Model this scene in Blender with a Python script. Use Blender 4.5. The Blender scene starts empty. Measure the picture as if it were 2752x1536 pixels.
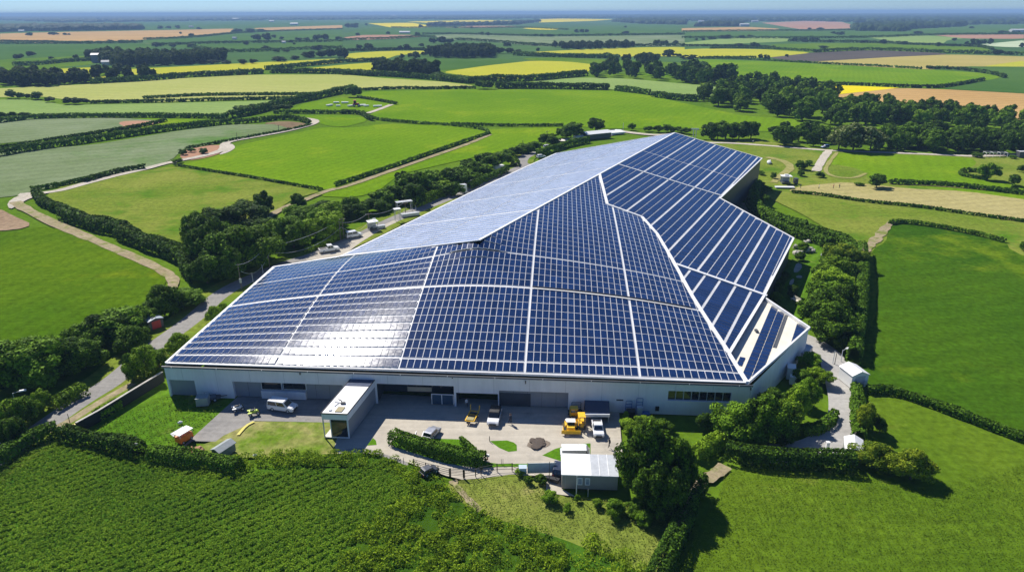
import bpy, math, random
import numpy as np
from mathutils import Vector, Matrix
rng = np.random.default_rng(11)
random.seed(11)
SC = bpy.context.scene
COL = SC.collection
# ------------------------------------------------------------------ camera frame (metres; photo measured in its 2752x1536 pixels)
CAMH, FPX = 62.0, 1834.0
TH = math.atan((768 - 33.0) / FPX)
FWD = Vector((0, math.cos(TH), -math.sin(TH)))
UP0 = Vector((0, math.sin(TH), math.cos(TH)))
RT0 = Vector((1, 0, 0))
ROLL = -0.0035
RT = RT0 * math.cos(ROLL) + UP0 * math.sin(ROLL)
UP = UP0 * math.cos(ROLL) - RT0 * math.sin(ROLL)
EYE = Vector((0, 0, CAMH))
K1, K2, K3 = 920 / 2576, 460 / 2576, 660 / 2576
CR = dict(a=(0, 0, K1), b=(920, 0, K1), c=(1832, 0, K1), d=(0, 512, K1), m=(920, 512, K1), e=(1832, 512, K1),
          f=(0, 1024, K1), g=(920, 1024, K1), h=(1832, 1024, K1), z2=(430, 880, K2), z3=(840, 960, K2), z4=(1280, 960, K2),
          z5=(1740, 880, K2), r=(1400, 330, K3), l=(800, 440, K3), z8=(1780, 640, K2), s=(0, 0, 1.0))

def px(c, x, y):
    o = CR[c]
    return o[0] + x * o[2], o[1] + y * o[2]

def ray(sx, sy):
    u, v = (sx - 1376) / FPX, (768 - sy) / FPX
    return FWD + RT * u + UP * v

def P(c, x, y, z=0.0):
    sx, sy = px(c, x, y)
    d = ray(sx, sy)
    dz = min(d.z, -0.0042)
    t = (z - CAMH) / dz
    return Vector((d.x * t, d.y * t, z))

def onplane(c, x, y, p0, n):
    d = ray(*px(c, x, y))
    t = (Vector(p0) - EYE).dot(n) / d.dot(n)
    return EYE + d * t

def mpp(p):          # metres covered by one photo pixel at a point
    return (Vector(p) - EYE).dot(FWD) / FPX

# ------------------------------------------------------------------ object helpers
def tag(o, label=None, cat=None, group=None, kind=None):
    if label: o['label'] = label
    if cat: o['category'] = cat
    if group: o['group'] = group
    if kind: o['kind'] = kind
    return o

def empty(name, loc=(0, 0, 0), rz=0.0):
    o = bpy.data.objects.new(name, None)
    o.empty_display_size = 0.3
    COL.objects.link(o)
    o.location = loc
    o.rotation_euler = (0, 0, rz)
    return o

def thing(name, label, cat, loc=(0, 0, 0), rz=0.0, group=None):
    return tag(empty(name, loc, rz), label, cat, group)

def link(name, me, mat=None, parent=None):
    o = bpy.data.objects.new(name, me)
    COL.objects.link(o)
    if mat is not None and len(me.materials) == 0:
        me.materials.append(mat)
    if parent is not None:
        o.parent = parent
    return o

def np_mesh(name, V, Q):
    """V (n,3) float, Q (m,k) int: all faces with k corners."""
    V = np.asarray(V, np.float32); Q = np.asarray(Q, np.int32)
    me = bpy.data.meshes.new(name)
    k = Q.shape[1]
    me.vertices.add(len(V)); me.vertices.foreach_set('co', V.ravel())
    me.loops.add(Q.size); me.loops.foreach_set('vertex_index', Q.ravel())
    me.polygons.add(len(Q)); me.polygons.foreach_set('loop_start', np.arange(0, Q.size, k, dtype=np.int32))
    me.update(calc_edges=True)
    return me

class MB:
    def __init__(s): s.v = []; s.f = []
    def add(s, vs, fs):
        n = len(s.v); s.v += [tuple(v) for v in vs]; s.f += [[n + i for i in f] for f in fs]; return s
    def hexa(s, b, t):                      # four bottom, four top corners, counter-clockwise from above
        return s.add(list(b) + list(t), [(3, 2, 1, 0), (4, 5, 6, 7), (0, 1, 5, 4), (1, 2, 6, 5), (2, 3, 7, 6), (3, 0, 4, 7)])
    def box(s, x0, x1, y0, y1, z0, z1):
        return s.hexa([(x0, y0, z0), (x1, y0, z0), (x1, y1, z0), (x0, y1, z0)], [(x0, y0, z1), (x1, y0, z1), (x1, y1, z1), (x0, y1, z1)])
    def taper(s, x0, x1, y0, y1, z0, z1, a0, a1, b):   # top pulled in: a0 at x0, a1 at x1, b at both y sides
        return s.hexa([(x0, y0, z0), (x1, y0, z0), (x1, y1, z0), (x0, y1, z0)],
                      [(x0 + a0, y0 + b, z1), (x1 - a1, y0 + b, z1), (x1 - a1, y1 - b, z1), (x0 + a0, y1 - b, z1)])
    def cyl(s, p0, p1, r0, r1=None, n=10):
        r1 = r0 if r1 is None else r1
        p0 = Vector(p0); p1 = Vector(p1); d = (p1 - p0).normalized()
        t = d.orthogonal().normalized(); b = d.cross(t)
        vs = []
        for p, r in ((p0, r0), (p1, r1)):
            for i in range(n):
                a = 2 * math.pi * i / n
                vs.append(p + (t * math.cos(a) + b * math.sin(a)) * r)
        fs = [(i, (i + 1) % n, n + (i + 1) % n, n + i) for i in range(n)]
        fs += [tuple(range(n - 1, -1, -1)), tuple(range(n, 2 * n))]
        return s.add(vs, fs)
    def bar(s, p0, p1, w, h=None):
        h = w if h is None else h
        p0 = Vector(p0); p1 = Vector(p1); d = (p1 - p0).normalized()
        t = d.cross(Vector((0, 0, 1)))
        t = Vector((1, 0, 0)) if t.length < 1e-4 else t.normalized()
        b = t.cross(d)
        c = []
        for p in (p0, p1):
            c.append([p + t * w / 2 * i + b * h / 2 * j for i, j in ((-1, -1), (1, -1), (1, 1), (-1, 1))])
        return s.hexa(c[0], c[1])
    def prism(s, pts, z0, z1):              # plan polygon extruded
        n = len(pts)
        vs = [(p[0], p[1], z0) for p in pts] + [(p[0], p[1], z1) for p in pts]
        return s.add(vs, [tuple(range(n - 1, -1, -1)), tuple(range(n, 2 * n))] + [(i, (i + 1) % n, n + (i + 1) % n, n + i) for i in range(n)])
    def side(s, prof, y0, y1):              # side profile (x,z) extruded along y
        n = len(prof)
        vs = [(p[0], y0, p[1]) for p in prof] + [(p[0], y1, p[1]) for p in prof]
        return s.add(vs, [tuple(range(n)), tuple(range(2 * n - 1, n - 1, -1))] + [((i + 1) % n, i, n + i, n + (i + 1) % n) for i in range(n)])
    def blob(s, c, r, seg=10, rings=6, jit=0.0):
        c = Vector(c); r = Vector(r if hasattr(r, '__len__') else (r, r, r)); vs = []
        for i in range(1, rings):
            ph = math.pi * i / rings
            for j in range(seg):
                a = 2 * math.pi * j / seg; q = 1 + random.uniform(-jit, jit)
                vs.append((c.x + r.x * q * math.sin(ph) * math.cos(a), c.y + r.y * q * math.sin(ph) * math.sin(a), c.z + r.z * q * math.cos(ph)))
        vs += [(c.x, c.y, c.z + r.z), (c.x, c.y, c.z - r.z)]
        fs = []
        for i in range(rings - 2):
            for j in range(seg):
                fs.append((i * seg + j, (i + 1) * seg + j, (i + 1) * seg + (j + 1) % seg, i * seg + (j + 1) % seg))
        T = len(vs) - 2
        for j in range(seg):
            fs.append((T, j, (j + 1) % seg)); fs.append((T + 1, (rings - 2) * seg + (j + 1) % seg, (rings - 2) * seg + j))
        return s.add(vs, fs)
    def build(s, name, mat, parent=None, bevel=0.0, smooth=False):
        me = bpy.data.meshes.new(name)
        me.from_pydata(s.v, [], s.f); me.update()
        o = link(name, me, mat, parent)
        if bevel:
            b = o.modifiers.new('bevel', 'BEVEL'); b.width = bevel; b.segments = 2; b.limit_method = 'ANGLE'; b.angle_limit = 0.6
        if smooth:
            me.polygons.foreach_set('use_smooth', [True] * len(me.polygons))
        return o

# ------------------------------------------------------------------ materials
def new_mat(name):
    m = bpy.data.materials.new(name); m.use_nodes = True
    nt = m.node_tree
    return m, nt, nt.nodes['Principled BSDF']

def N(nt, t, **kw):
    n = nt.nodes.new(t)
    for k, v in kw.items():
        if k in n.inputs: n.inputs[k].default_value = v
        else: setattr(n, k, v)
    return n

def c4(c): return (c[0], c[1], c[2], 1.0)

def noise_fac(nt, scale, detail=4.0, rough=0.6, vec=None):
    n = N(nt, 'ShaderNodeTexNoise', Scale=scale, Detail=detail, Roughness=rough)
    if vec is not None: nt.links.new(vec, n.inputs['Vector'])
    return n.outputs['Fac']

def mapr(nt, fac, a, b, lo, hi):
    r = N(nt, 'ShaderNodeMapRange')
    nt.links.new(fac, r.inputs['Value'])
    for k, v in (('From Min', a), ('From Max', b), ('To Min', lo), ('To Max', hi)): r.inputs[k].default_value = v
    return r.outputs['Result']

def mixc(nt, fac, a, b, mode='MIX'):
    m = N(nt, 'ShaderNodeMix', data_type='RGBA', blend_type=mode)
    for sock, val in ((m.inputs[0], fac), (m.inputs[6], a), (m.inputs[7], b)):
        if hasattr(val, 'links'): nt.links.new(val, sock)
        elif hasattr(val, '__len__'): sock.default_value = c4(val)
        else: sock.default_value = val
    return m.outputs[2]

def scalec(nt, col, fac):
    m = N(nt, 'ShaderNodeVectorMath', operation='SCALE')
    nt.links.new(col, m.inputs[0])
    nt.links.new(fac, m.inputs['Scale'])
    return m.outputs[0]

_fm = {}
def fmat(name, c1, c2, big=0.02, fine=0.8, amp=0.45, rows=None, bump=0.5, rough=0.95, warp=0.0, third=None, streak=None):
    """ground cover: two tones in broad drifts, fine grain, optional drill rows (angle deg, pitch m, strength)"""
    if name in _fm: return _fm[name]
    m, nt, bs = new_mat(name)
    pos = N(nt, 'ShaderNodeNewGeometry').outputs['Position']
    f1 = mapr(nt, noise_fac(nt, big, 5, 0.62, pos), 0.32, 0.68, 0, 1)
    col = mixc(nt, f1, c1, c2)
    if third is not None:
        f3 = mapr(nt, noise_fac(nt, third[1], 6, 0.7, pos), third[2], third[2] + 0.14, 0, 1)
        col = mixc(nt, f3, col, third[0])
    f2 = noise_fac(nt, fine, 7, 0.72, pos)
    g = mapr(nt, f2, 0.25, 0.75, 1 - amp, 1 + amp)
    col = scalec(nt, col, g)
    if rows:
        mp = N(nt, 'ShaderNodeMapping'); nt.links.new(pos, mp.inputs['Vector'])
        mp.inputs['Rotation'].default_value = (0, 0, math.radians(rows[0]))
        w = N(nt, 'ShaderNodeTexWave', Scale=1.0 / (rows[1] * 3.18), Distortion=2.5, Detail=3.0)
        w.inputs['Detail Scale'].default_value = 0.6
        nt.links.new(mp.outputs[0], w.inputs['Vector'])
        col = scalec(nt, col, mapr(nt, w.outputs['Fac'], 0, 1, 1 - rows[2], 1 + rows[2] * 0.4))
    if streak:               # drawn-out marks: tyre tracks, drag lines
        mp = N(nt, 'ShaderNodeMapping'); nt.links.new(pos, mp.inputs['Vector'])
        mp.inputs['Rotation'].default_value = (0, 0, math.radians(streak[0])); mp.inputs['Scale'].default_value = (0.05, 1.1, 1.0)
        col = scalec(nt, col, mapr(nt, noise_fac(nt, 1.0, 5, 0.7, mp.outputs[0]), 0.35, 0.7, 1 + streak[1] * 0.4, 1 - streak[1]))
    nt.links.new(col, bs.inputs['Base Color'])
    bs.inputs['Roughness'].default_value = rough
    bs.inputs['Specular IOR Level'].default_value = 0.0
    b = N(nt, 'ShaderNodeBump', Strength=bump, Distance=0.35)
    nt.links.new(f2, b.inputs['Height']); nt.links.new(b.outputs[0], bs.inputs['Normal'])
    _fm[name] = m
    return m

def pmat(name, col, rough=0.5, metal=0.0, var=0.08, scale=1.5, spec=0.5, bump=0.0, coat=0.0, drip=0.0):
    """paint, metal, plastic: slight mottling and dirt so nothing is flat"""
    if name in _fm: return _fm[name]
    m, nt, bs = new_mat(name)
    pos = N(nt, 'ShaderNodeNewGeometry').outputs['Position']
    f = noise_fac(nt, scale, 6, 0.65, pos)
    rgb = N(nt, 'ShaderNodeRGB'); rgb.outputs[0].default_value = c4(col)
    cc_ = scalec(nt, rgb.outputs[0], mapr(nt, f, 0.3, 0.7, 1 - var, 1 + var))
    if drip:                 # rain streaks running down the wall
        mp = N(nt, 'ShaderNodeMapping'); nt.links.new(pos, mp.inputs['Vector']); mp.inputs['Scale'].default_value = (0.9, 0.9, 0.06)
        cc_ = scalec(nt, cc_, mapr(nt, noise_fac(nt, 1.0, 6, 0.7, mp.outputs[0]), 0.42, 0.75, 1.0, 1 - drip))
    nt.links.new(cc_, bs.inputs['Base Color'])
    nt.links.new(mapr(nt, f, 0.3, 0.7, rough * 0.85, min(1, rough * 1.15)), bs.inputs['Roughness'])
    bs.inputs['Metallic'].default_value = metal
    bs.inputs['Specular IOR Level'].default_value = spec
    bs.inputs['Coat Weight'].default_value = coat
    if bump:
        b = N(nt, 'ShaderNodeBump', Strength=bump, Distance=0.05)
        nt.links.new(f, b.inputs['Height']); nt.links.new(b.outputs[0], bs.inputs['Normal'])
    _fm[name] = m
    return m

def leafmat(name, dark, light, tip=None, trans=0.3, scale=0.45):
    m, nt, bs = new_mat(name)
    geo = N(nt, 'ShaderNodeNewGeometry')
    oi = N(nt, 'ShaderNodeObjectInfo')
    f = noise_fac(nt, scale, 3, 0.6, geo.outputs['Position'])
    a = N(nt, 'ShaderNodeMath', operation='ADD'); nt.links.new(f, a.inputs[0])
    r1 = mapr(nt, geo.outputs['Random Per Island'], 0, 1, -0.28, 0.28); nt.links.new(r1, a.inputs[1])
    b = N(nt, 'ShaderNodeMath', operation='ADD'); nt.links.new(a.outputs[0], b.inputs[0])
    nt.links.new(mapr(nt, oi.outputs['Random'], 0, 1, -0.2, 0.2), b.inputs[1])
    col = mixc(nt, mapr(nt, b.outputs[0], 0.2, 0.85, 0, 1), dark, light)
    if tip is not None:
        f2 = noise_fac(nt, 0.9, 2, 0.5, geo.outputs['Position'])
        col = mixc(nt, mapr(nt, f2, 0.55, 0.66, 0, 1), col, tip)
    nt.links.new(col, bs.inputs['Base Color'])
    bs.inputs['Roughness'].default_value = 0.7
    bs.inputs['Specular IOR Level'].default_value = 0.08
    tr = N(nt, 'ShaderNodeBsdfTranslucent')
    nt.links.new(scalec(nt, mixc(nt, 0.5, col, (0.16, 0.24, 0.02)), mapr(nt, f, 0, 1, 1.0, 1.0)), tr.inputs['Color'])
    mx = N(nt, 'ShaderNodeMixShader'); mx.inputs[0].default_value = trans
    nt.links.new(bs.outputs[0], mx.inputs[1]); nt.links.new(tr.outputs[0], mx.inputs[2])
    nt.links.new(mx.outputs[0], nt.nodes['Material Output'].inputs['Surface'])
    return m

LEAF = dict(
    dark=leafmat('leaf_dark', (0.014, 0.040, 0.004), (0.115, 0.225, 0.012), trans=0.16),
    mid=leafmat('leaf_mid', (0.024, 0.062, 0.005), (0.19, 0.345, 0.016), trans=0.16),
    bright=leafmat('leaf_bright', (0.045, 0.10, 0.006), (0.29, 0.46, 0.02), trans=0.16),
    yellow=leafmat('leaf_yellow', (0.06, 0.13, 0.01), (0.30, 0.38, 0.02), tip=(0.36, 0.44, 0.03)),
    cream=leafmat('leaf_cream', (0.04, 0.08, 0.015), (0.16, 0.22, 0.04), tip=(0.62, 0.62, 0.32)),
    far=leafmat('leaf_far', (0.010, 0.028, 0.008), (0.045, 0.085, 0.014), scale=0.08),
    maize=leafmat('leaf_crop', (0.10, 0.22, 0.012), (0.33, 0.50, 0.03), scale=0.10, trans=0.45),
    scrub=leafmat('leaf_scrub', (0.06, 0.14, 0.007), (0.34, 0.48, 0.02), scale=0.3, trans=0.4),
    hedge=leafmat('leaf_hedge', (0.018, 0.05, 0.005), (0.135, 0.265, 0.014), scale=0.7, trans=0.16),
    grass=leafmat('leaf_grass', (0.065, 0.15, 0.006), (0.22, 0.30, 0.022), scale=0.022, trans=0.4),
    dry=leafmat('leaf_dry', (0.12, 0.20, 0.02), (0.30, 0.33, 0.07), scale=0.12, trans=0.35),
)
BARK = pmat('bark', (0.09, 0.07, 0.05), 0.9, var=0.3, scale=3)
FRAME = pmat('panel_frame_aluminium', (0.68, 0.685, 0.69), 0.5, var=0.06)
ROOFW = pmat('roof_membrane', (0.66, 0.665, 0.66), 0.6, var=0.10, scale=0.25)
WHITE = pmat('white_paint', (0.80, 0.80, 0.78), 0.45, var=0.04)
WALLW = pmat('white_render', (0.80, 0.81, 0.82), 0.7, var=0.05, scale=0.35, drip=0.11)
CREAM = pmat('cream_membrane', (0.72, 0.68, 0.56), 0.8, var=0.08, scale=0.8)
GREYP = pmat('grey_panel', (0.26, 0.28, 0.30), 0.55, var=0.08, scale=0.6)
LGREY = pmat('light_grey_metal', (0.48, 0.50, 0.52), 0.45, var=0.1)
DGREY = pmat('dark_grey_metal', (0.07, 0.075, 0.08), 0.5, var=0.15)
BLACK = pmat('black_plastic', (0.015, 0.015, 0.017), 0.5, var=0.2)
RUBBER = pmat('rubber', (0.02, 0.02, 0.02), 0.85, var=0.2)
GLASS = pmat('dark_window_glass', (0.012, 0.016, 0.022), 0.06, var=0.1, spec=0.9)
NAVY = pmat('navy_roof_sheet', (0.03, 0.05, 0.11), 0.35, var=0.12)
YELLOW = pmat('yellow_machine_paint', (0.85, 0.50, 0.02), 0.4, var=0.12)
LIME = pmat('lime_paint', (0.55, 0.70, 0.08), 0.5, var=0.1)
ORANGE = pmat('orange_paint', (0.72, 0.19, 0.02), 0.45, var=0.12)
RED = pmat('red_paint', (0.50, 0.04, 0.03), 0.5, var=0.15)
WOOD = pmat('weathered_wood', (0.19, 0.15, 0.11), 0.85, var=0.25, scale=4)
STONE = pmat('pale_stone', (0.46, 0.43, 0.38), 0.9, var=0.25, scale=1.2, bump=0.5)
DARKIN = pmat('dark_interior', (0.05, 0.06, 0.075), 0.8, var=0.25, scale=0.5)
SILVER = pmat('silver_car_paint', (0.42, 0.43, 0.46), 0.3, metal=0.5, var=0.04, coat=0.5)
CARWHITE = pmat('white_car_paint', (0.78, 0.79, 0.80), 0.3, var=0.03, coat=0.5)
BLUEPAINT = pmat('blue_paint', (0.05, 0.13, 0.32), 0.4, var=0.1)
SKIN = pmat('skin', (0.45, 0.28, 0.2), 0.6, var=0.05)
CLOTH_D = pmat('dark_cloth', (0.03, 0.035, 0.05), 0.9, var=0.2)
CLOTH_W = pmat('white_cloth', (0.7, 0.7, 0.68), 0.9, var=0.08)
BEIGE = pmat('beige_clad', (0.33, 0.31, 0.27), 0.8, var=0.08, scale=0.9)

# ------------------------------------------------------------------ geometry helpers
def chaikin(pts, it=2, closed=True):
    pts = [Vector((p[0], p[1], 0)) for p in pts]
    for _ in range(it):
        out = []
        n = len(pts)
        if not closed: out.append(pts[0])
        for i in range(n if closed else n - 1):
            a, b = pts[i], pts[(i + 1) % n]
            k = 0.25 if not closed else min(0.25, 0.012 * a.length / max((b - a).length, 1e-6))
            out += [a * (1 - k) + b * k, a * k + b * (1 - k)]
        if not closed: out.append(pts[-1])
        pts = out
    return pts

def area(pts):
    return 0.5 * sum(pts[i][0] * pts[(i + 1) % len(pts)][1] - pts[(i + 1) % len(pts)][0] * pts[i][1] for i in range(len(pts)))

ZN = [-0.24]; ZF = [-0.50]
def sheet(name, cpts, mat, label, cat='field', near=False, it=1, kind='structure', flat=False):
    """a flat patch of ground; cpts = [(crop, [(x,y)...]), ...] traced on the photo or world points"""
    w = []
    for c, pts in cpts:
        for p in pts:
            w.append(Vector((p[0], p[1], 0)) if c == 'w' else P(c, p[0], p[1]))
    if it: w = chaikin(w, it)
    if area(w) < 0: w = w[::-1]
    if near: ZN[0] += 0.004; z = ZN[0]
    else: ZF[0] += 0.004; z = ZF[0]
    me = bpy.data.meshes.new(name)
    me.from_pydata([(p.x, p.y, z) for p in w], [], [tuple(range(len(w)))]); me.update()
    o = link(name, me, mat)
    return tag(o, label, cat, None, kind)

def resample(path, step):
    path = [Vector((p[0], p[1], 0)) for p in path]
    out = [path[0]]; acc = 0.0
    for a, b in zip(path, path[1:]):
        L = (b - a).length
        if L < 1e-6: continue
        d = step - acc
        while d <= L:
            out.append(a + (b - a) * (d / L)); d += step
        acc = L - (d - step)
    out.append(path[-1])
    return out

def wpath(cpts, it=2):
    w = [P(c, x, y) for c, pts in cpts for x, y in pts]
    return chaikin(w, it, closed=False)

def ribbon(name, cpts, width, mat, label, cat='road', near=True, it=2, jit=0.0):
    w = wpath(cpts, it)
    if near: ZN[0] += 0.004; z = ZN[0]
    else: ZF[0] += 0.004; z = ZF[0]
    vs = []
    for i, p in enumerate(w):
        t = (w[min(i + 1, len(w) - 1)] - w[max(i - 1, 0)]).normalized()
        n = Vector((-t.y, t.x, 0)); k = i / max(1, len(w) - 1)
        wd = (width if not hasattr(width, '__len__') else width[0] * (1 - k) + width[1] * k) / 2 * (1 + random.uniform(-jit, jit))
        vs += [(p + n * wd), (p - n * wd)]
    me = bpy.data.meshes.new(name)
    me.from_pydata([(v.x, v.y, z) for v in vs], [], [(2 * i, 2 * i + 1, 2 * i + 3, 2 * i + 2) for i in range(len(w) - 1)]); me.update()
    return tag(link(name, me, mat), label, cat, None, 'structure')

def inside(pts, poly):
    """vectorised point in polygon"""
    x, y = pts[:, 0], pts[:, 1]; r = np.zeros(len(pts), bool); n = len(poly)
    for i in range(n):
        x0, y0 = poly[i][0], poly[i][1]; x1, y1 = poly[(i + 1) % n][0], poly[(i + 1) % n][1]
        if y0 == y1: continue
        c = ((y0 > y) != (y1 > y)) & (x < (x1 - x0) * (y - y0) / (y1 - y0) + x0)
        r ^= c
    return r

def scatter(poly, n):
    p = np.array([(q[0], q[1]) for q in poly]); lo, hi = p.min(0), p.max(0)
    A = abs(area(poly)); B = np.prod(hi - lo)
    q = rng.uniform(lo, hi, (int(n * B / max(A, 1e-6)) + 8, 2))
    return q[inside(q, p)][:n]

def leaves(C, Nn, s, asp=0.6, jit=0.55):
    """rhombus leaves at C facing roughly along Nn with half-length s"""
    n = len(C)
    Nn = Nn + rng.normal(0, jit, (n, 3)); Nn /= np.linalg.norm(Nn, axis=1)[:, None] + 1e-9
    t = rng.normal(0, 1, (n, 3)); t -= (t * Nn).sum(1)[:, None] * Nn; t /= np.linalg.norm(t, axis=1)[:, None] + 1e-9
    b = np.cross(Nn, t)
    s = np.broadcast_to(np.asarray(s, float), (n,))[:, None]
    V = np.stack([C + t * s, C + b * s * asp, C - t * s, C - b * s * asp], 1).reshape(-1, 3)
    return V, np.arange(4 * n).reshape(-1, 4)

def crown_mesh(name, n, leaf, K, seed, kind='round'):
    """unit crown: radius 1, z -1..1; leaf clumps round a scatter of boughs"""
    global rng
    keep = rng; rng = np.random.default_rng(seed)
    d = rng.normal(0, 1, (K, 3)); d /= np.linalg.norm(d, axis=1)[:, None]
    h2 = np.linalg.norm(d[:, :2], axis=1)
    k = np.where(d[:, 2] < 0, np.clip(rng.uniform(0.7, 1.0, K) / (h2 + 1e-3), 1, 2.2), 1.0)      # skirts hang straight down
    d[:, :2] *= k[:, None]
    rr = rng.uniform(0.38, 0.84, K)[:, None]
    lob = 1 + 0.22 * np.sin(2 * np.arctan2(d[:, 1], d[:, 0]) + rng.uniform(0, 6.3)) + 0.14 * np.sin(3 * np.arctan2(d[:, 1], d[:, 0]) + rng.uniform(0, 6.3))
    cc = d * rr * lob[:, None]; cc[:, 2] = d[:, 2] * rr[:, 0]
    cr = rng.uniform(0.17, 0.36, K)
    w = cr ** 2; idx = rng.choice(K, n, p=w / w.sum())
    q = rng.normal(0, 1, (n, 3)); q /= np.linalg.norm(q, axis=1)[:, None]
    q += d[idx] * 0.4; q[:, 2] += 0.25; q /= np.linalg.norm(q, axis=1)[:, None]
    Cn = cc[idx] + q * (cr[idx] * rng.uniform(0.68, 1.12, n))[:, None]
    Cn[:, 2] = np.maximum(Cn[:, 2], -1.0)
    V, Q = leaves(Cn, q, leaf * rng.uniform(0.6, 1.35, n), 0.6, 0.42)
    rng = keep
    return np_mesh(name, V, Q)

def trunk_mesh(name, seed):
    r = random.Random(seed); m = MB()
    m.cyl((0, 0, -0.03), (0, 0, 0.42), 0.035, 0.024, 8)
    m.cyl((0, 0, 0.42), (0.02, 0.01, 0.75), 0.024, 0.008, 7)
    for i in range(5):
        a = r.uniform(0, 6.28); z = r.uniform(0.22, 0.45)
        m.cyl((0, 0, z), (0.22 * math.cos(a), 0.22 * math.sin(a), z + r.uniform(0.18, 0.3)), 0.016, 0.005, 6)
    me = bpy.data.meshes.new(name); me.from_pydata(m.v, [], m.f); me.update(); me.materials.append(BARK)
    return me

CROWN = {lod: [crown_mesh('crown_%s' % lod, n, lf, K, 100 * k + n, 'round') for k in range(4)]
         for lod, n, lf, K in (('near', 10500, 0.058, 64), ('mid', 3400, 0.105, 46), ('far', 800, 0.20, 26))}
for L in CROWN.values():
    for me in L: me.materials.append(LEAF['mid'])
TRUNK = [trunk_mesh('trunk', k) for k in range(3)]

ORD = ['', 'second ', 'third ', 'fourth ', 'fifth ', 'sixth ', 'seventh ', 'eighth ', 'ninth ', 'tenth ', 'eleventh ', 'twelfth ', 'thirteenth ',
       'fourteenth ', 'fifteenth ', 'sixteenth ', 'seventeenth ', 'eighteenth ', 'nineteenth ', 'twentieth ']
TENS = {2: 'twenty', 3: 'thirty', 4: 'forty', 5: 'fifty', 6: 'sixty', 7: 'seventy', 8: 'eighty', 9: 'ninety'}
def ordn(i, n):
    """place from the left among n"""
    if n == 1: return 'single'
    if i == 0: return 'leftmost'
    if i == n - 1: return 'rightmost'
    if i < 20: return ORD[i].strip()
    t, u = divmod(i + 1, 10)
    if u == 0: return TENS[t][:-1] + 'ieth'
    return TENS[t] + '-' + (['first'] + [o.strip() for o in ORD[1:]])[u - 1]

NTREE = [0]
def tree(p, h, r, label, mat='mid', name='broadleaf_tree', cat='tree', group=None, low=0.12, lod=None):
    NTREE[0] += 1
    dist = math.hypot(p[0], p[1])
    lod = lod or ('near' if dist < 230 else 'mid' if dist < 560 else 'far')
    k = random.randrange(4); rz = random.uniform(0, 6.28)
    ch = h * (1 - low)
    if lod == 'far':
        o = link(name, CROWN[lod][k]); tag(o, label, cat, group)
        o.location = (p[0], p[1], h - ch / 2); o.scale = (r, r * random.uniform(0.85, 1.1), ch / 2); o.rotation_euler = (0, 0, rz)
        o.material_slots[0].link = 'OBJECT'; o.material_slots[0].material = LEAF[mat]
        return o
    e = thing(name, label, cat, (p[0], p[1], 0), rz, group)
    c = link('crown', CROWN[lod][k], None, e)
    c.location = (0, 0, h - ch / 2); c.scale = (r, r * random.uniform(0.85, 1.12), ch / 2)
    c.rotation_euler = (random.uniform(-0.12, 0.12), random.uniform(-0.12, 0.12), 0)
    c.material_slots[0].link = 'OBJECT'; c.material_slots[0].material = LEAF[mat]
    t = link('trunk', random.choice(TRUNK), None, e); t.scale = (h, h, h)
    return e

def trees(c, rows, fmt, group, mats=('mid',), name='broadleaf_tree', cat='tree', low=0.1, grow=1.0):
    """rows: (base x, base y, top y, crown width) in crop pixels; label numbers them from the left"""
    rows = sorted(rows, key=lambda r: r[0])
    for i, row in enumerate(rows):
        bx, by, ty, w = row[:4]
        b = P(c, bx, by)
        # the crown's foot hides the ground point: stand the trunk a little behind it
        d = ray(*px(c, bx, ty)); t = math.hypot(b.x, b.y) / math.hypot(d.x, d.y)
        h = max(1.0, CAMH + d.z * t)
        r = w * CR[c][2] * mpp(b) / 2 * grow
        mat = row[4] if len(row) > 4 else mats[i % len(mats)]
        tree(b, h, r, fmt.format(n=ordn(i, len(rows))), mat, name, cat, group if len(rows) > 1 else None, low)

def wood(poly, spacing, hr, fmt, group, mats=('dark', 'mid'), name='broadleaf_tree', maxn=200, rr=None, mass=None):
    """a stand of trees filling a traced outline"""
    w = [P(c, x, y) for c, pts in poly for x, y in pts]
    q = scatter(w, 4000); keep = []
    for p in q:
        if all((p[0] - k[0]) ** 2 + (p[1] - k[1]) ** 2 > spacing ** 2 for k in keep):
            keep.append(p)
            if len(keep) >= maxn: break
    keep.sort(key=lambda p: p[0] / p[1])
    if mass:                 # a far wood read as one body of trees
        VV = []
        for i, p in enumerate(keep):
            me = CROWN['far'][i % 4]; v = np.empty(len(me.vertices) * 3, np.float32); me.vertices.foreach_get('co', v); v = v.reshape(-1, 3)
            hh = random.uniform(*hr); r = hh * random.uniform(0.45, 0.6)
            VV.append(v * np.array([r, r, hh / 2]) + np.array([p[0], p[1], hh / 2]))
        V = np.concatenate(VV)
        tag(link('woodland', np_mesh('woodland', V, np.arange(len(V)).reshape(-1, 4)), LEAF[mats[0]]), mass, 'woodland', None, 'stuff')
        return
    for i, p in enumerate(keep):
        h = random.uniform(*hr); r = (h * random.uniform(0.42, 0.56)) if rr is None else random.uniform(*rr)
        if mass: continue
        tree((p[0], p[1]), h, r, fmt.format(n=ordn(i, len(keep))), mats[i % len(mats)], name, 'tree', group, 0.06)

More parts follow.
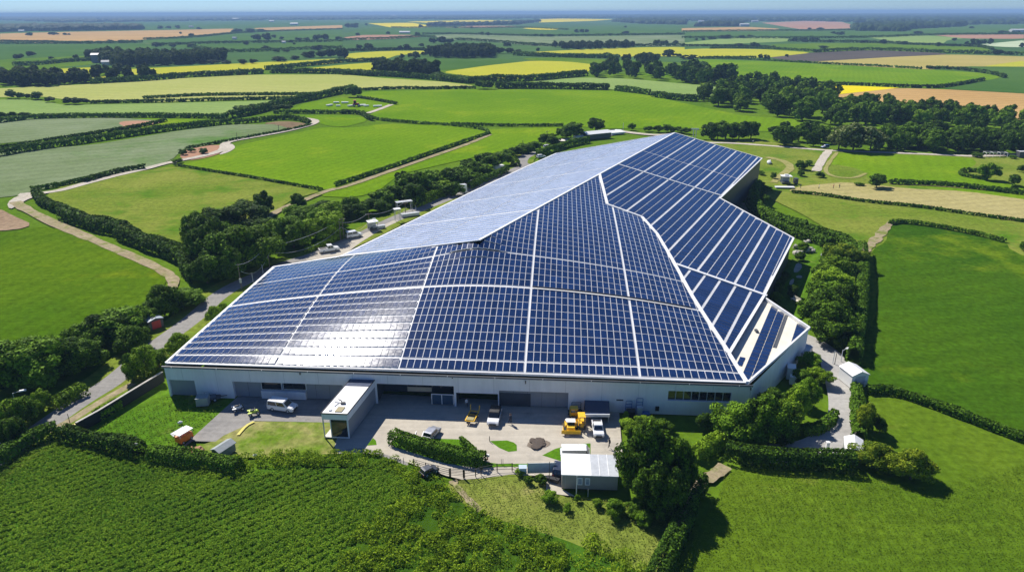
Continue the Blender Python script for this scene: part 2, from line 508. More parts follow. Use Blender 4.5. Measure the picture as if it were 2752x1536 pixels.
def hedge(cpts, h, wd, label, name='hedge', mat='hedge', it=2, cat='hedge', world=None, dens=2.2, lump=0.18, lfs=1.0):
    path = world if world is not None else wpath(cpts, it)
    L = sum((b - a).length for a, b in zip(path, path[1:]))
    mid = path[len(path) // 2]; dist = math.hypot(mid.x, mid.y)
    lf = min(max(dist * 0.0019, 0.17), 1.6) * lfs
    per = 2 * h + wd
    n = int(min(max(L * per * dens / (lf * lf * 1.2), 40), 60000))
    P2 = resample(path, max(L / 400, 0.3)); A = np.array([(p.x, p.y) for p in P2]); T = np.gradient(A, axis=0)
    T /= np.linalg.norm(T, axis=1)[:, None] + 1e-9
    seg = rng.uniform(0, len(A) - 1.001, n); i = seg.astype(int); f = seg - i
    base = A[i] * (1 - f)[:, None] + A[i + 1] * f[:, None]; nn = np.stack([-T[i][:, 1], T[i][:, 0]], 1)
    s = seg / len(A) * L
    ph = rng.uniform(0, 6.28, 4)
    lum = 1 + lump * (np.sin(s / (h * 1.3) + ph[0]) + 0.7 * np.sin(s / (h * 0.61) + ph[1]) + 0.5 * np.sin(s / (h * 3.7) + ph[2])) / 1.5
    ang = rng.uniform(-0.15, math.pi + 0.15, n)
    ca, sa = np.cos(ang), np.sin(ang)
    ex = np.sign(ca) * np.abs(ca) ** 0.55; ez = np.sign(sa) * np.abs(sa) ** 0.55   # squared-off section
    k = rng.uniform(0.72, 1.06, n) * lum
    off = ex * wd / 2 * k; z = h * 0.5 + (ez - 0.5) * h * k + 0.0
    z = np.clip(z, 0.02, None)
    Cn = np.concatenate([base + nn * off[:, None], z[:, None]], 1)
    Nn = np.concatenate([nn * ex[:, None], ez[:, None]], 1)
    V, Q = leaves(Cn, Nn, lf * rng.uniform(0.7, 1.3, n), 0.65)
    o = link(name, np_mesh(name, V, Q), LEAF[mat])
    return tag(o, label, cat)
# ------------------------------------------------------------------ camera, sun, sky, air
cam = bpy.data.cameras.new('camera'); co = bpy.data.objects.new('camera', cam); COL.objects.link(co)
cam.sensor_width = 36.0; cam.lens = FPX / 2752 * 36.0
cam.clip_start = 0.5; cam.clip_end = 90000
R = Matrix((RT, UP, -FWD)).transposed().to_4x4(); R.translation = EYE
co.matrix_world = R
SC.camera = co
SUN_AZ, SUN_EL = math.radians(-36), math.radians(46.5)
S_DIR = Vector((math.sin(SUN_AZ) * math.cos(SUN_EL), math.cos(SUN_AZ) * math.cos(SUN_EL), math.sin(SUN_EL)))
sl = bpy.data.lights.new('sun', 'SUN'); sl.energy = 5.0; sl.angle = math.radians(0.53); sl.color = (1.0, 0.95, 0.87)
so = bpy.data.objects.new('sun', sl); COL.objects.link(so)
so.rotation_euler = S_DIR.to_track_quat('Z', 'Y').to_euler(); so.location = (-200, 200, 400)
W = bpy.data.worlds.new('World'); SC.world = W; W.use_nodes = True
wn = W.node_tree; bg = wn.nodes['Background']
sk = wn.nodes.new('ShaderNodeTexSky'); sk.sky_type = 'NISHITA'; sk.sun_disc = False
sk.sun_elevation = SUN_EL; sk.sun_rotation = SUN_AZ; sk.altitude = 100; sk.air_density = 0.8; sk.dust_density = 0.0; sk.ozone_density = 2.5
tint = wn.nodes.new('ShaderNodeMix'); tint.data_type = 'RGBA'; tint.blend_type = 'MULTIPLY'; tint.inputs[0].default_value = 1.0
tint.inputs[7].default_value = (0.72, 1.0, 1.48, 1)
wn.links.new(sk.outputs[0], tint.inputs[6]); wn.links.new(tint.outputs[2], bg.inputs['Color']); bg.inputs['Strength'].default_value = 0.055
SC.view_settings.view_transform = 'Standard'; SC.view_settings.look = 'None'
SC.view_settings.exposure = 0.38; SC.view_settings.gamma = 1.0
SC.cycles.use_denoising = True
SC.cycles.max_bounces = 6; SC.cycles.diffuse_bounces = 3; SC.cycles.glossy_bounces = 3; SC.cycles.transmission_bounces = 3
SC.cycles.volume_bounces = 0; SC.cycles.transparent_max_bounces = 8
SC.cycles.caustics_reflective = False; SC.cycles.caustics_refractive = False
SC.cycles.sample_clamp_indirect = 6.0

hz = bpy.data.materials.new('haze_air'); hz.use_nodes = True
hn = hz.node_tree; hn.nodes.remove(hn.nodes['Principled BSDF'])
pv = hn.nodes.new('ShaderNodeVolumePrincipled'); pv.inputs['Color'].default_value = (0.40, 0.63, 0.95, 1)
pv.inputs['Density'].default_value = 0.00013; pv.inputs['Anisotropy'].default_value = 0.0
hn.links.new(pv.outputs[0], hn.nodes['Material Output'].inputs['Volume'])
hb = MB().box(-26000, 26000, -900, 31000, -1.5, 78).build('haze', hz)
tag(hb, 'thin blue summer haze lying over the farmland', 'haze', None, 'stuff')

# ------------------------------------------------------------------ ground and fields
G_BRIGHT = fmat('grass_bright', (0.105, 0.215, 0.006), (0.165, 0.275, 0.010), 0.010, 0.6, 0.34, rows=(25, 5.0, 0.06), streak=(-12, 0.13), third=((0.20, 0.29, 0.012), 0.02, 0.55))
G_MID = fmat('grass_mid', (0.075, 0.155, 0.010), (0.12, 0.20, 0.014), 0.012, 0.6, 0.36, third=((0.17, 0.23, 0.02), 0.02, 0.56))
G_DEEP = fmat('grass_deep', (0.036, 0.098, 0.005), (0.068, 0.138, 0.007), 0.018, 0.9, 0.45, rows=(74, 6, 0.07), streak=(78, 0.15), third=((0.14, 0.21, 0.010), 0.025, 0.54))
G_BLUE = fmat('grass_blue', (0.055, 0.125, 0.022), (0.08, 0.155, 0.03), 0.006, 0.3, 0.2)
G_PALE = fmat('grass_pale', (0.19, 0.29, 0.075), (0.25, 0.34, 0.10), 0.008, 0.3, 0.2, rows=(70, 10, 0.07))
G_GREYG = fmat('cereal_grey_green', (0.125, 0.18, 0.065), (0.24, 0.285, 0.165), 0.012, 0.5, 0.25, rows=(62, 9, 0.08), third=((0.085, 0.19, 0.03), 0.01, 0.55))
G_YELG = fmat('cereal_yellow_green', (0.38, 0.40, 0.03), (0.46, 0.44, 0.04), 0.008, 0.25, 0.18, rows=(80, 14, 0.10))
G_OLIVE = fmat('cereal_pale_gold', (0.33, 0.37, 0.09), (0.40, 0.41, 0.13), 0.006, 0.25, 0.18, rows=(82, 14, 0.10))
G_RAPE = fmat('rapeseed', (0.62, 0.52, 0.008), (0.74, 0.60, 0.012), 0.01, 0.2, 0.12)
G_TAN = fmat('ripe_wheat', (0.43, 0.27, 0.10), (0.52, 0.34, 0.14), 0.006, 0.25, 0.15, rows=(78, 12, 0.06))
G_PINK = fmat('bare_earth_pink', (0.36, 0.20, 0.13), (0.42, 0.25, 0.16), 0.006, 0.2, 0.15)
G_DARKB = fmat('ploughed_dark', (0.085, 0.075, 0.068), (0.12, 0.105, 0.09), 0.01, 0.3, 0.2, rows=(80, 9, 0.1))
G_SOIL = fmat('bare_soil', (0.26, 0.18, 0.115), (0.34, 0.25, 0.16), 0.08, 0.8, 0.4)
G_PAST = fmat('rough_pasture', (0.125, 0.195, 0.018), (0.225, 0.255, 0.045), 0.030, 0.8, 0.45, streak=(15, 0.16), third=((0.085, 0.18, 0.012), 0.05, 0.52))
G_DRY = fmat('dry_grass', (0.24, 0.25, 0.07), (0.33, 0.30, 0.12), 0.06, 0.9, 0.45, third=((0.13, 0.21, 0.02), 0.07, 0.47))
G_STRAW = fmat('straw_grass', (0.34, 0.30, 0.11), (0.40, 0.35, 0.15), 0.02, 0.6, 0.3, rows=(80, 5, 0.08), third=((0.22, 0.26, 0.05), 0.03, 0.58))
G_LAWN = fmat('mown_lawn', (0.072, 0.175, 0.010), (0.115, 0.215, 0.016), 0.09, 1.2, 0.4, rows=(38, 2.6, 0.16), third=((0.22, 0.24, 0.06), 0.12, 0.6))
G_ISLE = fmat('island_lawn', (0.07, 0.18, 0.008), (0.10, 0.22, 0.012), 0.15, 2.0, 0.35)
G_CROP = fmat('crop_soil', (0.045, 0.115, 0.010), (0.07, 0.15, 0.012), 0.05, 1.0, 0.5)
FARBASE = fmat('far_country', (0.050, 0.115, 0.030), (0.085, 0.155, 0.045), 0.0012, 0.01, 0.25, third=((0.22, 0.24, 0.06), 0.0016, 0.60))
ASPH = fmat('asphalt', (0.26, 0.25, 0.235), (0.32, 0.305, 0.28), 0.12, 1.5, 0.18, bump=0.15, third=((0.20, 0.195, 0.185), 0.25, 0.58), streak=(24, 0.16))
CONC = fmat('yard_concrete', (0.44, 0.40, 0.33), (0.52, 0.475, 0.39), 0.10, 0.9, 0.12, bump=0.1, third=((0.36, 0.33, 0.28), 0.16, 0.57), streak=(-28, 0.14))
TRACK = fmat('dirt_track', (0.29, 0.24, 0.14), (0.37, 0.31, 0.20), 0.10, 0.9, 0.4, third=((0.17, 0.21, 0.04), 0.22, 0.50))
CHALK = fmat('chalk_track', (0.44, 0.40, 0.32), (0.54, 0.49, 0.41), 0.10, 0.7, 0.3, third=((0.28, 0.27, 0.12), 0.2, 0.58))
FAINT = fmat('faint_path', (0.26, 0.26, 0.075), (0.34, 0.31, 0.13), 0.2, 0.9, 0.35)

GZ = MB(); GZ.v = [(-25500, -800, -0.52), (25500, -800, -0.52), (25500, 30500, -0.52), (-25500, 30500, -0.52)]; GZ.f = [(0, 1, 2, 3)]
tag(GZ.build('ground', FARBASE), 'green countryside stretching to the horizon', 'ground', None, 'structure')

def F(name, mat, label, *cp, **kw): return sheet(name, cp, mat, label, **kw)
sheet('meadow', [('w', [(-900, -300), (900, -300), (1100, 500), (900, 900), (-900, 900), (-1100, 400)])], G_MID, 'broad green meadow underlying the fields around the works', 'meadow')
# far distance
F('field', G_BLUE, 'blue-green field below the far woods at upper left', ('a', [(0, 190), (560, 178), (1300, 165), (2576, 150), (2576, 190), (1500, 215), (0, 250)]))
F('field', G_BLUE, 'long blue-green field band across the far centre', ('b', [(0, 260), (190, 200), (700, 205), (1300, 205), (1500, 215), (2576, 170), (2576, 260), (1480, 275), (900, 255), (560, 258)]))
F('field', G_BLUE, 'blue-green field band at far right', ('c', [(0, 240), (700, 232), (1100, 232), (1700, 215), (2130, 185), (2576, 180), (2576, 258), (1880, 262), (1400, 285), (800, 290), (0, 285)]))
F('wheat_field', G_TAN, 'long tan wheat field at upper left', ('a', [(0, 252), (590, 238), (1300, 226), (1760, 215), (1720, 250), (1400, 272), (1050, 300), (700, 318), (350, 325), (0, 312)]))
F('wheat_field', G_TAN, 'thin tan wheat strip at the top left near the centre', ('a', [(1900, 212), (2576, 189), (2576, 214), (2000, 234)]))
F('rapeseed_field', G_RAPE, 'pale yellow field highest in the far centre', ('b', [(480, 163), (1000, 151), (1290, 155), (1250, 166), (700, 176)]))
F('rapeseed_field', G_RAPE, 'second yellow field in the far centre with a round tree', ('b', [(190, 176), (520, 171), (700, 200), (560, 211), (370, 207)]))
F('rapeseed_field', G_RAPE, 'small yellow strip in the far centre by a hedge', ('b', [(1340, 212), (1500, 207), (1640, 214), (1600, 225), (1450, 222)]))
F('rapeseed_field', G_RAPE, 'tiny yellow field below the dark wood at far centre right', ('b', [(1480, 145), (1640, 140), (2050, 146), (1900, 158), (1480, 170)]))
F('wheat_field', G_PINK, 'pinkish bare field in the far centre behind round trees', ('b', [(740, 206), (1000, 194), (1320, 196), (1250, 206), (980, 212)]))
F('wheat_field', G_PINK, 'pinkish brown field at the left of the far centre', ('b', [(0, 282), (170, 262), (560, 262), (600, 274), (400, 290), (100, 301)]))
F('wheat_field', G_TAN, 'thin tan field far right of centre', ('c', [(0, 212), (500, 203), (740, 216), (700, 230), (0, 237)]))
F('wheat_field', G_PINK, 'pink bare field against the far right woods', ('c', [(600, 172), (930, 158), (1200, 165), (1300, 192), (1480, 205), (1200, 216), (900, 222)]))
F('wheat_field', G_TAN, 'small tan strip in front of the far right woods', ('c', [(1690, 202), (1850, 196), (1950, 202), (1850, 209), (1700, 210)]))
F('wheat_field', G_PINK, 'brown stubble strip at the right edge in the distance', ('c', [(1880, 262), (2576, 258), (2576, 292), (2130, 290)]))
F('field', G_PALE, 'pale silvery field at far right', ('c', [(1400, 280), (1800, 263), (2130, 286), (2000, 302), (1950, 342), (1690, 330)]))
F('field', fmat('white_crop', (0.42, 0.50, 0.30), (0.48, 0.55, 0.36), 0.01, 0.2, 0.1), 'whitish field at the right edge in the distance', ('c', [(2230, 335), (2576, 302), (2576, 355), (2400, 352)]))
F('field', G_PALE, 'pale grey-green wedge field right of the far centre', ('c', [(0, 322), (350, 286), (640, 275), (810, 290), (800, 311), (580, 320), (0, 346)]))
F('field', G_GREYG, 'grey-green field across the far centre', ('b', [(620, 266), (900, 255), (1480, 276), (2576, 262), (2576, 346), (1500, 350), (1100, 312), (850, 300)]))
F('field', G_MID, 'green field right of the far dark plough', ('c', [(700, 330), (1500, 320), (2300, 345), (2340, 405), (1900, 396), (1400, 376), (1000, 395), (600, 368)]))
# middle distance, left
F('field', G_BLUE, 'deep green field at upper left with two round trees', ('a', [(0, 332), (700, 330), (1080, 325), (1160, 356), (640, 396), (600, 416), (0, 442)]))
F('field', G_BLUE, 'deep green field beyond the long wood', ('a', [(1080, 300), (1450, 285), (1800, 246), (2576, 220), (2576, 362), (1700, 396), (1450, 360), (1170, 345)]))
F('field', G_MID, 'dull green field below the deep green one at upper left', ('a', [(0, 445), (630, 418), (720, 480), (230, 522), (0, 500)]))
F('field', G_YELG, 'thin yellow-green strip beside the long wood', ('a', [(230, 524), (770, 502), (780, 530), (700, 550), (270, 556)]))
F('field', G_YELG, 'small yellow-green patch between dark clumps at left', ('a', [(650, 578), (850, 570), (830, 590), (700, 606), (650, 604)]))
F('field', G_YELG, 'yellow-green field with a long left point below the wood', ('a', [(910, 522), (1500, 492), (2000, 465), (2576, 438), (2576, 472), (2210, 496), (1960, 526), (1380, 562), (1210, 575), (940, 552)]))
F('field', G_YELG, 'yellow-green field left of the central wood', ('b', [(0, 456), (50, 400), (300, 384), (640, 380), (640, 402), (420, 412), (330, 442), (200, 456)]))
F('field', G_YELG, 'yellow-green wedge left of the dark oval wood', ('b', [(-380, 525), (0, 485), (340, 461), (250, 490), (250, 532), (-300, 540)]))
F('field', G_BLUE, 'deep green field behind the dark oval wood', ('b', [(400, 462), (650, 436), (1250, 440), (1332, 466), (700, 532), (600, 492)]))
F('field', G_MID, 'green field wrapping the yellow-green hill', ('b', [(1340, 436), (1650, 430), (2080, 450), (2576, 470), (2576, 530), (1970, 492), (1430, 456)]))
F('field', G_YELG, 'domed yellow-green field in the centre behind the works', ('b', [(750, 540), (1100, 490), (1430, 455), (1700, 462), (1975, 492), (1830, 542), (1330, 592), (1050, 590)]))
F('field', G_YELG, 'yellow-green strip behind the central hedges', ('b', [(1400, 392), (1800, 371), (2200, 356), (2576, 352), (2576, 420), (2100, 425), (1700, 410)]))
F('field', G_YELG, 'yellow-green field left of the dark plough', ('c', [(0, 437), (0, 370), (210, 364), (600, 369), (980, 394), (780, 426), (400, 437)]))
F('ploughed_field', G_DARKB, 'dark ploughed field at upper right', ('c', [(650, 432), (1000, 394), (1400, 375), (1900, 394), (2030, 406), (1500, 432), (920, 466), (830, 456)]))
F('wheat_field', fmat('olive_wheat', (0.36, 0.31, 0.09), (0.44, 0.36, 0.12), 0.006, 0.2, 0.15, rows=(80, 9, 0.06)), 'olive tan wheat field below the dark plough', ('c', [(930, 466), (1600, 427), (2030, 408), (3200, 440), (3200, 500), (1830, 522), (1300, 492)]))
F('field', G_YELG, 'yellow-green corner at the right edge', ('c', [(2250, 500), (2576, 455), (2576, 502)]))
F('field', G_BLUE, 'deep green field at the right edge past the curved hedge', ('c', [(1830, 516), (2100, 497), (3200, 505), (3200, 733), (1940, 666), (2280, 602), (2430, 582), (2230, 542)]))
F('field', G_BRIGHT, 'long bright green field at upper right', ('c', [(-600, 560), (40, 536), (200, 500), (150, 470), (-40, 460), (150, 444), (700, 460), (1230, 490), (1800, 520), (2200, 540), (2395, 568), (2380, 588), (1920, 662), (1600, 656), (1230, 641), (940, 635), (550, 605), (100, 585)]))
F('rapeseed_field', G_RAPE, 'vivid yellow rapeseed triangle beside the dark wood', ('c', [(930, 640), (1200, 638), (1640, 658), (1400, 684), (1110, 714), (1000, 670)]), it=0)
F('wheat_field', G_TAN, 'large tan wheat field behind the right-hand wood', ('c', [(1150, 712), (1620, 660), (1950, 668), (3200, 735), (3200, 1000), (2100, 850), (1600, 830), (1300, 800)]))
F('field', G_OLIVE, 'wide pale gold-green field at left', ('a', [(-600, 690), (660, 632), (1200, 596), (1900, 560), (2576, 558), (2840, 582), (3330, 612), (3600, 645), (3250, 662), (2720, 672), (2400, 705), (1600, 706), (1100, 746), (1000, 756), (700, 756), (480, 746), (330, 722), (-600, 740)]))
F('field', G_PALE, 'pale green field right of the centre beyond the hedge', ('b', [(1400, 606), (1830, 580), (2150, 590), (2576, 628), (2960, 665), (2800, 722), (2576, 716), (2300, 692), (1990, 666), (1500, 625)]))
F('field', G_OLIVE, 'thin pale band under the gold-green field', ('a', [(1060, 750), (1150, 735), (1700, 706), (2300, 712), (2250, 735), (1100, 766)]))
F('field', G_PALE, 'pale green field at left below the round bushes', ('a', [(-600, 748), (250, 746), (480, 786), (1100, 776), (2150, 750), (2150, 772), (1760, 812), (1720, 866), (900, 862), (250, 868), (-600, 840)]))
F('field', G_GREYG, 'grey-green field with a brown corner at left', ('a', [(-600, 930), (240, 886), (900, 884), (1270, 906), (940, 960), (500, 1030), (-600, 1130)]))
F('bare_patch', G_PINK, 'brown bare patch in the corner of the grey-green field', ('a', [(880, 920), (960, 903), (1260, 908), (1080, 944), (950, 956)]))
F('field', G_BRIGHT, 'narrow bright green strip between two hedges at left', ('a', [(-600, 1150), (500, 1042), (940, 970), (1270, 908), (940, 884), (1700, 893), (1710, 915), (1250, 952), (1000, 985), (500, 1060), (-600, 1185)]))
F('field', G_GREYG, 'broad grey-green cereal field at left', ('a', [(-600, 1230), (-600, 1185), (700, 1085), (1340, 980), (1740, 932), (2100, 930), (2190, 965), (2160, 975), (1780, 1052), (1400, 1112), (1340, 1150), (1290, 1200), (1090, 1262), (640, 1352), (240, 1432), (60, 1480), (-600, 1480)]))
F('bare_patch', fmat('scrub_soil', (0.17, 0.12, 0.075), (0.24, 0.18, 0.10), 0.05, 0.5, 0.4), 'dark earth patch inside the loop of the track', ('a', [(1960, 925), (2130, 905), (2290, 920), (2310, 940), (2180, 965), (2090, 935)]))
F('bare_patch', G_PINK, 'brown earth patch with shrubs beside the bend', ('a', [(1340, 1165), (1410, 1115), (1640, 1080), (1690, 1105), (1670, 1145), (1560, 1180), (1400, 1205)]))
F('field', G_BRIGHT, 'pale corner field inside the pale track loop', ('a', [(1760, 895), (2100, 870), (2576, 862), (2720, 870), (2780, 905), (2576, 955), (2450, 940), (2330, 900), (2220, 880)]))
F('field', G_BRIGHT, 'bright green field left of the works with a pointed end', ('a', [(1300, 1243), (1600, 1182), (1780, 1092), (2100, 1022), (2450, 950), (2640, 960), (2876, 928), (3376, 940), (3656, 980), (3690, 1002), (3276, 1142), (2576, 1392), (2430, 1428), (1900, 1330), (1350, 1248)]))
F('field', G_BRIGHT, 'bright green strip between pale track and tree row', ('b', [(-200, 1470), (0, 1402), (700, 1172), (1125, 1012), (1070, 970), (1660, 950), (1600, 1022), (1300, 1112), (1050, 1165), (430, 1305), (280, 1425), (100, 1480)]))
F('field', G_BRIGHT, 'small bright field with scattered white debris', ('a', [(2160, 830), (2300, 770), (2576, 728), (2750, 735), (2960, 780), (2800, 835), (2700, 845), (2576, 830)]))
F('field', G_BRIGHT, 'large bright green field behind the works', ('b', [(210, 850), (390, 782), (150, 735), (140, 688), (1000, 668), (2050, 680), (2300, 712), (2576, 775), (3030, 870), (3450, 895), (3520, 960), (3490, 985), (3130, 985), (2576, 968), (1970, 962), (1660, 942), (1000, 934), (600, 928), (230, 895)]))
F('field', G_BRIGHT, 'bright green glade between the two rows of right-hand woods', ('c', [(1330, 945), (1450, 928), (2240, 980), (2200, 1005), (1500, 1003)]))
# nearer ground (its own low layers)
nf = dict(near=True)
F('field', G_PAST, 'yellow-green pasture with a curved hedge left of the works', ('d', [(330, 40), (500, -60), (1090, -155), (1320, -190), (1900, -105), (2440, -5), (2200, 60), (2000, 200), (1700, 380), (1400, 400), (1290, 360), (950, 280), (560, 130)]), **nf)
G_LEFT = fmat('left_field_grass', (0.055, 0.125, 0.005), (0.13, 0.205, 0.007), 0.011, 0.9, 0.42, rows=(20, 5, 0.08), streak=(-20, 0.15), third=((0.23, 0.27, 0.010), 0.012, 0.52))
G_ROUGH = fmat('rough_meadow', (0.135, 0.20, 0.022), (0.24, 0.255, 0.06), 0.05, 0.9, 0.45, third=((0.30, 0.28, 0.10), 0.10, 0.58))
F('field', G_LEFT, 'round-cornered green field at the left edge', ('d', [(-600, 315), (0, 312), (250, 270), (390, 268), (600, 350), (900, 450), (1120, 545), (1240, 640), (1250, 690), (1140, 820), (1000, 890), (700, 1000), (450, 1110), (0, 1230), (-80, 1250)]), **nf)
F('bare_patch', G_SOIL, 'brown soil corner at the left edge', ('d', [(-600, 100), (0, 130), (90, 180), (250, 250), (120, 290), (-600, 320)]), **nf)
F('meadow', G_PAST, 'worn meadow right of the works with winding paths', ('c', [(100, 1060), (500, 1040), (1100, 1120), (1900, 1150), (3500, 1230), (3500, 1560), (3200, 2200), (1400, 1900), (900, 1600), (650, 1480), (560, 1300)]), **nf)
F('field', G_BRIGHT, 'green field with daisies at right below the long wood', ('c', [(1085, 1230), (1110, 1180), (1190, 1140), (2180, 1182), (2230, 1225), (2090, 1300), (2250, 1352), (3400, 1500), (3400, 1590), (1560, 1372), (1400, 1345), (1390, 1290), (1250, 1245)]), **nf)
F('field', G_STRAW, 'dry straw-coloured strip across the right side', ('e', [(780, 5), (900, -40), (1250, -70), (1700, -20), (2140, 0), (3500, 190), (3500, 370), (1800, 112), (1300, 52)]), **nf)
F('field', G_DEEP, 'large dark green field at right with a clean edge', ('e', [(1560, 262), (1640, 228), (1900, 262), (2440, 378), (2480, 450), (3500, 800), (3500, 2300), (2300, 1810), (1900, 1640), (1560, 1500), (1400, 1470), (1360, 1330), (1375, 1100), (1480, 900), (1470, 640), (1430, 440), (1540, 380)]), **nf)
G_SWARD = fmat('mixed_sward', (0.055, 0.130, 0.006), (0.145, 0.21, 0.015), 0.010, 0.9, 0.42, streak=(-50, 0.15), third=((0.22, 0.25, 0.035), 0.03, 0.58))
F('field', G_SWARD, 'mixed green pasture filling the lower right', ('h', [(1380, 70), (1560, 62), (1900, 190), (3500, 830), (3500, 2100), (-150, 1700), (0, 1400), (100, 1150), (280, 850), (330, 700), (470, 628), (900, 645), (1250, 660), (1400, 500), (1330, 200)]), **nf)
F('meadow', G_ROUGH, 'rough dry meadow at bottom centre', ('g', [(760, 770), (1050, 690), (1280, 670), (1500, 720), (1640, 860), (2080, 880), (2480, 1060), (2420, 1300), (2300, 1560), (2000, 1560), (700, 1560), (700, 1000)]), **nf)
F('crop_ground', G_CROP, 'soil under the tall leafy crop at bottom left', ('f', [(-260, 760), (0, 690), (200, 560), (450, 440), (520, 440), (900, 540), (1200, 590), (1780, 680), (2576, 560), (2900, 560), (3150, 640), (3360, 760), (3440, 900), (3650, 1000), (4250, 1180), (4850, 1434), (4900, 1800), (-260, 1800)]), **nf)
F('lawn', G_LAWN, 'striped mown lawn left of the car park', ('f', [(600, 380), (800, 260), (1100, 60), (1270, 60), (1800, 60), (1790, 130), (1440, 420), (1320, 520), (1080, 530), (850, 470)]), **nf)
F('meadow', G_DRY, 'parched grass patch in front of the entrance wing', ('f', [(1560, 470), (1800, 300), (1920, 292), (2400, 300), (2600, 300), (2750, 500), (2576, 545), (1900, 560), (1640, 590), (1200, 560), (1320, 490)]), **nf)
# ------------------------------------------------------------------ the works: one long gabled roof carrying solar panels
def ground_at(c, x, y): return P(c, x, y)
AX = Vector((math.sin(math.radians(27.3)), math.cos(math.radians(27.3)), 0))      # along the ridge
BX = Vector((AX.y, -AX.x, 0))                                                     # down the right-hand slope
ZR = 17.0
AP = P('r', 825, 540, ZR)                                                         # where the front slope meets the ridge
RE = P('l', 1900, 806, ZR)                                                        # near end of the ridge
AX = (AP - RE).normalized(); BX = Vector((AX.y, -AX.x, 0))
RF = AP + AX * ((P('r', 1610, 108, ZR) - AP).dot(AX))
def sd(p): return (p[0] - AP.x) * BX.x + (p[1] - AP.y) * BX.y                     # metres down-slope from the ridge line
def sa(p): return (p[0] - AP.x) * AX.x + (p[1] - AP.y) * AX.y
KR, KL = 11.0 / 56.5, 0.245
zR = lambda p: ZR - KR * sd(p)
zL = lambda p: ZR + KL * sd(p)
NRp = Vector((KR * BX.x, KR * BX.y, 1)).normalized(); NLp = Vector((-KL * BX.x, -KL * BX.y, 1)).normalized()
PR = lambda c, x, y: onplane(c, x, y, AP, NRp)
PL = lambda c, x, y: onplane(c, x, y, AP, NLp)
GA, GB = P('z2', 150, 1015), P('s', 2008, 1116)                                   # foot of the front wall
E1 = (GB - GA).normalized(); E2 = Vector((-E1.y, E1.x, 0))                        # along the front, into the building
FL = P('z2', 88, 535, 6.0); FR = P('z5', 1500, 832, 5.9)
BL = P('s', 735, 718, 6.0); HL = PL('s', 915, 690)
h = [PR('s', 1632, 550), PR('s', 1725, 584), PR('s', 1766, 630), PR('s', 1805, 696), PR('s', 1860, 797), PR('s', 1894, 851)]
NR2 = PR('z8', 1530, 872); JJ = PR('z5', 1228, 395)
MR = PR('z8', 1975, 4); IR = PR('r', 2090, 795); FRR = PR('r', 2530, 375)
NR1 = P('z8', 2212, 1360, 5.6)
LE1, LE2 = PL('l', 1780, 322), PL('l', 2400, 32)
LF = PL('r', 500, 268)
if (LF - RF).dot(BX) > -10: LF = RF - BX * 48
LF = RF - BX * (-sd(LF)) + Vector((0, 0, 0)); LF.z = zL(LF)
print('ROOF', [tuple(round(c, 1) for c in v) for v in (FL, FR, NR1, NR2, MR, IR, FRR, RF, LF, LE2, LE1, HL, BL, RE, AP)])
frontP = [FL, FR, JJ] + h[::-1] + [AP, RE, HL, BL]
rightP = [JJ, NR2, MR, IR, FRR, RF, AP] + h
leftP = [RE, AP, RF, LF, LE2, LE1, HL]
nearP = [FR, NR1, NR2, JJ]

# the front slope is warped: a membrane hung on its outline
def to_uv(p): q = Vector((p[0] - FL.x, p[1] - FL.y, 0)); return q.dot(E1), q.dot(E2)
fuv = [to_uv(p) for p in frontP]
U0, V0, NU, NV = -2.0, -8.0, 108, 124
def fit_membrane():
    gu, gv = np.meshgrid(np.arange(NU) + U0, np.arange(NV) + V0)
    pts = np.stack([gu.ravel(), gv.ravel()], 1)
    ins = inside(pts, fuv).reshape(NV, NU)
    z = np.zeros(len(pts)); best = np.full(len(pts), 1e9)
    n = len(fuv)
    for i in range(n):
        a = np.array(fuv[i]); b = np.array(fuv[(i + 1) % n]); d = b - a
        t = np.clip(((pts - a) @ d) / (d @ d), 0, 1); q = a + t[:, None] * d
        D = ((pts - q) ** 2).sum(1); za = frontP[i].z * (1 - t) + frontP[(i + 1) % n].z * t
        m = D < best; z[m] = za[m]; best[m] = D[m]
    z = z.reshape(NV, NU)
    for _ in range(6000):
        zn = z.copy()
        zn[1:-1, 1:-1] = 0.25 * (z[:-2, 1:-1] + z[2:, 1:-1] + z[1:-1, :-2] + z[1:-1, 2:] + 0.0064)
        z = np.where(ins, zn, z)
    return z
ZM = fit_membrane()
def zF(p):
    u, v = to_uv(p); u = min(max(u - U0, 0), NU - 1.001); v = min(max(v - V0, 0), NV - 1.001)
    i, j = int(u), int(v); a, b = u - i, v - j
    return float(ZM[j, i] * (1 - a) * (1 - b) + ZM[j, i + 1] * a * (1 - b) + ZM[j + 1, i] * (1 - a) * b + ZM[j + 1, i + 1] * a * b)
zN = lambda p: 5.4
# how the front panels must lean on their rails so that the sun flashes where it does in the photo
gp = P('s', 838, 992, 6.4)
vv = (EYE - gp).normalized(); hv = (vv + S_DIR).normalized()
need1, need2 = -hv.dot(E1) / hv.z, -hv.dot(E2) / hv.z
have1 = (zF(gp + E1) - zF(gp - E1)) / 2; have2 = (zF(gp + E2 * 2) - zF(gp)) / 2
TL1, TL2 = max(-0.2, min(0.2, need1 - have1)), max(-0.2, min(0.2, need2 - have2))
print('LEAN', need1, need2, have1, have2, TL1, TL2)

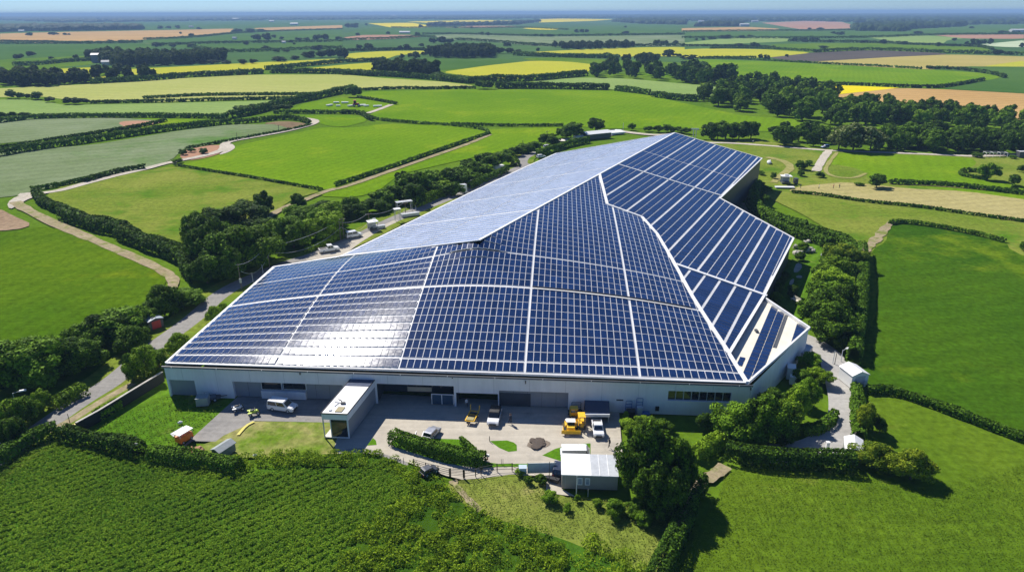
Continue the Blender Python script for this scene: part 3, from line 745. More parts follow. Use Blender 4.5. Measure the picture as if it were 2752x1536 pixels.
def _flash():
    best = []
    for u in range(2, 96, 4):
        for v in range(1, 60, 3):
            q = z0_(FL) + E1 * u + E2 * v
            if not inside(np.array([[u, v]], float), fuv)[0]: continue
            z = zF(q); g1 = (zF(q + E1) - zF(q - E1)) / 2 + TL1; g2 = (zF(q + E2) - zF(q - E2)) / 2 + TL2
            n = (Vector((0, 0, 1)) - E1 * g1 - E2 * g2).normalized()
            pv = Vector((q.x, q.y, z)); hh = ((EYE - pv).normalized() + S_DIR).normalized()
            best.append((round(math.degrees(math.acos(min(1, n.dot(hh)))), 1), u, v))
    best.sort(); print('FLASH', best[:30])
def z0_(v): return Vector((v.x, v.y, 0))
import os
if os.environ.get('DIAG'): _flash()
def clip_cell(poly, x0, x1, y0, y1):
    for ax, lim, sg in ((0, x0, 1), (0, x1, -1), (1, y0, 1), (1, y1, -1)):
        out = []
        for i in range(len(poly)):
            a, b = poly[i], poly[(i + 1) % len(poly)]
            da, db = (a[ax] - lim) * sg, (b[ax] - lim) * sg
            if da >= 0: out.append(a)
            if (da > 0 > db) or (da < 0 < db):
                t = da / (da - db); out.append((a[0] + (b[0] - a[0]) * t, a[1] + (b[1] - a[1]) * t))
        poly = out
        if len(poly) < 3: return []
    q = [poly[0]]
    for p in poly[1:]:
        if abs(p[0] - q[-1][0]) + abs(p[1] - q[-1][1]) > 1e-4: q.append(p)
    return q if len(q) >= 3 and abs(area(q)) > 0.02 else []

def shrink(poly, d):
    n = len(poly); s = 1 if area(poly) > 0 else -1; out = []
    for i in range(n):
        p = Vector((poly[i - 1][0], poly[i - 1][1])); c = Vector((poly[i][0], poly[i][1])); q = Vector((poly[(i + 1) % n][0], poly[(i + 1) % n][1]))
        a = (c - p).normalized(); b = (q - c).normalized()
        na = Vector((-a.y, a.x)) * s; nb = Vector((-b.y, b.x)) * s
        m = na + nb; k = m.length_squared
        out.append(tuple(c + (m * (2 * d / k) if k > 0.15 else na * d)))
    return out

works = thing('warehouse', 'huge white low warehouse with a faceted roof covered in solar panels', 'warehouse', (0, 0, 0))
def deck(name, poly, org, ex, ey, zf, mat, step=3.0):
    """roof skin under the panels, following the height function"""
    uv = [((Vector(p) - org).dot(ex), (Vector(p) - org).dot(ey)) for p in poly]
    lo = [min(q[k] for q in uv) for k in (0, 1)]; hi = [max(q[k] for q in uv) for k in (0, 1)]
    m = MB(); x = lo[0]
    while x < hi[0]:
        y = lo[1]
        while y < hi[1]:
            c = clip_cell(uv, x, x + step, y, y + step)
            if c:
                if area(c) < 0: c = c[::-1]
                w = [org + ex * a + ey * b for a, b in c]
                m.add([(p.x, p.y, zf(p)) for p in w], [tuple(range(len(w)))])
            y += step
        x += step
    return m.build(name, mat, works)

# panel glass
def panel_mat(name, deep, pale, rough, ior=1.5, coat=0.6):
    m, nt, bs = new_mat(name)
    geo = N(nt, 'ShaderNodeNewGeometry')
    pos = geo.outputs['Position']
    col = mixc(nt, geo.outputs['Random Per Island'], deep, pale)
    f = noise_fac(nt, 0.35, 5, 0.65, pos)
    col = scalec(nt, col, mapr(nt, f, 0.3, 0.7, 0.75, 1.3))
    nt.links.new(col, bs.inputs['Base Color'])
    f2 = noise_fac(nt, 1.7, 5, 0.7, pos)
    nt.links.new(mapr(nt, f2, 0.3, 0.7, rough * 0.8, rough * 1.25), bs.inputs['Roughness'])
    bs.inputs['IOR'].default_value = ior
    bs.inputs['Coat Weight'].default_value = coat; bs.inputs['Coat Roughness'].default_value = 0.26
    b = N(nt, 'ShaderNodeBump', Strength=0.012, Distance=0.1)
    nt.links.new(f2, b.inputs['Height']); nt.links.new(b.outputs[0], bs.inputs['Normal'])
    return m
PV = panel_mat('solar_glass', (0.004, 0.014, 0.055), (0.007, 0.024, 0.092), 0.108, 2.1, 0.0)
PVL = panel_mat('solar_glass_sky_pale', (0.24, 0.28, 0.42), (0.33, 0.38, 0.55), 0.22, 2.3, 0.2)  # left-slope panels: sky reflection painted in as a paler base colour

ZOFF = 0.10
def panel_faces(m, uvp, org, ex, ey, zf, lean=(0, 0), cen=None, thick=0.06, up=0.0):
    if area(uvp) < 0: uvp = uvp[::-1]
    cu = cen or (sum(p[0] for p in uvp) / len(uvp), sum(p[1] for p in uvp) / len(uvp))
    top = []; n = len(uvp)
    c = org + ex * cu[0] + ey * cu[1]; e = 0.4
    z0 = zf(c); g1 = (zf(c + ex * e) - zf(c - ex * e)) / (2 * e); g2 = (zf(c + ey * e) - zf(c - ey * e)) / (2 * e)
    lift = ZOFF + up + abs(lean[0]) * 0.55 + abs(lean[1]) * 0.9
    for a, b in uvp:
        w = org + ex * a + ey * b
        top.append((w.x, w.y, z0 + (g1 + lean[0]) * (a - cu[0]) + (g2 + lean[1]) * (b - cu[1]) + lift))
    m.add(top + [(p[0], p[1], p[2] - thick) for p in top], [tuple(range(n))] + [(i, n + i, n + (i + 1) % n, (i + 1) % n) for i in range(n)])

def arrays(poly, org, ex, ey, zf, cols, rows, lean=(0, 0), inset=0.3, singles=0, frame=0.0, mat=None):
    """cols/rows: blocks, each a list of (start, end) intervals; one solar_array part per block"""
    ins = shrink(poly, inset) if inset else poly
    uv = [((Vector((p[0], p[1], 0)) - Vector((org.x, org.y, 0))).dot(ex), (Vector((p[0], p[1], 0)) - Vector((org.x, org.y, 0))).dot(ey)) for p in ins]
    o2 = Vector((org.x, org.y, 0)); left = singles; lean0 = lean
    for rb in rows:
        for cb in cols:
            m = MB(); single = []; fm = MB()
            for y0, y1 in rb:
                for x0, x1 in cb:
                    c = clip_cell(uv, x0, x1, y0, y1)
                    if not c or abs(area(c)) < 0.25: continue
                    near_peak = zf is zF and ((o2 + ex * c[0][0] + ey * c[0][1]) - z0(RE)).length < 5.0
                    lean = (-0.08, -0.07) if near_peak else lean0
                    if frame:
                        fx_ = min(frame, 0.05)
                        c2 = clip_cell(uv, x0 - fx_, x1 + fx_, y0 - frame, y1 + frame)
                        if c2: panel_faces(fm, c2, o2, ex, ey, zf, lean, (sum(p[0] for p in c) / len(c), sum(p[1] for p in c) / len(c)), 0.12, -0.02)
                    if left > 0 and len(c) == 4 and abs(area(c)) > 0.95 * (x1 - x0) * (y1 - y0):
                        q = MB(); panel_faces(q, c, o2, ex, ey, zf, lean); single.append(q); left -= 1
                    else:
                        panel_faces(m, c, o2, ex, ey, zf, lean)
            if not m.f and not single: continue
            if m.f: o = m.build('solar_array', mat or PV, works)
            else: o = empty('solar_array'); o.parent = works
            for q in single: q.build('solar_panel', PV, o)
            if fm.f: fm.build('panel_frame', FRAME, o)

def cells(start, end, pitch, gap, wide_every=0, wide=0.0):
    """blocks of intervals"""
    out = [[]]; x = start; k = 0
    while x + pitch * 0.6 < end:
        out[-1].append((x + gap / 2, min(x + pitch, end) - gap / 2)); x += pitch; k += 1
        if wide_every and k % wide_every == 0:
            x += wide; out.append([])
    return [b for b in out if b]

def z0(v): return Vector((v.x, v.y, 0))
zFd = lambda p: zF(p) - max(0.0, 1.1 - 0.16 * (Vector((p[0], p[1], 0)) - z0(RE)).length)      # skin dips under the panels at the ridge end
deck('roof', frontP, z0(FL), E1, E2, zFd, ROOFW, 1.0)
deck('roof', rightP, z0(AP), AX, BX, zR, ROOFW, 8.0)
deck('roof', leftP, z0(AP), AX, -BX, zL, ROOFW, 8.0)
deck('roof', nearP, z0(JJ), AX, BX, zN, CREAM, 8.0)
# front slope: blocks 20 m wide, ruled by the broad white walkways of the photo
FO = z0(FL)
def fu(c, x, y, z=6.0): return (P(c, x, y, z) - FL).dot(E1)
uA = fu('m', 1370, 1380); uB = fu('m', 410, 1370); uC = fu('m', 2235, 1400)
fcols = []
edges = [0.2, uB - (uA - uB), uB, uA, uC, uC + 20.6]
for a, b in zip(edges, edges[1:]):
    n = max(1, round((b - a - 0.35) / 1.19)); p = (b - a - 0.35) / n
    fcols.append([(a + 0.2 + i * p + 0.06, a + 0.2 + (i + 1) * p - 0.06) for i in range(n)])
def hitF(c, x, y):           # where a sight line meets the warped front slope
    d = ray(*px(c, x, y)); t = 60.0
    while t < 330 and EYE.z + d.z * t > zF(EYE + d * t): t += 0.25
    return to_uv(EYE + d * t)
vstep = (hitF('m', 1480, 786)[1] + hitF('m', 2400, 815)[1]) / 2; vrow = (hitF('m', 900, 505)[1] + hitF('m', 1900, 525)[1]) / 2
def frow(v0, v1, p=2.4, g=0.17):
    n = max(1, round((v1 - v0) / p)); q = (v1 - v0) / n
    return [(v0 + i * q + g / 2, v0 + (i + 1) * q - g / 2) for i in range(n)]
print('ROWS', vstep, vrow)
frows = [[(0.35, 2.35)], frow(2.75, vstep - 0.25), frow(vstep + 0.35, vrow - 0.15), frow(vrow + 0.25, 106.0, 2.3)]
lrow_ = [[(0.35, 2.3)], frow(2.75, vstep - 0.25, 2.42, 0.72), frow(vstep + 0.35, vrow - 0.15, 2.42, 0.6), frow(vrow + 0.25, 106.0, 2.3, 0.4)]
lcol_ = [[(a + 0.045, b - 0.0) for a, b in blk] for blk in [[(a - 0.045, b + 0.045) for a, b in blk] for blk in fcols[:2]]]
for cs, rs, fr_, sg_, lk in ((lcol_, lrow_, 0.04, 34, 1.0), (fcols[2:3], frows, 0.05, 20, 0.0), (fcols[3:], frows, 0.05, 46, 0.0)):
    arrays(frontP, FO, E1, E2, zF, cs, rs[:2], (TL1 * lk, TL2 * lk), 0.45, sg_, fr_)
    arrays(frontP, FO, E1, E2, zF, cs, rs[2:3], (TL1 * lk * 0.6, TL2 * lk * 0.6), 0.45, 0, fr_)
    arrays(frontP, FO, E1, E2, zF, cs, rs[3:], (TL1 * lk * 0.2, TL2 * lk * 0.2), 0.45, 0, fr_)
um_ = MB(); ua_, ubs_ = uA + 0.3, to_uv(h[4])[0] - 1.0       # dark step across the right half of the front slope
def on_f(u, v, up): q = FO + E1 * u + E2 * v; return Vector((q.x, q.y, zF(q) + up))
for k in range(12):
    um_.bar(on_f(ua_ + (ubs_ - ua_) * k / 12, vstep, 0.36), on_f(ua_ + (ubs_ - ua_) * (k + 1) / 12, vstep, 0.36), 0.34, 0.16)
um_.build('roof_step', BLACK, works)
# right slope: bands run along the ridge
RO = z0(AP)
aB2 = (sa(PR('r', 1010, 450)) + sa(PR('r', 1980, 712))) / 2; aB3 = (sa(PR('r', 1280, 310)) + sa(PR('r', 2170, 540))) / 2
aB1 = (sa(PR('z8', 190, 372)) + sa(NR2)) / 2
aEnd = sa(RF)
def bands(a0, a1, pitch, gap, wide, every): return cells(a0, a1, pitch, gap, every, wide)
dcols = bands(0.5, 58.0, 1.95, 0.28, 0.36, 4)
def arows(a0, a1, p=2.05, g=0.18):
    n = max(1, round((a1 - a0) / p)); q = (a1 - a0) / n
    return [[(a0 + i * q + g / 2, a0 + (i + 1) * q - g / 2) for i in range(n)]]
for a0, a1 in ((aB1 + 0.5, aB2 - 0.35), (aB2 + 0.35, aB3 - 0.25), (aB3 + 0.25, aEnd - 0.4)):
    arrays(rightP, RO, BX, AX, zR, dcols, arows(a0, a1), (0.0, 0.0), 0.35)
ncols = cells(20.0, 56.2, 3.3, 0.6)
ncols = [[c] for c in ncols[0]]
arrays(rightP, RO, BX, AX, zR, ncols, arows(aB1 - 46, aB1 - 0.5, 1.25, 0.15), (0.0, 0.0), 0.35)
# left slope: rows run straight up it, seen almost edge-on
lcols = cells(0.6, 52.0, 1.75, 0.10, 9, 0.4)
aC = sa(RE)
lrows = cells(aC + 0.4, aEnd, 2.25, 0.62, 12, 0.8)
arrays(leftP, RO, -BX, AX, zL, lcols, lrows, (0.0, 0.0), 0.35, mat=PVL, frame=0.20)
# low roof at the near right corner: two double bands and a corner band
dS = sd(NR2); DN = sd(NR1) - dS
arrays(nearP, RO, BX, AX, zN, [[(dS + DN * 0.20, dS + DN * 0.335), (dS + DN * 0.35, dS + DN * 0.485)], [(dS + DN * 0.765, dS + DN * 0.98)]],
       arows(aB1 - 45, aB1 + 20, 1.5, 0.14), (0, 0), 0.3)
arrays(nearP, RO, BX, AX, zN, [[(dS + 0.5, dS + 1.4)]], arows(aB1 - 33, aB1 - 29.5, 1.4, 0.12), (0, 0), 0.5)

# white cappings on ridges, hips and edges; step faces
def strip(name, pts, w, hgt, mat=WHITE, lift=0.0):
    m = MB()
    for a, b in zip(pts, pts[1:]):
        a = Vector(a) + Vector((0, 0, lift + hgt / 2)); b = Vector(b) + Vector((0, 0, lift + hgt / 2))
        m.bar(a, b, w, hgt)
    return m.build(name, mat, works)
strip('ridge_cap', [RE, AP, RF], 0.6, 0.2)
strip('hip_cap', [HL, RE], 0.4, 0.2)
strip('hip_cap', [AP] + h + [JJ], 0.7, 0.3)
strip('hip_cap', [JJ, FR], 0.5, 0.3)
strip('verge', [BL, FL], 0.35, 0.2, WHITE)
strip('verge', [HL, BL], 0.5, 0.2, WHITE)
strip('verge', [NR2, MR], 0.45, 0.22); strip('verge', [MR, IR], 0.5, 0.22); strip('verge', [IR, FRR], 0.4, 0.22); strip('verge', [FRR, RF], 0.5, 0.22)
strip('verge', [RF, LF], 0.5, 0.22); strip('verge', [LF, LE2, LE1, HL], 0.5, 0.2)
def onR(a, d): q = AP + AX * a + BX * d; return Vector((q.x, q.y, zR(q)))
strip('walkway', [onR(aB1, 36.5), onR(aB1, 56.3)], 0.9, 0.12, WHITE, 0.12)
strip('walkway', [onR(aB2, 0.4), onR(aB2, 33.5)], 0.55, 0.1, WHITE, 0.12)
m = MB()     # step down to the low corner roof
for a, b in ((JJ, NR2),):
    m.add([(a.x, a.y, a.z + 0.1), (b.x, b.y, b.z + 0.1), (b.x, b.y, 4.9), (a.x, a.y, 4.9)], [(0, 3, 2, 1)])
m.build('step_face', DGREY, works)
strip('step_edge', [JJ, NR2], 0.55, 0.25)
q0 = z0(JJ) + BX * 7.4; 
lowdark = MB(); a0 = sa(NR1) - 21; 
lowdark.bar(onR(sa(NR1) - 11.0, dS + DN * 0.53), onR(sa(NR1) + 5.0, dS + DN * 0.53), DN * 0.06, 0.02)
lowdark.v = [(x, y, 5.44 + (0.06 if i % 2 else 0)) for i, (x, y, z) in enumerate(lowdark.v)]
lowdark.build('roof_gutter', DGREY, works)
vent = MB(); cq = z0(onR(sa(NR2) - 17, dS + DN * 0.13)); vent.box(cq.x - 0.25, cq.x + 0.25, cq.y - 0.5, cq.y + 0.5, 5.4, 5.8); vent.build('roof_vent', DGREY, works)

# walls (0.35 m inside the eaves) ------------------------------------------------
def off(v, d): return Vector((v.x, v.y, v.z)) + d
def wallquad(name, pts, zt, mat, base=-0.3):
    m = MB()
    for (a, za), (b, zb) in zip(zip(pts, zt), zip(pts[1:], zt[1:])):
        m.add([(a.x, a.y, base), (b.x, b.y, base), (b.x, b.y, zb), (a.x, a.y, za)], [(0, 1, 2, 3)])
    return m.build(name, mat, works)
iL = E1 * 0.35; iB = -BX * 0.4
Wb = [z0(GA), z0(BL) + iL, z0(HL) + BX * 0.5 + AX * 0.2, z0(LE1) + BX * 0.5, z0(LE2) + BX * 0.5, z0(LF) + BX * 0.5 - AX * 0.4]
wallquad('wall', Wb, [5.7, 5.9] + [zL(p) - 0.1 for p in Wb[2:]], WALLW)
gB = [z0(LF) + BX * 0.5 - AX * 0.4, z0(RF) - AX * 0.4, z0(FRR) - AX * 0.4 - BX * 0.4]
wallquad('wall', gB, [zL(gB[0]) - 0.1, ZR - 0.1, zR(gB[2]) - 0.1], WALLW)
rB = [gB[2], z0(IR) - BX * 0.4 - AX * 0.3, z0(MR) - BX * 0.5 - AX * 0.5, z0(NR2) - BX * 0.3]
wallquad('wall', rB, [zR(p) - 0.1 for p in rB], DGREY)  # white walls coloured dark grey to paint in their shade
cB = [z0(NR2) - BX * 0.2, z0(NR1) - BX * 0.1, z0(GB)]
wallquad('wall', [cB[0], cB[1]], [5.8, 5.55], WALLW); wallquad('wall', [cB[1], cB[2]], [5.55, 5.65], WALLW)
strip('parapet', [z0(FR) + Vector((0, 0, 5.55)), z0(NR1) + Vector((0, 0, 5.5)), z0(NR2) + Vector((0, 0, 5.6))], 0.35, 0.5)

# front wall with its bays -------------------------------------------------------
FW = (GB - GA).length
def WU(c, x, y):
    p = onplane(c, x, y, GA, E2); return (p - GA).dot(E1), p.z
def wp(u, z, d=0.0): q = GA + E1 * u + E2 * d; return Vector((q.x, q.y, z))
HT = 5.65
bays = []      # u0,u1,z0,z1,depth, back material
def bay(c0, c1, depth, mat, zlo=0.0):
    (u0, zt), (u1, zb) = WU(*c0), WU(*c1); bays.append([u0, u1, zlo if zlo is not None else zb, zt, depth, mat]); return bays[-1]
b1 = bay(('z2', 130, 782), ('z2', 562, 1030), 0.35, GREYP)
b2 = bay(('z2', 1085, 807), ('z3', 470, 600), 0.6, GREYP)
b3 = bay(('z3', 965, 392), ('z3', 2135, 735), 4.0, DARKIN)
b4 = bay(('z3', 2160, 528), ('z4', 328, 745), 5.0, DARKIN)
b5 = bay(('z4', 340, 495), ('z4', 1380, 790), 0.7, GREYP)
b6 = bay(('z5', 318, 948), ('z5', 1250, 1108), 0.35, DARKIN, None); b6[2] = WU('z5', 315, 1090)[1]
us = sorted({0.0, FW} | {x for b in bays for x in b[:2]})
m = MB()
for ua, ub in zip(us, us[1:]):
    um = (ua + ub) / 2; zs = [(-0.3, HT)]
    for b in bays:
        if b[0] < um < b[1]:
            zs = [(-0.3, b[2])] * (b[2] > 0) + [(b[3], HT)]
    for za, zb in zs:
        m.add([wp(ua, za), wp(ub, za), wp(ub, zb), wp(ua, zb)], [(0, 1, 2, 3)])
m.build('wall', WALLW, works)
JAMB = WALLW
for b in bays:
    u0, u1, za, zb, dp, mat = b
    base = za if za > 0 else -0.05
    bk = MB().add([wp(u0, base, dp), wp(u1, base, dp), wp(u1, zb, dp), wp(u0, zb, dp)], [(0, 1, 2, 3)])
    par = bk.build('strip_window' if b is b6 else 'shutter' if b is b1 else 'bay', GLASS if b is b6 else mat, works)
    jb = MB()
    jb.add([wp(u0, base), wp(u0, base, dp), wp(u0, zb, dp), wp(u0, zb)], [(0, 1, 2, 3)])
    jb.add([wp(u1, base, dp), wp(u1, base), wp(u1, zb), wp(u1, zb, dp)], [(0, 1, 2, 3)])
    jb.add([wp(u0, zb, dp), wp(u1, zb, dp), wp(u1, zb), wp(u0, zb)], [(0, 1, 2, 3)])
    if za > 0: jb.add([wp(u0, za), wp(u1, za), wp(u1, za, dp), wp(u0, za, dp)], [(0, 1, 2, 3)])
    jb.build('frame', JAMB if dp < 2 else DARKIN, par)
def wbox(mb, u0, u1, d0, d1, za, zb):
    return mb.hexa([wp(u0, za, d0), wp(u1, za, d0), wp(u1, za, d1), wp(u0, za, d1)], [wp(u0, zb, d0), wp(u1, zb, d0), wp(u1, zb, d1), wp(u0, zb, d1)])
# shutter ribs, strip-window mullions
mm = MB()
for k in range(1, 8):
    u = b6[0] + (b6[1] - b6[0]) * k / 8; wbox(mm, u - 0.05, u + 0.05, 0.2, 0.34, b6[2] + 0.01, b6[3] - 0.01)
mm.build('mullion', LGREY, works)
mm = MB(); wbox(mm, b6[0] - 0.2, b6[1] + 0.2, -0.12, 0.05, b6[2] - 0.16, b6[2] - 0.02); mm.build('window_sill', WHITE, works)
# two windows and the projecting panel under them in the second bay
for x0, x1 in ((1512, 1818), (1842, 2186)):
    ua, zt = WU('z2', x0, 832 + (x0 - 1512) * 0.04); ub, zb = WU('z2', x1, 945)
    fr = MB(); wbox(fr, ua - 0.1, ub + 0.1, 0.35, 0.58, zb - 0.1, zt + 0.1); fo = fr.build('window', WHITE, works)
    pn = MB(); wbox(pn, ua, ub, 0.30, 0.36, zb, zt); pn.build('pane', GLASS, fo)
ua, zt = WU('z2', 1512, 945); ub, _ = WU('z2', 2192, 1050)
mm = MB(); wbox(mm, ua, ub, 0.1, 0.58, -0.05, zt - 0.15); mm.build('wall_panel', WALLW, works)
# cladding joints on the grey bays
mm = MB()
for b in (b2, b5):
    u = b[0] + 2.4
    while u < b[1] - 0.5: wbox(mm, u - 0.02, u + 0.02, b[4] - 0.02, b[4] + 0.01, 0, b[3] - 0.03); u += 2.4
mm.build('cladding_joint', DGREY, works)
mm = MB()
for u in np.arange(3.0, FW, 6.0):
    lo_ = max([b[3] for b in bays if b[0] - 0.1 < u < b[1] + 0.1] + [-0.1])
    wbox(mm, u - 0.025, u + 0.025, -0.012, 0.0, lo_ + 0.02, HT - 0.2)
mm.build('wall_joint', LGREY, works)
# glazed bay: frames, tan boards, half-height screens
gm = MB(); u0, u1 = b3[0], b3[1]; uq = WU('z3', 1790, 600)[0]; ub_ = WU('z3', 1410, 500)[0]
for u in (ub_, WU('z3', 1545, 500)[0], uq, WU('z3', 1915, 500)[0]): wbox(gm, u - 0.06, u + 0.06, 1.0, 1.12, 2.6, b3[3] - 0.02)
gm.build('glazing_frame', DGREY, works)
gl = MB(); wbox(gl, ub_, u1 - 0.1, 1.14, 1.18, 2.7, b3[3] - 0.05); gl.build('glazing', GLASS, works)
gb = MB(); wbox(gb, ub_, uq - 0.1, 0.95, 1.1, 1.9, 2.75); gb.build('board', pmat('tan_board', (0.34, 0.30, 0.22), 0.8), works)
sc = MB()
for u in (uq, WU('z3', 1945, 650)[0], u1 - 0.15): wbox(sc, u - 0.06, u + 0.06, 0.10, 0.22, 0, 1.9)
wbox(sc, uq - 0.06, u1 - 0.09, 0.10, 0.22, 1.9, 2.02); so_ = sc.build('screen', WHITE, works)
sg = MB(); wbox(sg, uq + 0.1, u1 - 0.25, 0.14, 0.18, 0.05, 1.88); sg.build('pane', pmat('blue_glass', (0.04, 0.08, 0.13), 0.1), so_)
# dark slab painting the shade inside a doorway in the last bay
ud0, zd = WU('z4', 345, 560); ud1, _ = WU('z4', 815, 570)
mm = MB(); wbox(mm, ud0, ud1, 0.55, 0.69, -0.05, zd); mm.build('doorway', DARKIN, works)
# gutter, eaves edge, downpipes, spouts along the front
gt = MB(); wbox(gt, -0.3, FW + 0.2, -0.25, -0.02, 5.52, 5.82); gt.build('gutter', DGREY, works)
gt = MB(); wbox(gt, -0.2, FW + 0.1, -0.30, -0.26, 5.56, 5.62); gt.build('gutter_pipe', LGREY, works)
fe = MB(); p_, q_ = to_uv(FL), to_uv(FR)
strip('eaves_edge', [FL, FR], 0.25, 0.14)
fl = MB()
for u in np.linspace(1.5, FW - 2, 13):
    wbox(fl, u - 0.05, u + 0.05, -0.34, -0.25, 5.5, 5.78)
fl.build('gutter_bracket', WHITE, works)
for c, x, y in (('z3', 2105, 285), ('z4', 742, 365), ('z2', 2110, 680), ('z5', 1555, 910)):
    u, z = WU(c, x, y); s_ = MB(); wbox(s_, u - 0.07, u + 0.07, -0.22, 0.0, z - 0.28, z + 0.2); s_.build('rain_spout', BLACK, works)
sv = MB(); ua, z_ = WU('z4', 2108, 636); ub, _ = WU('z4', 2212, 636); wbox(sv, ua, ub, -0.06, 0, z_ - 0.12, z_ + 0.12); sv.build('wall_vent', DGREY, works)
sv = MB(); ua, z_ = WU('z5', 118, 1210); wbox(sv, ua, ua + 0.6, -0.2, 0, z_ - 0.4, z_ + 0.4); sv.build('meter_box', BLACK, works)

# entrance wing ---------------------------------------------------------------------
wing = thing('entrance_wing', 'white flat-roofed entrance wing jutting from the warehouse front', 'annex')
a_ = P('z3', 172, 1203); b_ = P('z3', 560, 1212)
WY0 = ((a_ + b_) / 2 - GA).dot(E2); u_0 = (a_ - GA).dot(E1); u_1 = (b_ - GA).dot(E1)
ubk = (onplane('z3', 930, 322, GA, E2) - GA).dot(E1); sk_ = (ubk - u_1) / (-WY0)      # the wing leans to the right as it runs back
HW = 4.4
def an(u, d, z): q = GA + E1 * (u + sk_ * (d - WY0)) + E2 * d; return Vector((q.x, q.y, z))
def abox(mb, u0, u1, d0, d1, za, zb): return mb.hexa([an(u0, d0, za), an(u1, d0, za), an(u1, d1, za), an(u0, d1, za)], [an(u0, d0, zb), an(u1, d0, zb), an(u1, d1, zb), an(u0, d1, zb)])
D1 = -0.02
mm = MB(); abox(mm, u_0, u_1, WY0, D1, HW - 0.16, HW); ro = mm.build('roof', WHITE, wing)
mm = MB(); abox(mm, u_0 + 0.05, u_1 - 0.05, D1 - 2.2, D1 - 0.05, HW + 0.002, HW + 0.06); mm.build('roof_cover', NAVY, ro)
mm = MB()
abox(mm, u_0 - 0.06, u_1 + 0.06, WY0 - 0.06, WY0, HW - 0.1, HW + 0.1); abox(mm, u_1, u_1 + 0.06, WY0, D1, HW - 0.1, HW + 0.1); abox(mm, u_0 - 0.06, u_0, WY0, D1, HW - 0.1, HW + 0.1)
mm.build('roof_edge', BLACK, ro)
mm = MB(); abox(mm, u_0, u_1, WY0 + 0.02, WY0 + 0.2, HW - 1.1, HW - 0.17); abox(mm, u_1 - 0.2, u_1 - 0.02, WY0 + 0.2, D1, HW - 1.3, HW - 0.17); abox(mm, u_0 + 0.02, u_0 + 0.2, WY0 + 0.2, D1, HW - 1.1, HW - 0.17)
mm.build('fascia', WALLW, wing)
mm = MB(); abox(mm, u_1 - 0.16, u_1 - 0.04, WY0 + 0.25, D1, -0.05, HW - 1.31); mm.build('wall', GREYP, wing)
mm = MB(); abox(mm, u_0 + 1.2, u_0 + 1.32, WY0 + 0.25, D1, -0.05, HW - 0.2); mm.build('wall', GREYP, wing)
mm = MB(); abox(mm, u_0 + 1.33, u_1 - 0.2, WY0 + 0.1, WY0 + 0.14, 0.15, HW - 1.12); gw = mm.build('window', GLASS, wing)
mm = MB()
abox(mm, u_0 + 1.2, u_0 + 1.33, WY0 + 0.02, WY0 + 0.2, -0.05, HW - 1.1); abox(mm, u_1 - 0.2, u_1 - 0.02, WY0 + 0.02, WY0 + 0.2, -0.05, HW - 1.1); abox(mm, u_0 + 1.33, u_1 - 0.2, WY0 + 0.02, WY0 + 0.2, -0.05, 0.14)
mm.build('frame', WALLW, gw)
mm = MB(); abox(mm, u_0 + 0.03, u_0 + 0.16, WY0 + 0.03, WY0 + 0.18, -0.05, HW - 1.1); mm.build('post', LGREY, wing)
mm = MB(); abox(mm, u_0, u_0 + 1.2, WY0, WY0 + 2.5, -0.04, 0.1); mm.build('porch_slab', CREAM, wing)
mm = MB(); abox(mm, u_1 - 2.2, u_1 - 1.1, WY0 + 0.5, WY0 + 1.9, HW + 0.002, HW + 0.12); mm.build('roof_hatch', pmat('straw_hatch', (0.36, 0.31, 0.17), 0.8), wing)
mm = MB(); c = an(u_1 - 1.9, WY0 + 3.0, HW); mm.box(c.x - 0.4, c.x + 0.3, c.y - 0.25, c.y + 0.2, HW, HW + 0.3); mm.bar((c.x - 0.3, c.y + 0.3, HW + 0.3), (c.x - 0.9, c.y + 0.6, HW + 0.45), 0.12); mm.build('roof_unit', DGREY, wing)
mm = MB(); c = an(u_0 + 1.2, WY0 + 2.0, HW); mm.bar((c.x, c.y, HW + 0.08), (c.x + 0.5, c.y + 1.2, HW + 0.08), 0.08); mm.bar((c.x + 0.5, c.y + 1.2, HW + 0.08), (c.x - 0.3, c.y + 1.3, HW + 0.08), 0.08); mm.cyl((c.x - 0.4, c.y - 1.0, HW), (c.x - 0.4, c.y - 1.0, HW + 0.15), 0.3); mm.build('roof_cable', LGREY, wing)
# ------------------------------------------------------------------ roads, yard, paths
YN = dict(near=True, it=0)
sheet('car_park', [('f', [(1330, 520), (1800, 95), (1810, 40), (2576, 60), (2640, 300), (2430, 300), (1920, 290), (1680, 400), (1620, 445), (1450, 440)])], ASPH, 'grey asphalt car park on the left of the entrance wing', 'car park', **YN)
sheet('yard', [('g', [(-180, 60), (2080, 180), (2110, 560), (2080, 620), (1640, 640), (1450, 700), (1280, 690), (1050, 720), (900, 730), (780, 700), (520, 610), (380, 565), (150, 525), (-30, 545), (-60, 480), (30, 200)])], CONC, 'pale concrete service yard in front of the loading bays', 'yard', **YN)
sheet('lane_patch', [('g', [(-40, 540), (0, 505), (170, 488), (380, 560), (520, 610), (440, 640), (300, 560), (150, 528)])], ASPH, 'worn tarmac strip leading to the field gate', 'path', near=True)
sheet('lawn', [('g', [(370, 440), (420, 420), (520, 418), (900, 428), (950, 470), (1020, 560), (1080, 598), (1180, 612), (1440, 610), (1445, 632), (1000, 640), (780, 610), (380, 480)])], G_ISLE, 'long triangular lawn behind the clipped yard hedge', 'lawn', **YN)
sheet('lawn', [('g', [(1108, 440), (1240, 436), (1290, 452), (1312, 470), (1314, 515), (1250, 522), (1180, 492)])], G_ISLE, 'small leaf-shaped grass island in the middle of the yard', 'lawn', **YN)
sheet('lawn', [('g', [(1505, 548), (1600, 500), (1720, 466), (1868, 458), (1868, 600), (1640, 590)])], G_ISLE, 'grass wedge behind the portable cabin', 'lawn', **YN)
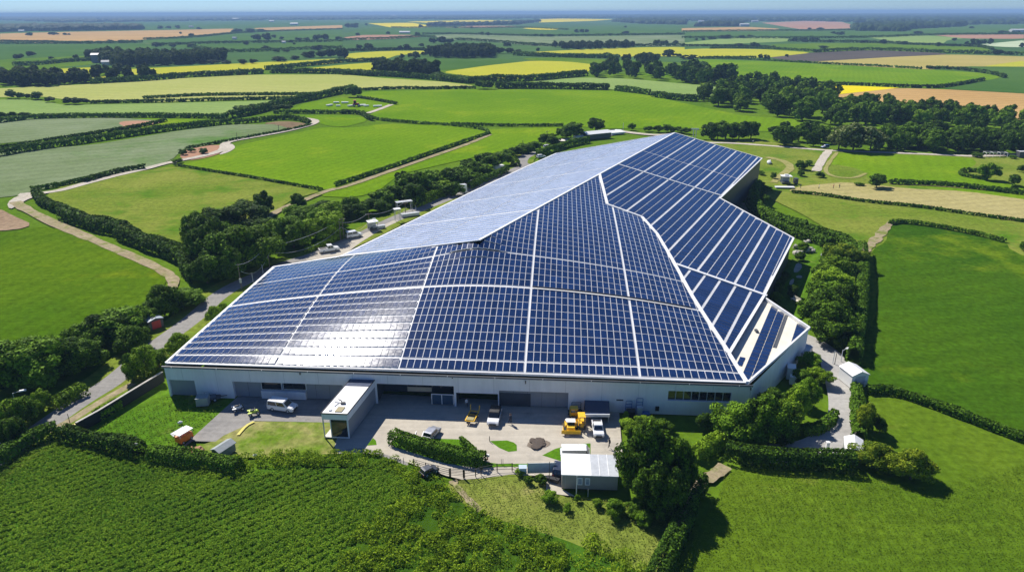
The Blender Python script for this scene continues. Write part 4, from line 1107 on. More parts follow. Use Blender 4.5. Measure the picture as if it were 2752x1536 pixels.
sheet('lawn', [('g', [(185, 475), (230, 418), (252, 438), (258, 470)])], G_ISLE, 'tiny grass corner by the entrance wing shadow', 'lawn', **YN)
sheet('lawn', [('e', [(300, 120), (470, 30), (520, 200), (700, 270), (900, 380), (1130, 420), (1180, 480), (1000, 620), (950, 780), (900, 980), (760, 860), (640, 860), (820, 560), (850, 380), (640, 240)])], G_LAWN, 'garden lawn between warehouse and the tree belt', 'lawn', near=True)
sheet('garden_patch', [('e', [(835, 610), (868, 530), (915, 560), (880, 610)])], CHALK, 'pale stone patch on the garden lawn', 'paving', near=True)
sheet('garden_patch', [('e', [(858, 650), (870, 632), (908, 634), (905, 655)])], CHALK, 'round pale stone patch on the garden lawn', 'paving', near=True)
sheet('garden_patch', [('e', [(806, 705), (820, 665), (850, 655), (840, 700)])], CHALK, 'lower pale stone patch on the garden lawn', 'paving', near=True)
sheet('soil_ring', [('g', [(1385, 490), (1400, 445), (1480, 425), (1560, 445), (1570, 470), (1500, 500)])], fmat('dark_soil_ring', (0.20, 0.165, 0.13), (0.28, 0.23, 0.18), 0.5, 2.0, 0.3), 'dusty stain around the soil heap', 'ground', near=True)
sheet('gravel_court', [('g', [(1440, 690), (1640, 600), (1650, 800), (1760, 860), (1530, 830), (1540, 720)])], CONC, 'concrete strip beside the portable cabin', 'path', **YN)
# lane along the left
LANE = [('f', [(-300, 760), (60, 520), (330, 330), (620, 130), (860, -10)]), ('d', [(1090, 1215), (1330, 1050), (1500, 920), (1620, 800), (1800, 690)]), ('l', [(-60, 1020), (130, 975), (420, 850), (720, 720), (1010, 575), (1250, 480), (1640, 330), (1760, 280), (2100, 130), (2420, 10)]), ('b', [(1340, 1230), (1360, 1180), (1450, 1140)])]
ribbon('verge_strip', LANE, 11.0, G_PAST, 'grassy verges of the lane on the left', 'verge')
ribbon('lane', LANE, (4.0, 5.6), ASPH, 'grey lane running up the left side of the warehouse', 'road')
ribbon('path', [('f', [(0, 600), (280, 400), (520, 300), (720, 165), (1000, 10)])], 1.6, TRACK, 'narrow pale footway beside the dark garden wall', 'path')
sheet('forecourt', [('l', [(20, 1010), (180, 930), (420, 830), (760, 700), (1030, 575), (1060, 600), (920, 660), (640, 830), (480, 960), (330, 990)])], CONC, 'pale concrete apron along the left wall of the warehouse', 'yard', near=True)
# driveway on the right
DRIVE = [('h', [(620, 540), (900, 525), (1060, 470), (1190, 370), (1225, 260), (1220, 130), (1190, 20)]), ('e', [(1180, 1420), (1150, 1300), (1120, 1230), (1000, 1140), (900, 1100)])]
ribbon('driveway', DRIVE, 4.8, fmat('pale_asphalt', (0.36, 0.345, 0.32), (0.43, 0.415, 0.385), 0.12, 1.5, 0.16, bump=0.15, streak=(60, 0.12)), 'curved grey driveway on the right of the warehouse', 'road')
# tracks
ribbon('track', [('a', [(140, 1460), (420, 1440), (640, 1375), (900, 1310), (1090, 1268), (1260, 1220), (1560, 1165), (1690, 1120), (1680, 1090), (1720, 1060), (1900, 1030), (2150, 985), (2330, 940), (2390, 910), (2330, 890), (2240, 885)])], (4.0, 4.5), CHALK, 'pale track with a sharp loop between the left fields', 'track', it=2, jit=0.1)
sheet('track_bend', [('a', [(1670, 1090), (1740, 1075), (1775, 1105), (1745, 1130), (1700, 1150), (1640, 1165), (1690, 1130)])], CHALK, 'wide chalky bend of the left track', 'track', near=True)
sheet('track_turn', [('d', [(50, 90), (120, 40), (270, 0), (270, 40), (190, 70), (130, 110), (70, 140)])], CHALK, 'chalky turning place at the left end of the track', 'track', near=True)
ribbon('track', [('d', [(110, 80), (180, 130), (400, 240), (620, 330), (850, 430), (1090, 530), (1230, 600), (1310, 660), (1300, 720), (1270, 760)])], (4.0, 2.2), TRACK, 'worn earth track round the green field at left', 'track', jit=0.18)
ribbon('track', [('d', [(1990, 210), (2120, 130), (2330, 50), (2480, -10)]), ('b', [(0, 1410), (300, 1305), (700, 1165), (950, 1080), (1110, 1010)])], 3.0, TRACK, 'straight pale farm track beside the dark ditch hedge', 'track', jit=0.12)
ribbon('track', [('b', [(190, 850), (280, 820), (370, 785)])], 4.0, CHALK, 'short chalk track at the debris field corner', 'track')
ribbon('track', [('c', [(60, 1075), (300, 1070), (540, 1085), (800, 1105), (1100, 1130), (1400, 1140), (1800, 1155), (2180, 1172)]), ], 3.5, CHALK, 'straight pale track along the foot of the right-hand woods', 'track', jit=0.1)
ribbon('track', [('c', [(2180, 1172), (2400, 1165), (2640, 1150)])], 4.5, CHALK, 'pale track at the far right past the picnic frames', 'track')
ribbon('track', [('c', [(1110, 1130), (1070, 1180), (1040, 1230), (1010, 1285)])], 3.6, CHALK, 'grey spur of track crossing the worn meadow', 'track', jit=0.15)
ribbon('track', [('c', [(960, 930), (1000, 960), (960, 990)])], 5.0, CHALK, 'pale lane slipping into the right-hand wood', 'track')
ribbon('track', [('c', [(640, 1180), (780, 1210), (830, 1260), (760, 1310), (690, 1370)])], 3.0, FAINT, 'faint worn path curving over the meadow behind the warehouse', 'track', jit=0.3)
ribbon('track', [('c', [(1170, 1145), (1100, 1230), (1075, 1290), (1150, 1330), (1300, 1340), (1390, 1300)])], 1.6, FAINT, 'worn path round the oval hollow', 'track', jit=0.3)
ribbon('track', [('c', [(1560, 1380), (1900, 1395), (2250, 1420), (2600, 1450)])], 1.6, FAINT, 'thin path below the daisy field', 'track', jit=0.25)
ribbon('track', [('b', [(2060, 980), (2200, 1000), (2350, 1015), (2480, 1010)])], 5.0, CHALK, 'pale approach road behind the far end of the warehouse', 'road')
sheet('yard', [('b', [(1610, 1050), (1740, 1035), (1960, 985), (2060, 975), (2120, 1000), (1960, 1030), (1830, 1040), (1640, 1065)])], fmat('chalk_yard', (0.66, 0.62, 0.56), (0.74, 0.70, 0.64), 0.1, 0.6, 0.12), 'chalky yard round the barn beyond the warehouse', 'yard', near=True)
ribbon('track', [('e', [(1590, 225), (1520, 290), (1480, 350), (1400, 420), (1370, 460)])], 2.6, TRACK, 'pale gap path between hedge and dark field', 'track', jit=0.3)
ribbon('track', [('e', [(450, 90), (480, 150), (530, 190)])], 2.0, TRACK, 'sandy path beside the warehouse garden', 'track')
ribbon('track', [('h', [(-40, 1080), (20, 930), (120, 760), (200, 720), (260, 690), (330, 630)])], 2.0, TRACK, 'sandy path by the tall hedge at the lower right', 'track', jit=0.25)
ribbon('track', [('g', [(830, 740), (860, 790), (900, 830), (960, 900), (1050, 980)])], 1.0, TRACK, 'little sandy path in the rough meadow', 'track', jit=0.3)
for k, (x0, x1) in enumerate(((478, 462), (557, 540), (612, 598), (628, 606))):
    ribbon('parking_line', [('g', [(x0, 372), (x1, 416)])], 0.14, WHITE, ['first', 'second', 'third', 'fourth'][k] + ' white parking bay line from the left in the yard', 'parking line', it=0)
ribbon('road_marking', [('f', [(1910, 300), (1850, 330), (1790, 400)])], 0.5, pmat('yellow_line', (0.62, 0.55, 0.12), 0.8), 'faded yellow marking on the parched grass edge', 'road marking', it=1)

# ------------------------------------------------------------------ hedges
def Hd(label, h, w, *cp, **kw): return hedge(list(cp), h, w, label, **kw)
Hd('clipped hedge between the lane and the leafy crop at lower left', 2.4, 2.6, ('f', [(-60, 660), (120, 540), (300, 440), (440, 400)]))
Hd('clipped hedge between the striped lawn and the leafy crop', 2.3, 2.4, ('f', [(480, 420), (650, 460), (850, 505), (1010, 525), (1060, 560)]))
Hd('shaggy hedge behind the grey shed edging the leafy crop', 2.0, 2.6, ('f', [(1140, 570), (1300, 595), (1500, 620), (1680, 650), (1800, 670)]))
Hd('clipped hedge along the triangular lawn in the yard', 1.9, 2.2, ('g', [(375, 440), (480, 478), (620, 520), (800, 565), (940, 600), (1070, 622)]), lump=0.05)
Hd('low dark hedge with a red bundle at its end in the yard', 1.0, 0.8, ('g', [(890, 448), (940, 490), (1000, 545)]))
Hd('tall clipped hedge running to the bottom edge right of the meadow', 2.6, 2.6, ('g', [(2350, 1560), (2420, 1400), (2520, 1180), (2576, 1040)]), ('h', [(40, 960), (120, 790)]), lump=0.06)
Hd('thick clipped hedge north of the bottom right field', 2.6, 2.8, ('h', [(330, 560), (480, 600), (740, 625), (1000, 630), (1280, 650)]), lump=0.08)
Hd('straight tall hedge right of the garden tree belt', 3.2, 2.8, ('e', [(1345, 460), (1360, 600), (1345, 800), (1325, 1000), (1300, 1180), (1290, 1290)]), lump=0.05)
Hd('big curved hedge beside the warehouse garden', 3.4, 3.6, ('e', [(560, -20), (530, 90), (560, 160), (660, 230), (800, 280), (930, 310)]), lump=0.06)
Hd('second length of the curved hedge below the pasture', 3.2, 3.2, ('e', [(940, 330), (1080, 370), (1200, 400), (1270, 450), (1275, 500)]), lump=0.06)
Hd('inner curved hedge at the top of the warehouse garden', 2.6, 2.6, ('e', [(650, 260), (850, 330), (1000, 385), (1120, 430)]))
Hd('low dark hedge between dark field and lower right pasture', 1.3, 1.4, ('h', [(1390, 80), (1560, 75), (1750, 140), (2000, 225), (2300, 345), (2640, 470)]))
Hd('grassy bank hedge on the upper edge of the dark right field', 1.0, 1.2, ('e', [(1570, 250), (1640, 235), (1900, 268), (2200, 325), (2430, 385)]), mat='mid')
Hd('hedge strip beside the right driveway below the yellow tree', 1.6, 2.2, ('h', [(1310, 60), (1320, 150), (1325, 260), (1325, 350), (1330, 440)]))
Hd('curving box hedge on the inner edge of the driveway', 1.2, 1.8, ('h', [(1150, 250), (1100, 330), (1000, 380), (900, 390)]))
Hd('yellowish hedge slanting down to the lower right path', 1.8, 2.4, ('h', [(380, 400), (250, 480), (150, 540), (90, 580)]), mat='bright')
Hd('thin dark hedge bordering the straw-coloured strip', 0.7, 0.9, ('e', [(830, 12), (1050, 30), (1320, 75), (1500, 95), (1800, 122), (2150, 175), (2640, 240)]))
Hd('low hedge under the daisy field at right', 1.4, 1.8, ('c', [(1560, 1378), (1800, 1384), (2100, 1404), (2350, 1432), (2640, 1470)]))
Hd('thick rounded hedge at the top of the left bend', 2.4, 3.2, ('d', [(280, 20), (290, 60), (360, 120), (500, 165)]))
Hd('heavy double hedge stretch along the left earth track', 3.6, 5.0, ('d', [(490, 200), (600, 240), (760, 285), (940, 320)]))
Hd('dense hedge continuing down to the big left wood', 3.4, 5.0, ('d', [(930, 340), (1100, 420), (1280, 470), (1380, 520), (1450, 620), (1510, 680)]))
Hd('bright low hedge on the lane verge by the left wall', 1.4, 1.4, ('l', [(90, 930), (240, 860), (420, 780)]), mat='bright')
Hd('long bright topped hedge between lane and tree row', 3.0, 2.4, ('l', [(1230, 450), (1400, 380), (1560, 310), (1690, 250)]), mat='bright', lump=0.05)
Hd('small hedge further along the lane by the far wall', 2.2, 2.2, ('l', [(1800, 260), (1950, 180), (2060, 140), (2200, 75)]))
Hd('dark hedge of the pale loop near the far left wall', 2.6, 2.6, ('b', [(1470, 1180), (1520, 1150), (1600, 1130), (1700, 1095), (1850, 1065)]))
Hd('hedge rounding the yellowish garden near the far gable', 2.0, 3.0, ('b', [(1240, 1190), (1310, 1220), (1300, 1250)]), mat='bright')
Hd('low hedge on the lawn beside the long dark wall', 1.6, 1.8, ('f', [(730, 290), (800, 245), (900, 190)]), mat='bright')
Hd('roadside bushes clipped into a strip on the left verge', 1.8, 2.6, ('f', [(400, 210), (500, 150), (630, 80)]), mat='bright')
# field hedges of the middle distance
mid_h = [
 ('dark straight ditch hedge beside the straight farm track', 1.8, 2.0, [('b', [(-60, 1395), (300, 1280), (700, 1140), (960, 1050), (1105, 1005)])]),
 ('curved hedge closing the pointed bright field', 1.8, 2.0, [('b', [(1105, 1005), (1080, 975), (980, 958), (800, 942), (550, 925), (300, 905), (220, 885)])]),
 ('thin hedge under the large bright field', 1.8, 2.0, [('b', [(820, 935), (1000, 940), (1300, 948), (1660, 944)])]),
 ('bushy hedge at the left corner of the large bright field', 3.5, 4.0, [('b', [(230, 905), (180, 885), (150, 855), (0, 850)])]),
 ('hedge joining the debris field to the left lane', 3.0, 4.0, [('a', [(2060, 850), (2300, 848), (2576, 852)])]),
 ('hedge curling round the debris field', 2.4, 3.0, [('b', [(120, 735), (260, 755), (380, 778), (415, 785)])]),
 ('low wall-like hedge between the two left pastures', 1.2, 1.2, [('a', [(1310, 1240), (1600, 1290), (1900, 1335), (2200, 1390), (2430, 1428)])]),
 ('hedge on the near side of the grey-green cereal field', 2.2, 2.6, [('a', [(240, 1430), (450, 1395), (640, 1355), (820, 1315)])]),
 ('bushy hedge on the track at the cereal field tip', 2.6, 3.5, [('a', [(640, 1365), (820, 1310), (960, 1280), (1090, 1262)])]),
 ('long thick hedge between cereal field and green strip', 5.0, 6.0, [('a', [(-60, 1180), (200, 1130), (600, 1075), (900, 1030), (1200, 985), (1480, 950), (1740, 925)])]),
 ('second long hedge above the green strip at left', 2.6, 3.0, [('a', [(-60, 1130), (300, 1075), (700, 1010), (1000, 965), (1250, 910)])]),
 ('hedge along the dark loop of earth near the track', 4.0, 4.0, [('a', [(1760, 930), (1950, 912), (2140, 890), (2270, 905), (2330, 930)])]),
 ('low hedge edging the track below the cereal field', 1.2, 1.5, [('a', [(1390, 1118), (1700, 1062), (2000, 1008), (2180, 975), (2330, 940)])]),
 ('dark hedge under the pale green field at left', 4.0, 5.0, [('a', [(-60, 925), (80, 910), (250, 888), (500, 882), (930, 878), (1370, 882), (1700, 885)])]),
 ('big hedge rising to the right from the lane junction', 8.0, 9.0, [('a', [(1730, 885), (1900, 855), (2060, 810), (2200, 775), (2400, 735), (2576, 695), (2640, 685)])]),
 ('thin hedge line across the pale green field top', 3.0, 4.0, [('a', [(690, 775), (1000, 770), (1300, 765), (1700, 752), (2200, 742)])]),
 ('scruffy hedge strip in the gold-green field', 2.6, 6.0, [('a', [(1080, 740), (1400, 722), (1650, 715), (2100, 712), (2380, 712)])]),
 ('hedge with gaps along the far edge of the gold-green field', 8.0, 9.0, [('a', [(680, 628), (1200, 600), (1390, 578), (1700, 565), (1980, 552)])]),
 ('hedge with a gate gap right of the gold-green field', 8.0, 9.0, [('a', [(2040, 548), (2300, 548), (2576, 555), (2700, 562), (2840, 572)])]),
 ('hedge dividing the two yellow-green strips', 7.0, 8.0, [('a', [(2000, 525), (2220, 505), (2450, 480), (2576, 468), (2720, 465), (2900, 455)])]),
 ('thick hedge below the domed yellow-green field', 9.0, 12.0, [('b', [(690, 585), (850, 612), (1000, 622), (1150, 605), (1400, 608), (1600, 590), (1830, 565)])]),
 ('dark hedge left of the central oval wood', 8.0, 9.0, [('b', [(0, 560), (120, 560), (260, 568), (480, 580), (700, 600), (960, 625)])]),
 ('thin hedge on the far side of the large bright field', 2.5, 3.5, [('b', [(150, 678), (350, 668), (480, 664), (560, 668), (800, 666), (1000, 664)])]),
 ('scrubby hedge behind the large bright field', 8.0, 9.0, [('b', [(1150, 662), (1350, 662), (1550, 662), (1800, 668), (2000, 672)])]),
 ('hedge falling to the right behind the large bright field', 7.0, 8.0, [('b', [(2060, 680), (2250, 702), (2310, 712)])]),
 ('hedge at the right corner of the large bright field', 7.0, 8.0, [('b', [(2330, 725), (2450, 740), (2576, 755), (2700, 760)])]),
 ('thin hedge on the upper bright field at right', 3.5, 4.0, [('c', [(930, 635), (1230, 637), (1600, 653), (1920, 662), (2080, 638), (2280, 602)])]),
 ('curved hedge at the right end of the upper bright field', 4.5, 5.0, [('c', [(1840, 516), (2050, 520), (2230, 540), (2390, 568), (2430, 585)])]),
 ('hedge over the upper bright field below the tan wheat', 2.5, 3.0, [('c', [(150, 440), (450, 442), (700, 460), (950, 472), (1230, 487), (1500, 500), (1800, 519)])]),
 ('dark thick hedge right of the domed field', 7.0, 9.0, [('c', [(-60, 555), (20, 540), (130, 520), (195, 505), (150, 488), (0, 490)])]),
 ('hedge topping the yellow-green strip near the plough', 5.0, 6.0, [('c', [(210, 366), (450, 362), (700, 368), (960, 385), (1050, 388)])]),
 ('dark hedge below the yellow-green strip near the plough', 4.0, 5.0, [('c', [(130, 438), (330, 438), (560, 436)])]),
 ('far hedge across the right half under pale fields', 6.0, 8.0, [('c', [(1690, 335), (2000, 345), (2250, 352), (2340, 375)])]),
 ('far hedge under the pale wedge field', 5.0, 7.0, [('c', [(0, 346), (250, 348), (580, 352), (700, 362)])]),
 ('hedge along the tan fields at upper left', 6.0, 10.0, [('a', [(0, 312), (240, 318), (340, 315), (500, 325), (700, 320)])]),
 ('hedge below the deep green field left of the long wood', 7.0, 12.0, [('a', [(100, 490), (250, 492), (500, 465), (700, 455)])]),
 ('hedge on the far side of the central yellow-green field', 7.0, 9.0, [('b', [(40, 385), (300, 380), (450, 375), (620, 378)])]),
 ('hedge row behind the domed field to the right', 9.0, 12.0, [('b', [(1290, 415), (1500, 425), (1700, 432), (1900, 435), (2080, 440)])]),
 ('hedge in front of the right bright glade', 3.0, 4.0, [('c', [(1370, 928), (1500, 928), (1800, 930)])]),
 ('low hedge in the daisy field corner by the lone tree', 2.0, 2.5, [('c', [(2240, 1290), (2120, 1285), (2085, 1310), (2150, 1330), (2290, 1350)])]),
]
far_h = [
 ('faint hedge line along the upper edge of the deep green left field', 'a', [(0, 330), (350, 330), (700, 328), (1080, 322)]),
 ('faint hedge line over the field beyond the long wood', 'a', [(1080, 300), (1450, 286), (1800, 247), (2200, 232), (2576, 221)]),
 ('far hedge behind the long wood toward the centre', 'a', [(1450, 360), (1700, 396), (2000, 385), (2300, 372), (2576, 362)]),
 ('far hedge crossing the green field with white cottages', 'a', [(1170, 345), (1500, 330), (1900, 322), (2300, 318), (2576, 312)]),
 ('far hedge under the pinkish field left of the centre', 'b', [(0, 305), (100, 301), (400, 291), (600, 275), (700, 285)]),
 ('long far hedge along the grey-green centre field', 'b', [(850, 300), (1100, 312), (1500, 350), (2000, 350), (2576, 346)]),
 ('long far hedge above the grey-green centre field', 'b', [(600, 260), (900, 257), (1480, 276), (2000, 268), (2576, 261)]),
 ('far hedge below the yellow fields of the centre', 'b', [(370, 208), (560, 212), (700, 203), (1000, 214), (1300, 206), (1700, 225)]),
 ('far hedge under the pale silvery right field', 'c', [(0, 286), (400, 288), (800, 290), (1400, 286), (1880, 263), (2576, 259)]),
 ('highest far hedge across the right-hand fields', 'c', [(0, 240), (700, 232), (1100, 233), (1700, 217), (2130, 190)]),
 ('far hedge from the dark clump to the right fields', 'c', [(800, 311), (1100, 318), (1400, 322), (1690, 334)]),
 ('far hedge over the dark plough at right', 'c', [(1000, 394), (1400, 375), (1900, 394), (2340, 407), (2576, 414)]),
]
for lb, c_, pts_ in far_h: hedge([(c_, pts_)], 4.5, 5.0, lb, lump=0.35, dens=1.3)
for lb, hh, ww, cp in mid_h: hedge(cp, hh * 0.58, ww * 0.55, lb)

# ------------------------------------------------------------------ trees near the works
trees('g', [(2280, 850, 335, 400, 'mid'), (2430, 860, 395, 360, 'mid'), (2180, 780, 440, 240, 'bright'), (2540, 830, 470, 260, 'dark'), (2380, 1000, 620, 330, 'dark')], 'big leafy tree behind the portable cabin, {n} of that clump', 'trees by the cabin', low=0.05)
trees('h', [(400, 430, 190, 360, 'mid'), (620, 450, 110, 330, 'mid'), (760, 380, 140, 270, 'bright'), (690, 250, 50, 220, 'mid'), (860, 300, 40, 220, 'bright'), (920, 170, -20, 190, 'mid'), (190, 360, 240, 150, 'dark'), (760, 460, 340, 170, 'dark'), (500, 470, 250, 240, 'mid')],
      'leafy garden tree at the warehouse corner, {n} within the driveway loop', 'trees inside the driveway loop', low=0.03)
trees('e', [(950, 1330, 1215, 190, 'mid'), (1010, 1440, 1335, 200, 'bright'), (910, 1460, 1350, 180, 'mid')], 'rounded garden tree beside the grey container, {n} of three', 'trees by the container')
trees('e', [(1190, 560, 395, 260, 'yellow'), (1150, 680, 490, 280, 'bright'), (1120, 800, 590, 330, 'bright'), (1080, 900, 680, 340, 'mid'), (1040, 1000, 760, 330, 'mid'), (1090, 1110, 850, 330, 'mid'), (1180, 960, 700, 200, 'dark'), (1030, 640, 560, 120, 'mid'), (1210, 1190, 1080, 140, 'dark')],
      'leafy tree in the garden belt behind the straight hedge, {n} of nine', 'garden tree belt', low=0.02, grow=1.05)
trees('h', [(1370, 360, 150, 170, 'yellow')], 'small tree with yellow blossom beside the driveway', None)
trees('h', [(1490, 380, 270, 120, 'dark')], 'small dark tree casting a shadow by the yellow blossom tree', None)
trees('h', [(1430, 640, 470, 300, 'yellow'), (1720, 730, 520, 320, 'yellow'), (1560, 660, 540, 200, 'bright')], 'yellow-green bush at the end of the clipped hedge, {n} of three', 'yellow bushes', name='bush', cat='bush', low=0.02)
trees('d', [(1560, 560, 190, 330, 'mid'), (1480, 420, 160, 210, 'dark'), (1660, 640, 330, 330, 'mid'), (1840, 590, 280, 340, 'bright'), (1990, 520, 270, 320, 'bright'), (2210, 420, 190, 300, 'mid'), (2440, 360, 160, 280, 'bright'), (1860, 280, 90, 330, 'dark'), (2010, 330, 200, 200, 'dark'), (1640, 300, 130, 240, 'dark'), (2240, 240, 110, 220, 'mid'), (2450, 200, 80, 220, 'dark'), (1730, 480, 230, 260, 'mid'), (2080, 380, 230, 220, 'bright'), (2330, 260, 120, 220, 'mid'), (1560, 690, 500, 220, 'dark'), (1750, 660, 440, 240, 'dark')],
      'broad tree in the big wood left of the warehouse, {n} from its left end', 'big wood beside the lane', grow=1.15, low=0.03)
trees('d', [(1980, 170, 0, 170, 'dark'), (2250, 130, 15, 130, 'dark')], 'tall slim tree rising above the big wood, {n} of two', 'tall trees above the wood')
trees('l', [(330, 640, 400, 340, 'bright'), (260, 760, 480, 330, 'mid'), (560, 520, 335, 200, 'mid'), (740, 500, 370, 220, 'dark'), (900, 430, 260, 280, 'mid'), (1010, 400, 210, 220, 'mid'), (1130, 320, 80, 230, 'dark'), (1230, 340, 70, 260, 'mid'), (1220, 420, 190, 280, 'dark'), (1440, 330, 180, 260, 'mid'), (1420, 220, 60, 240, 'mid'), (1530, 280, 170, 220, 'bright'), (1640, 240, 40, 260, 'dark'), (1760, 180, 30, 260, 'mid'), (1870, 120, 0, 240, 'mid'), (1330, 340, 230, 200, 'mid'), (480, 560, 430, 240, 'dark'), (620, 560, 430, 200, 'dark'), (860, 500, 370, 220, 'dark'), (1640, 330, 200, 160, 'dark')],
      'tree in the long row beyond the lane wires, {n} from the near end', 'tree row along the lane', grow=1.12, low=0.02)
trees('b', [(1080, 1270, 1150, 180, 'mid'), (1180, 1240, 1150, 170, 'mid'), (960, 1330, 1200, 210, 'mid'), (1300, 1170, 1100, 120, 'dark'), (1380, 1150, 1080, 120, 'mid'), (1450, 1120, 1060, 110, 'mid'), (1540, 1085, 1000, 150, 'dark'), (1590, 1100, 1030, 100, 'dark'), (1250, 1200, 1120, 110, 'mid')], 'roadside tree towards the far end of the lane, {n} from the near side', 'far trees of the lane')
trees('b', [(1720, 1040, 918, 200, 'dark'), (1905, 985, 882, 140, 'dark'), (1655, 1030, 960, 90, 'dark')], 'round dark tree beside the white barn yard, {n} of three', 'trees by the barn')
trees('b', [(2180, 975, 928, 64, 'dark')], 'single round bush in front of the large bright field by the pole', None)
trees('b', [(2300, 985, 948, 70, 'dark'), (2380, 990, 945, 90, 'dark'), (2450, 990, 935, 110, 'dark'), (2520, 990, 950, 70, 'mid')], 'dark bush behind the far gable, {n} of four', 'bushes behind the gable', name='bush', cat='bush')
trees('d', [(1240, 930, 720, 180, 'dark'), (1350, 880, 790, 150, 'dark'), (1440, 850, 735, 190, 'mid'), (1180, 960, 820, 140, 'dark'), (1090, 1010, 860, 150, 'mid'), (900, 1110, 885, 300, 'mid'), (780, 1150, 940, 220, 'dark'), (680, 1180, 985, 180, 'mid'), (990, 1120, 930, 180, 'dark'), (560, 1260, 1100, 170, 'mid'), (640, 1330, 1110, 220, 'mid'), (480, 1380, 1110, 230, 'dark'), (330, 1420, 1090, 300, 'mid'), (180, 1440, 1110, 300, 'mid'), (40, 1460, 1150, 280, 'mid'), (240, 1280, 1120, 240, 'dark'), (1000, 1200, 1020, 160, 'dark')],
      'dark tree in the belt between green field and lane, {n} from the left', 'lane-side tree belt', grow=1.5, low=0.0)
trees('f', [(60, 380, 120, 260, 'bright'), (190, 340, 95, 260, 'mid'), (320, 210, 55, 150, 'bright'), (40, 480, 260, 180, 'mid'), (270, 270, 130, 150, 'mid'), (120, 460, 250, 200, 'mid')], 'bright bush on the lane bank at lower left, {n} from the left', 'bank bushes at lower left', name='bush', cat='bush', low=0.03)
trees('d', [(1090, 1400, 1165, 240, 'bright'), (1000, 1420, 1220, 150, 'mid'), (1200, 1320, 1190, 160, 'mid'), (1350, 1230, 1080, 170, 'bright'), (1610, 980, 870, 120, 'bright'), (1680, 900, 840, 70, 'bright')], 'green bush between lane and warehouse front, {n} from the left', 'bushes along the left wall', name='bush', cat='bush', low=0.03)
trees('e', [(720, 760, 690, 90, 'mid'), (700, 830, 765, 100, 'bright'), (780, 660, 610, 70, 'dark'), (740, 720, 660, 80, 'dark'), (830, 790, 710, 90, 'dark')], 'shrub in the shade of the warehouse right wall, {n} of five', 'shrubs along the right wall', name='bush', cat='bush', low=0.02)
trees('e', [(910, 450, 385, 90, 'mid'), (890, 520, 462, 80, 'mid')], 'garden shrub among pale rocks, {n} of two', 'rockery shrubs', name='bush', cat='bush', low=0.02)
trees('c', [(900, 1270, 1200, 90, 'dark'), (900, 1320, 1275, 60, 'dark'), (1040, 1330, 1290, 65, 'dark'), (960, 1240, 1205, 60, 'mid'), (690, 1340, 1295, 50, 'dark'), (600, 1310, 1285, 60, 'dark'), (1340, 1390, 1372, 70, 'mid')], 'dark bush dotted on the worn meadow, {n} from the left', 'meadow bushes', name='bush', cat='bush', low=0.02)
trees('c', [(560, 1420, 1360, 120, 'bright'), (500, 1440, 1380, 90, 'yellow'), (620, 1440, 1395, 110, 'dark')], 'clipped yellow-green shrub outside the right wall, {n} of three', 'shrubs outside the right wall', name='bush', cat='bush', low=0.02)
trees('c', [(1465, 1405, 1305, 135, 'mid')], 'round solitary tree on the pasture above the straw strip', None)
trees('c', [(2300, 1350, 1225, 150, 'mid')], 'spreading lone tree standing in the fenced hollow at right', None)
trees('c', [(2490, 1390, 1310, 90, 'mid'), (2560, 1290, 1240, 60, 'mid')], 'small tree at the right edge beyond the hollow, {n} of two', 'trees at the right edge')
trees('c', [(2500, 1430, 1380, 60, 'dark'), (2220, 1180, 1145, 70, 'mid'), (2490, 1190, 1165, 50, 'mid')], 'low shrub near the picnic frames, {n} of three', 'shrubs by the picnic frames', name='bush', cat='bush', low=0.02)
trees('e', [(580, 60, -30, 90, 'dark'), (620, 110, 30, 70, 'dark'), (2560, 440, 380, 60, 'mid')], 'dark bush by the bend of the big curved hedge, {n} of three', 'bushes at the hedge bend', name='bush', cat='bush', low=0.02)
trees('g', [(1560, 900, 830, 130, 'mid'), (1500, 760, 700, 100, 'mid'), (1690, 970, 930, 80, 'mid'), (1920, 940, 890, 90, 'bright'), (2060, 1000, 900, 160, 'mid'), (1400, 760, 720, 70, 'mid'), (1770, 900, 870, 60, 'mid'), (2060, 1050, 1025, 60, 'bright'), (2200, 1010, 930, 150, 'mid'), (2270, 1070, 990, 140, 'mid'), (2130, 290, 225, 60, 'bright'), (1340, 700, 680, 80, 'bright')],
      'low bush at the edge of the rough meadow, {n} from the left', 'meadow edge bushes', name='bush', cat='bush', low=0.02)
trees('g', [(2170, 380, 300, 180, 'bright'), (2300, 370, 270, 200, 'bright'), (2420, 360, 300, 180, 'mid')], 'clipped bright shrub in front of the warehouse strip window, {n} of three', 'shrubs below the strip window', name='bush', cat='bush', low=0.02)

# right-hand woods -------------------------------------------------------------------
wood([('c', [(80, 745), (230, 690), (400, 660), (560, 630), (700, 650), (850, 660), (1000, 700), (1150, 760), (1050, 900), (950, 930), (830, 880), (600, 865), (300, 805)])], 12, (10, 14), 'broadleaf tree in the dark wood behind the works, {n} from the left', 'dark wood behind the works', ('dark', 'mid', 'mid', 'dark', 'bright'), maxn=60)
wood([('c', [(1080, 820), (1300, 800), (1560, 830), (1800, 850), (2100, 870), (2640, 930), (2640, 1090), (2300, 985), (1900, 950), (1500, 935), (1300, 930), (1120, 965)])], 11, (9, 12), 'tree in the wood bordering the big tan field, {n} from the left', 'wood by the tan field', ('mid', 'dark', 'bright', 'mid'), maxn=70)
wood([('c', [(700, 1085), (800, 1040), (1000, 1020), (1100, 1060), (1100, 1110), (900, 1098)])], 9, (7, 10), 'rounded tree left of the cream blossom tree, {n} from the left', 'trees left of the blossom tree', ('mid', 'dark'), maxn=14)
trees('c', [(1290, 1125, 925, 330, 'cream'), (1180, 1120, 950, 180, 'cream'), (1420, 1120, 955, 200, 'cream')], 'big tree dusted with cream blossom, {n} of three', 'blossom trees')
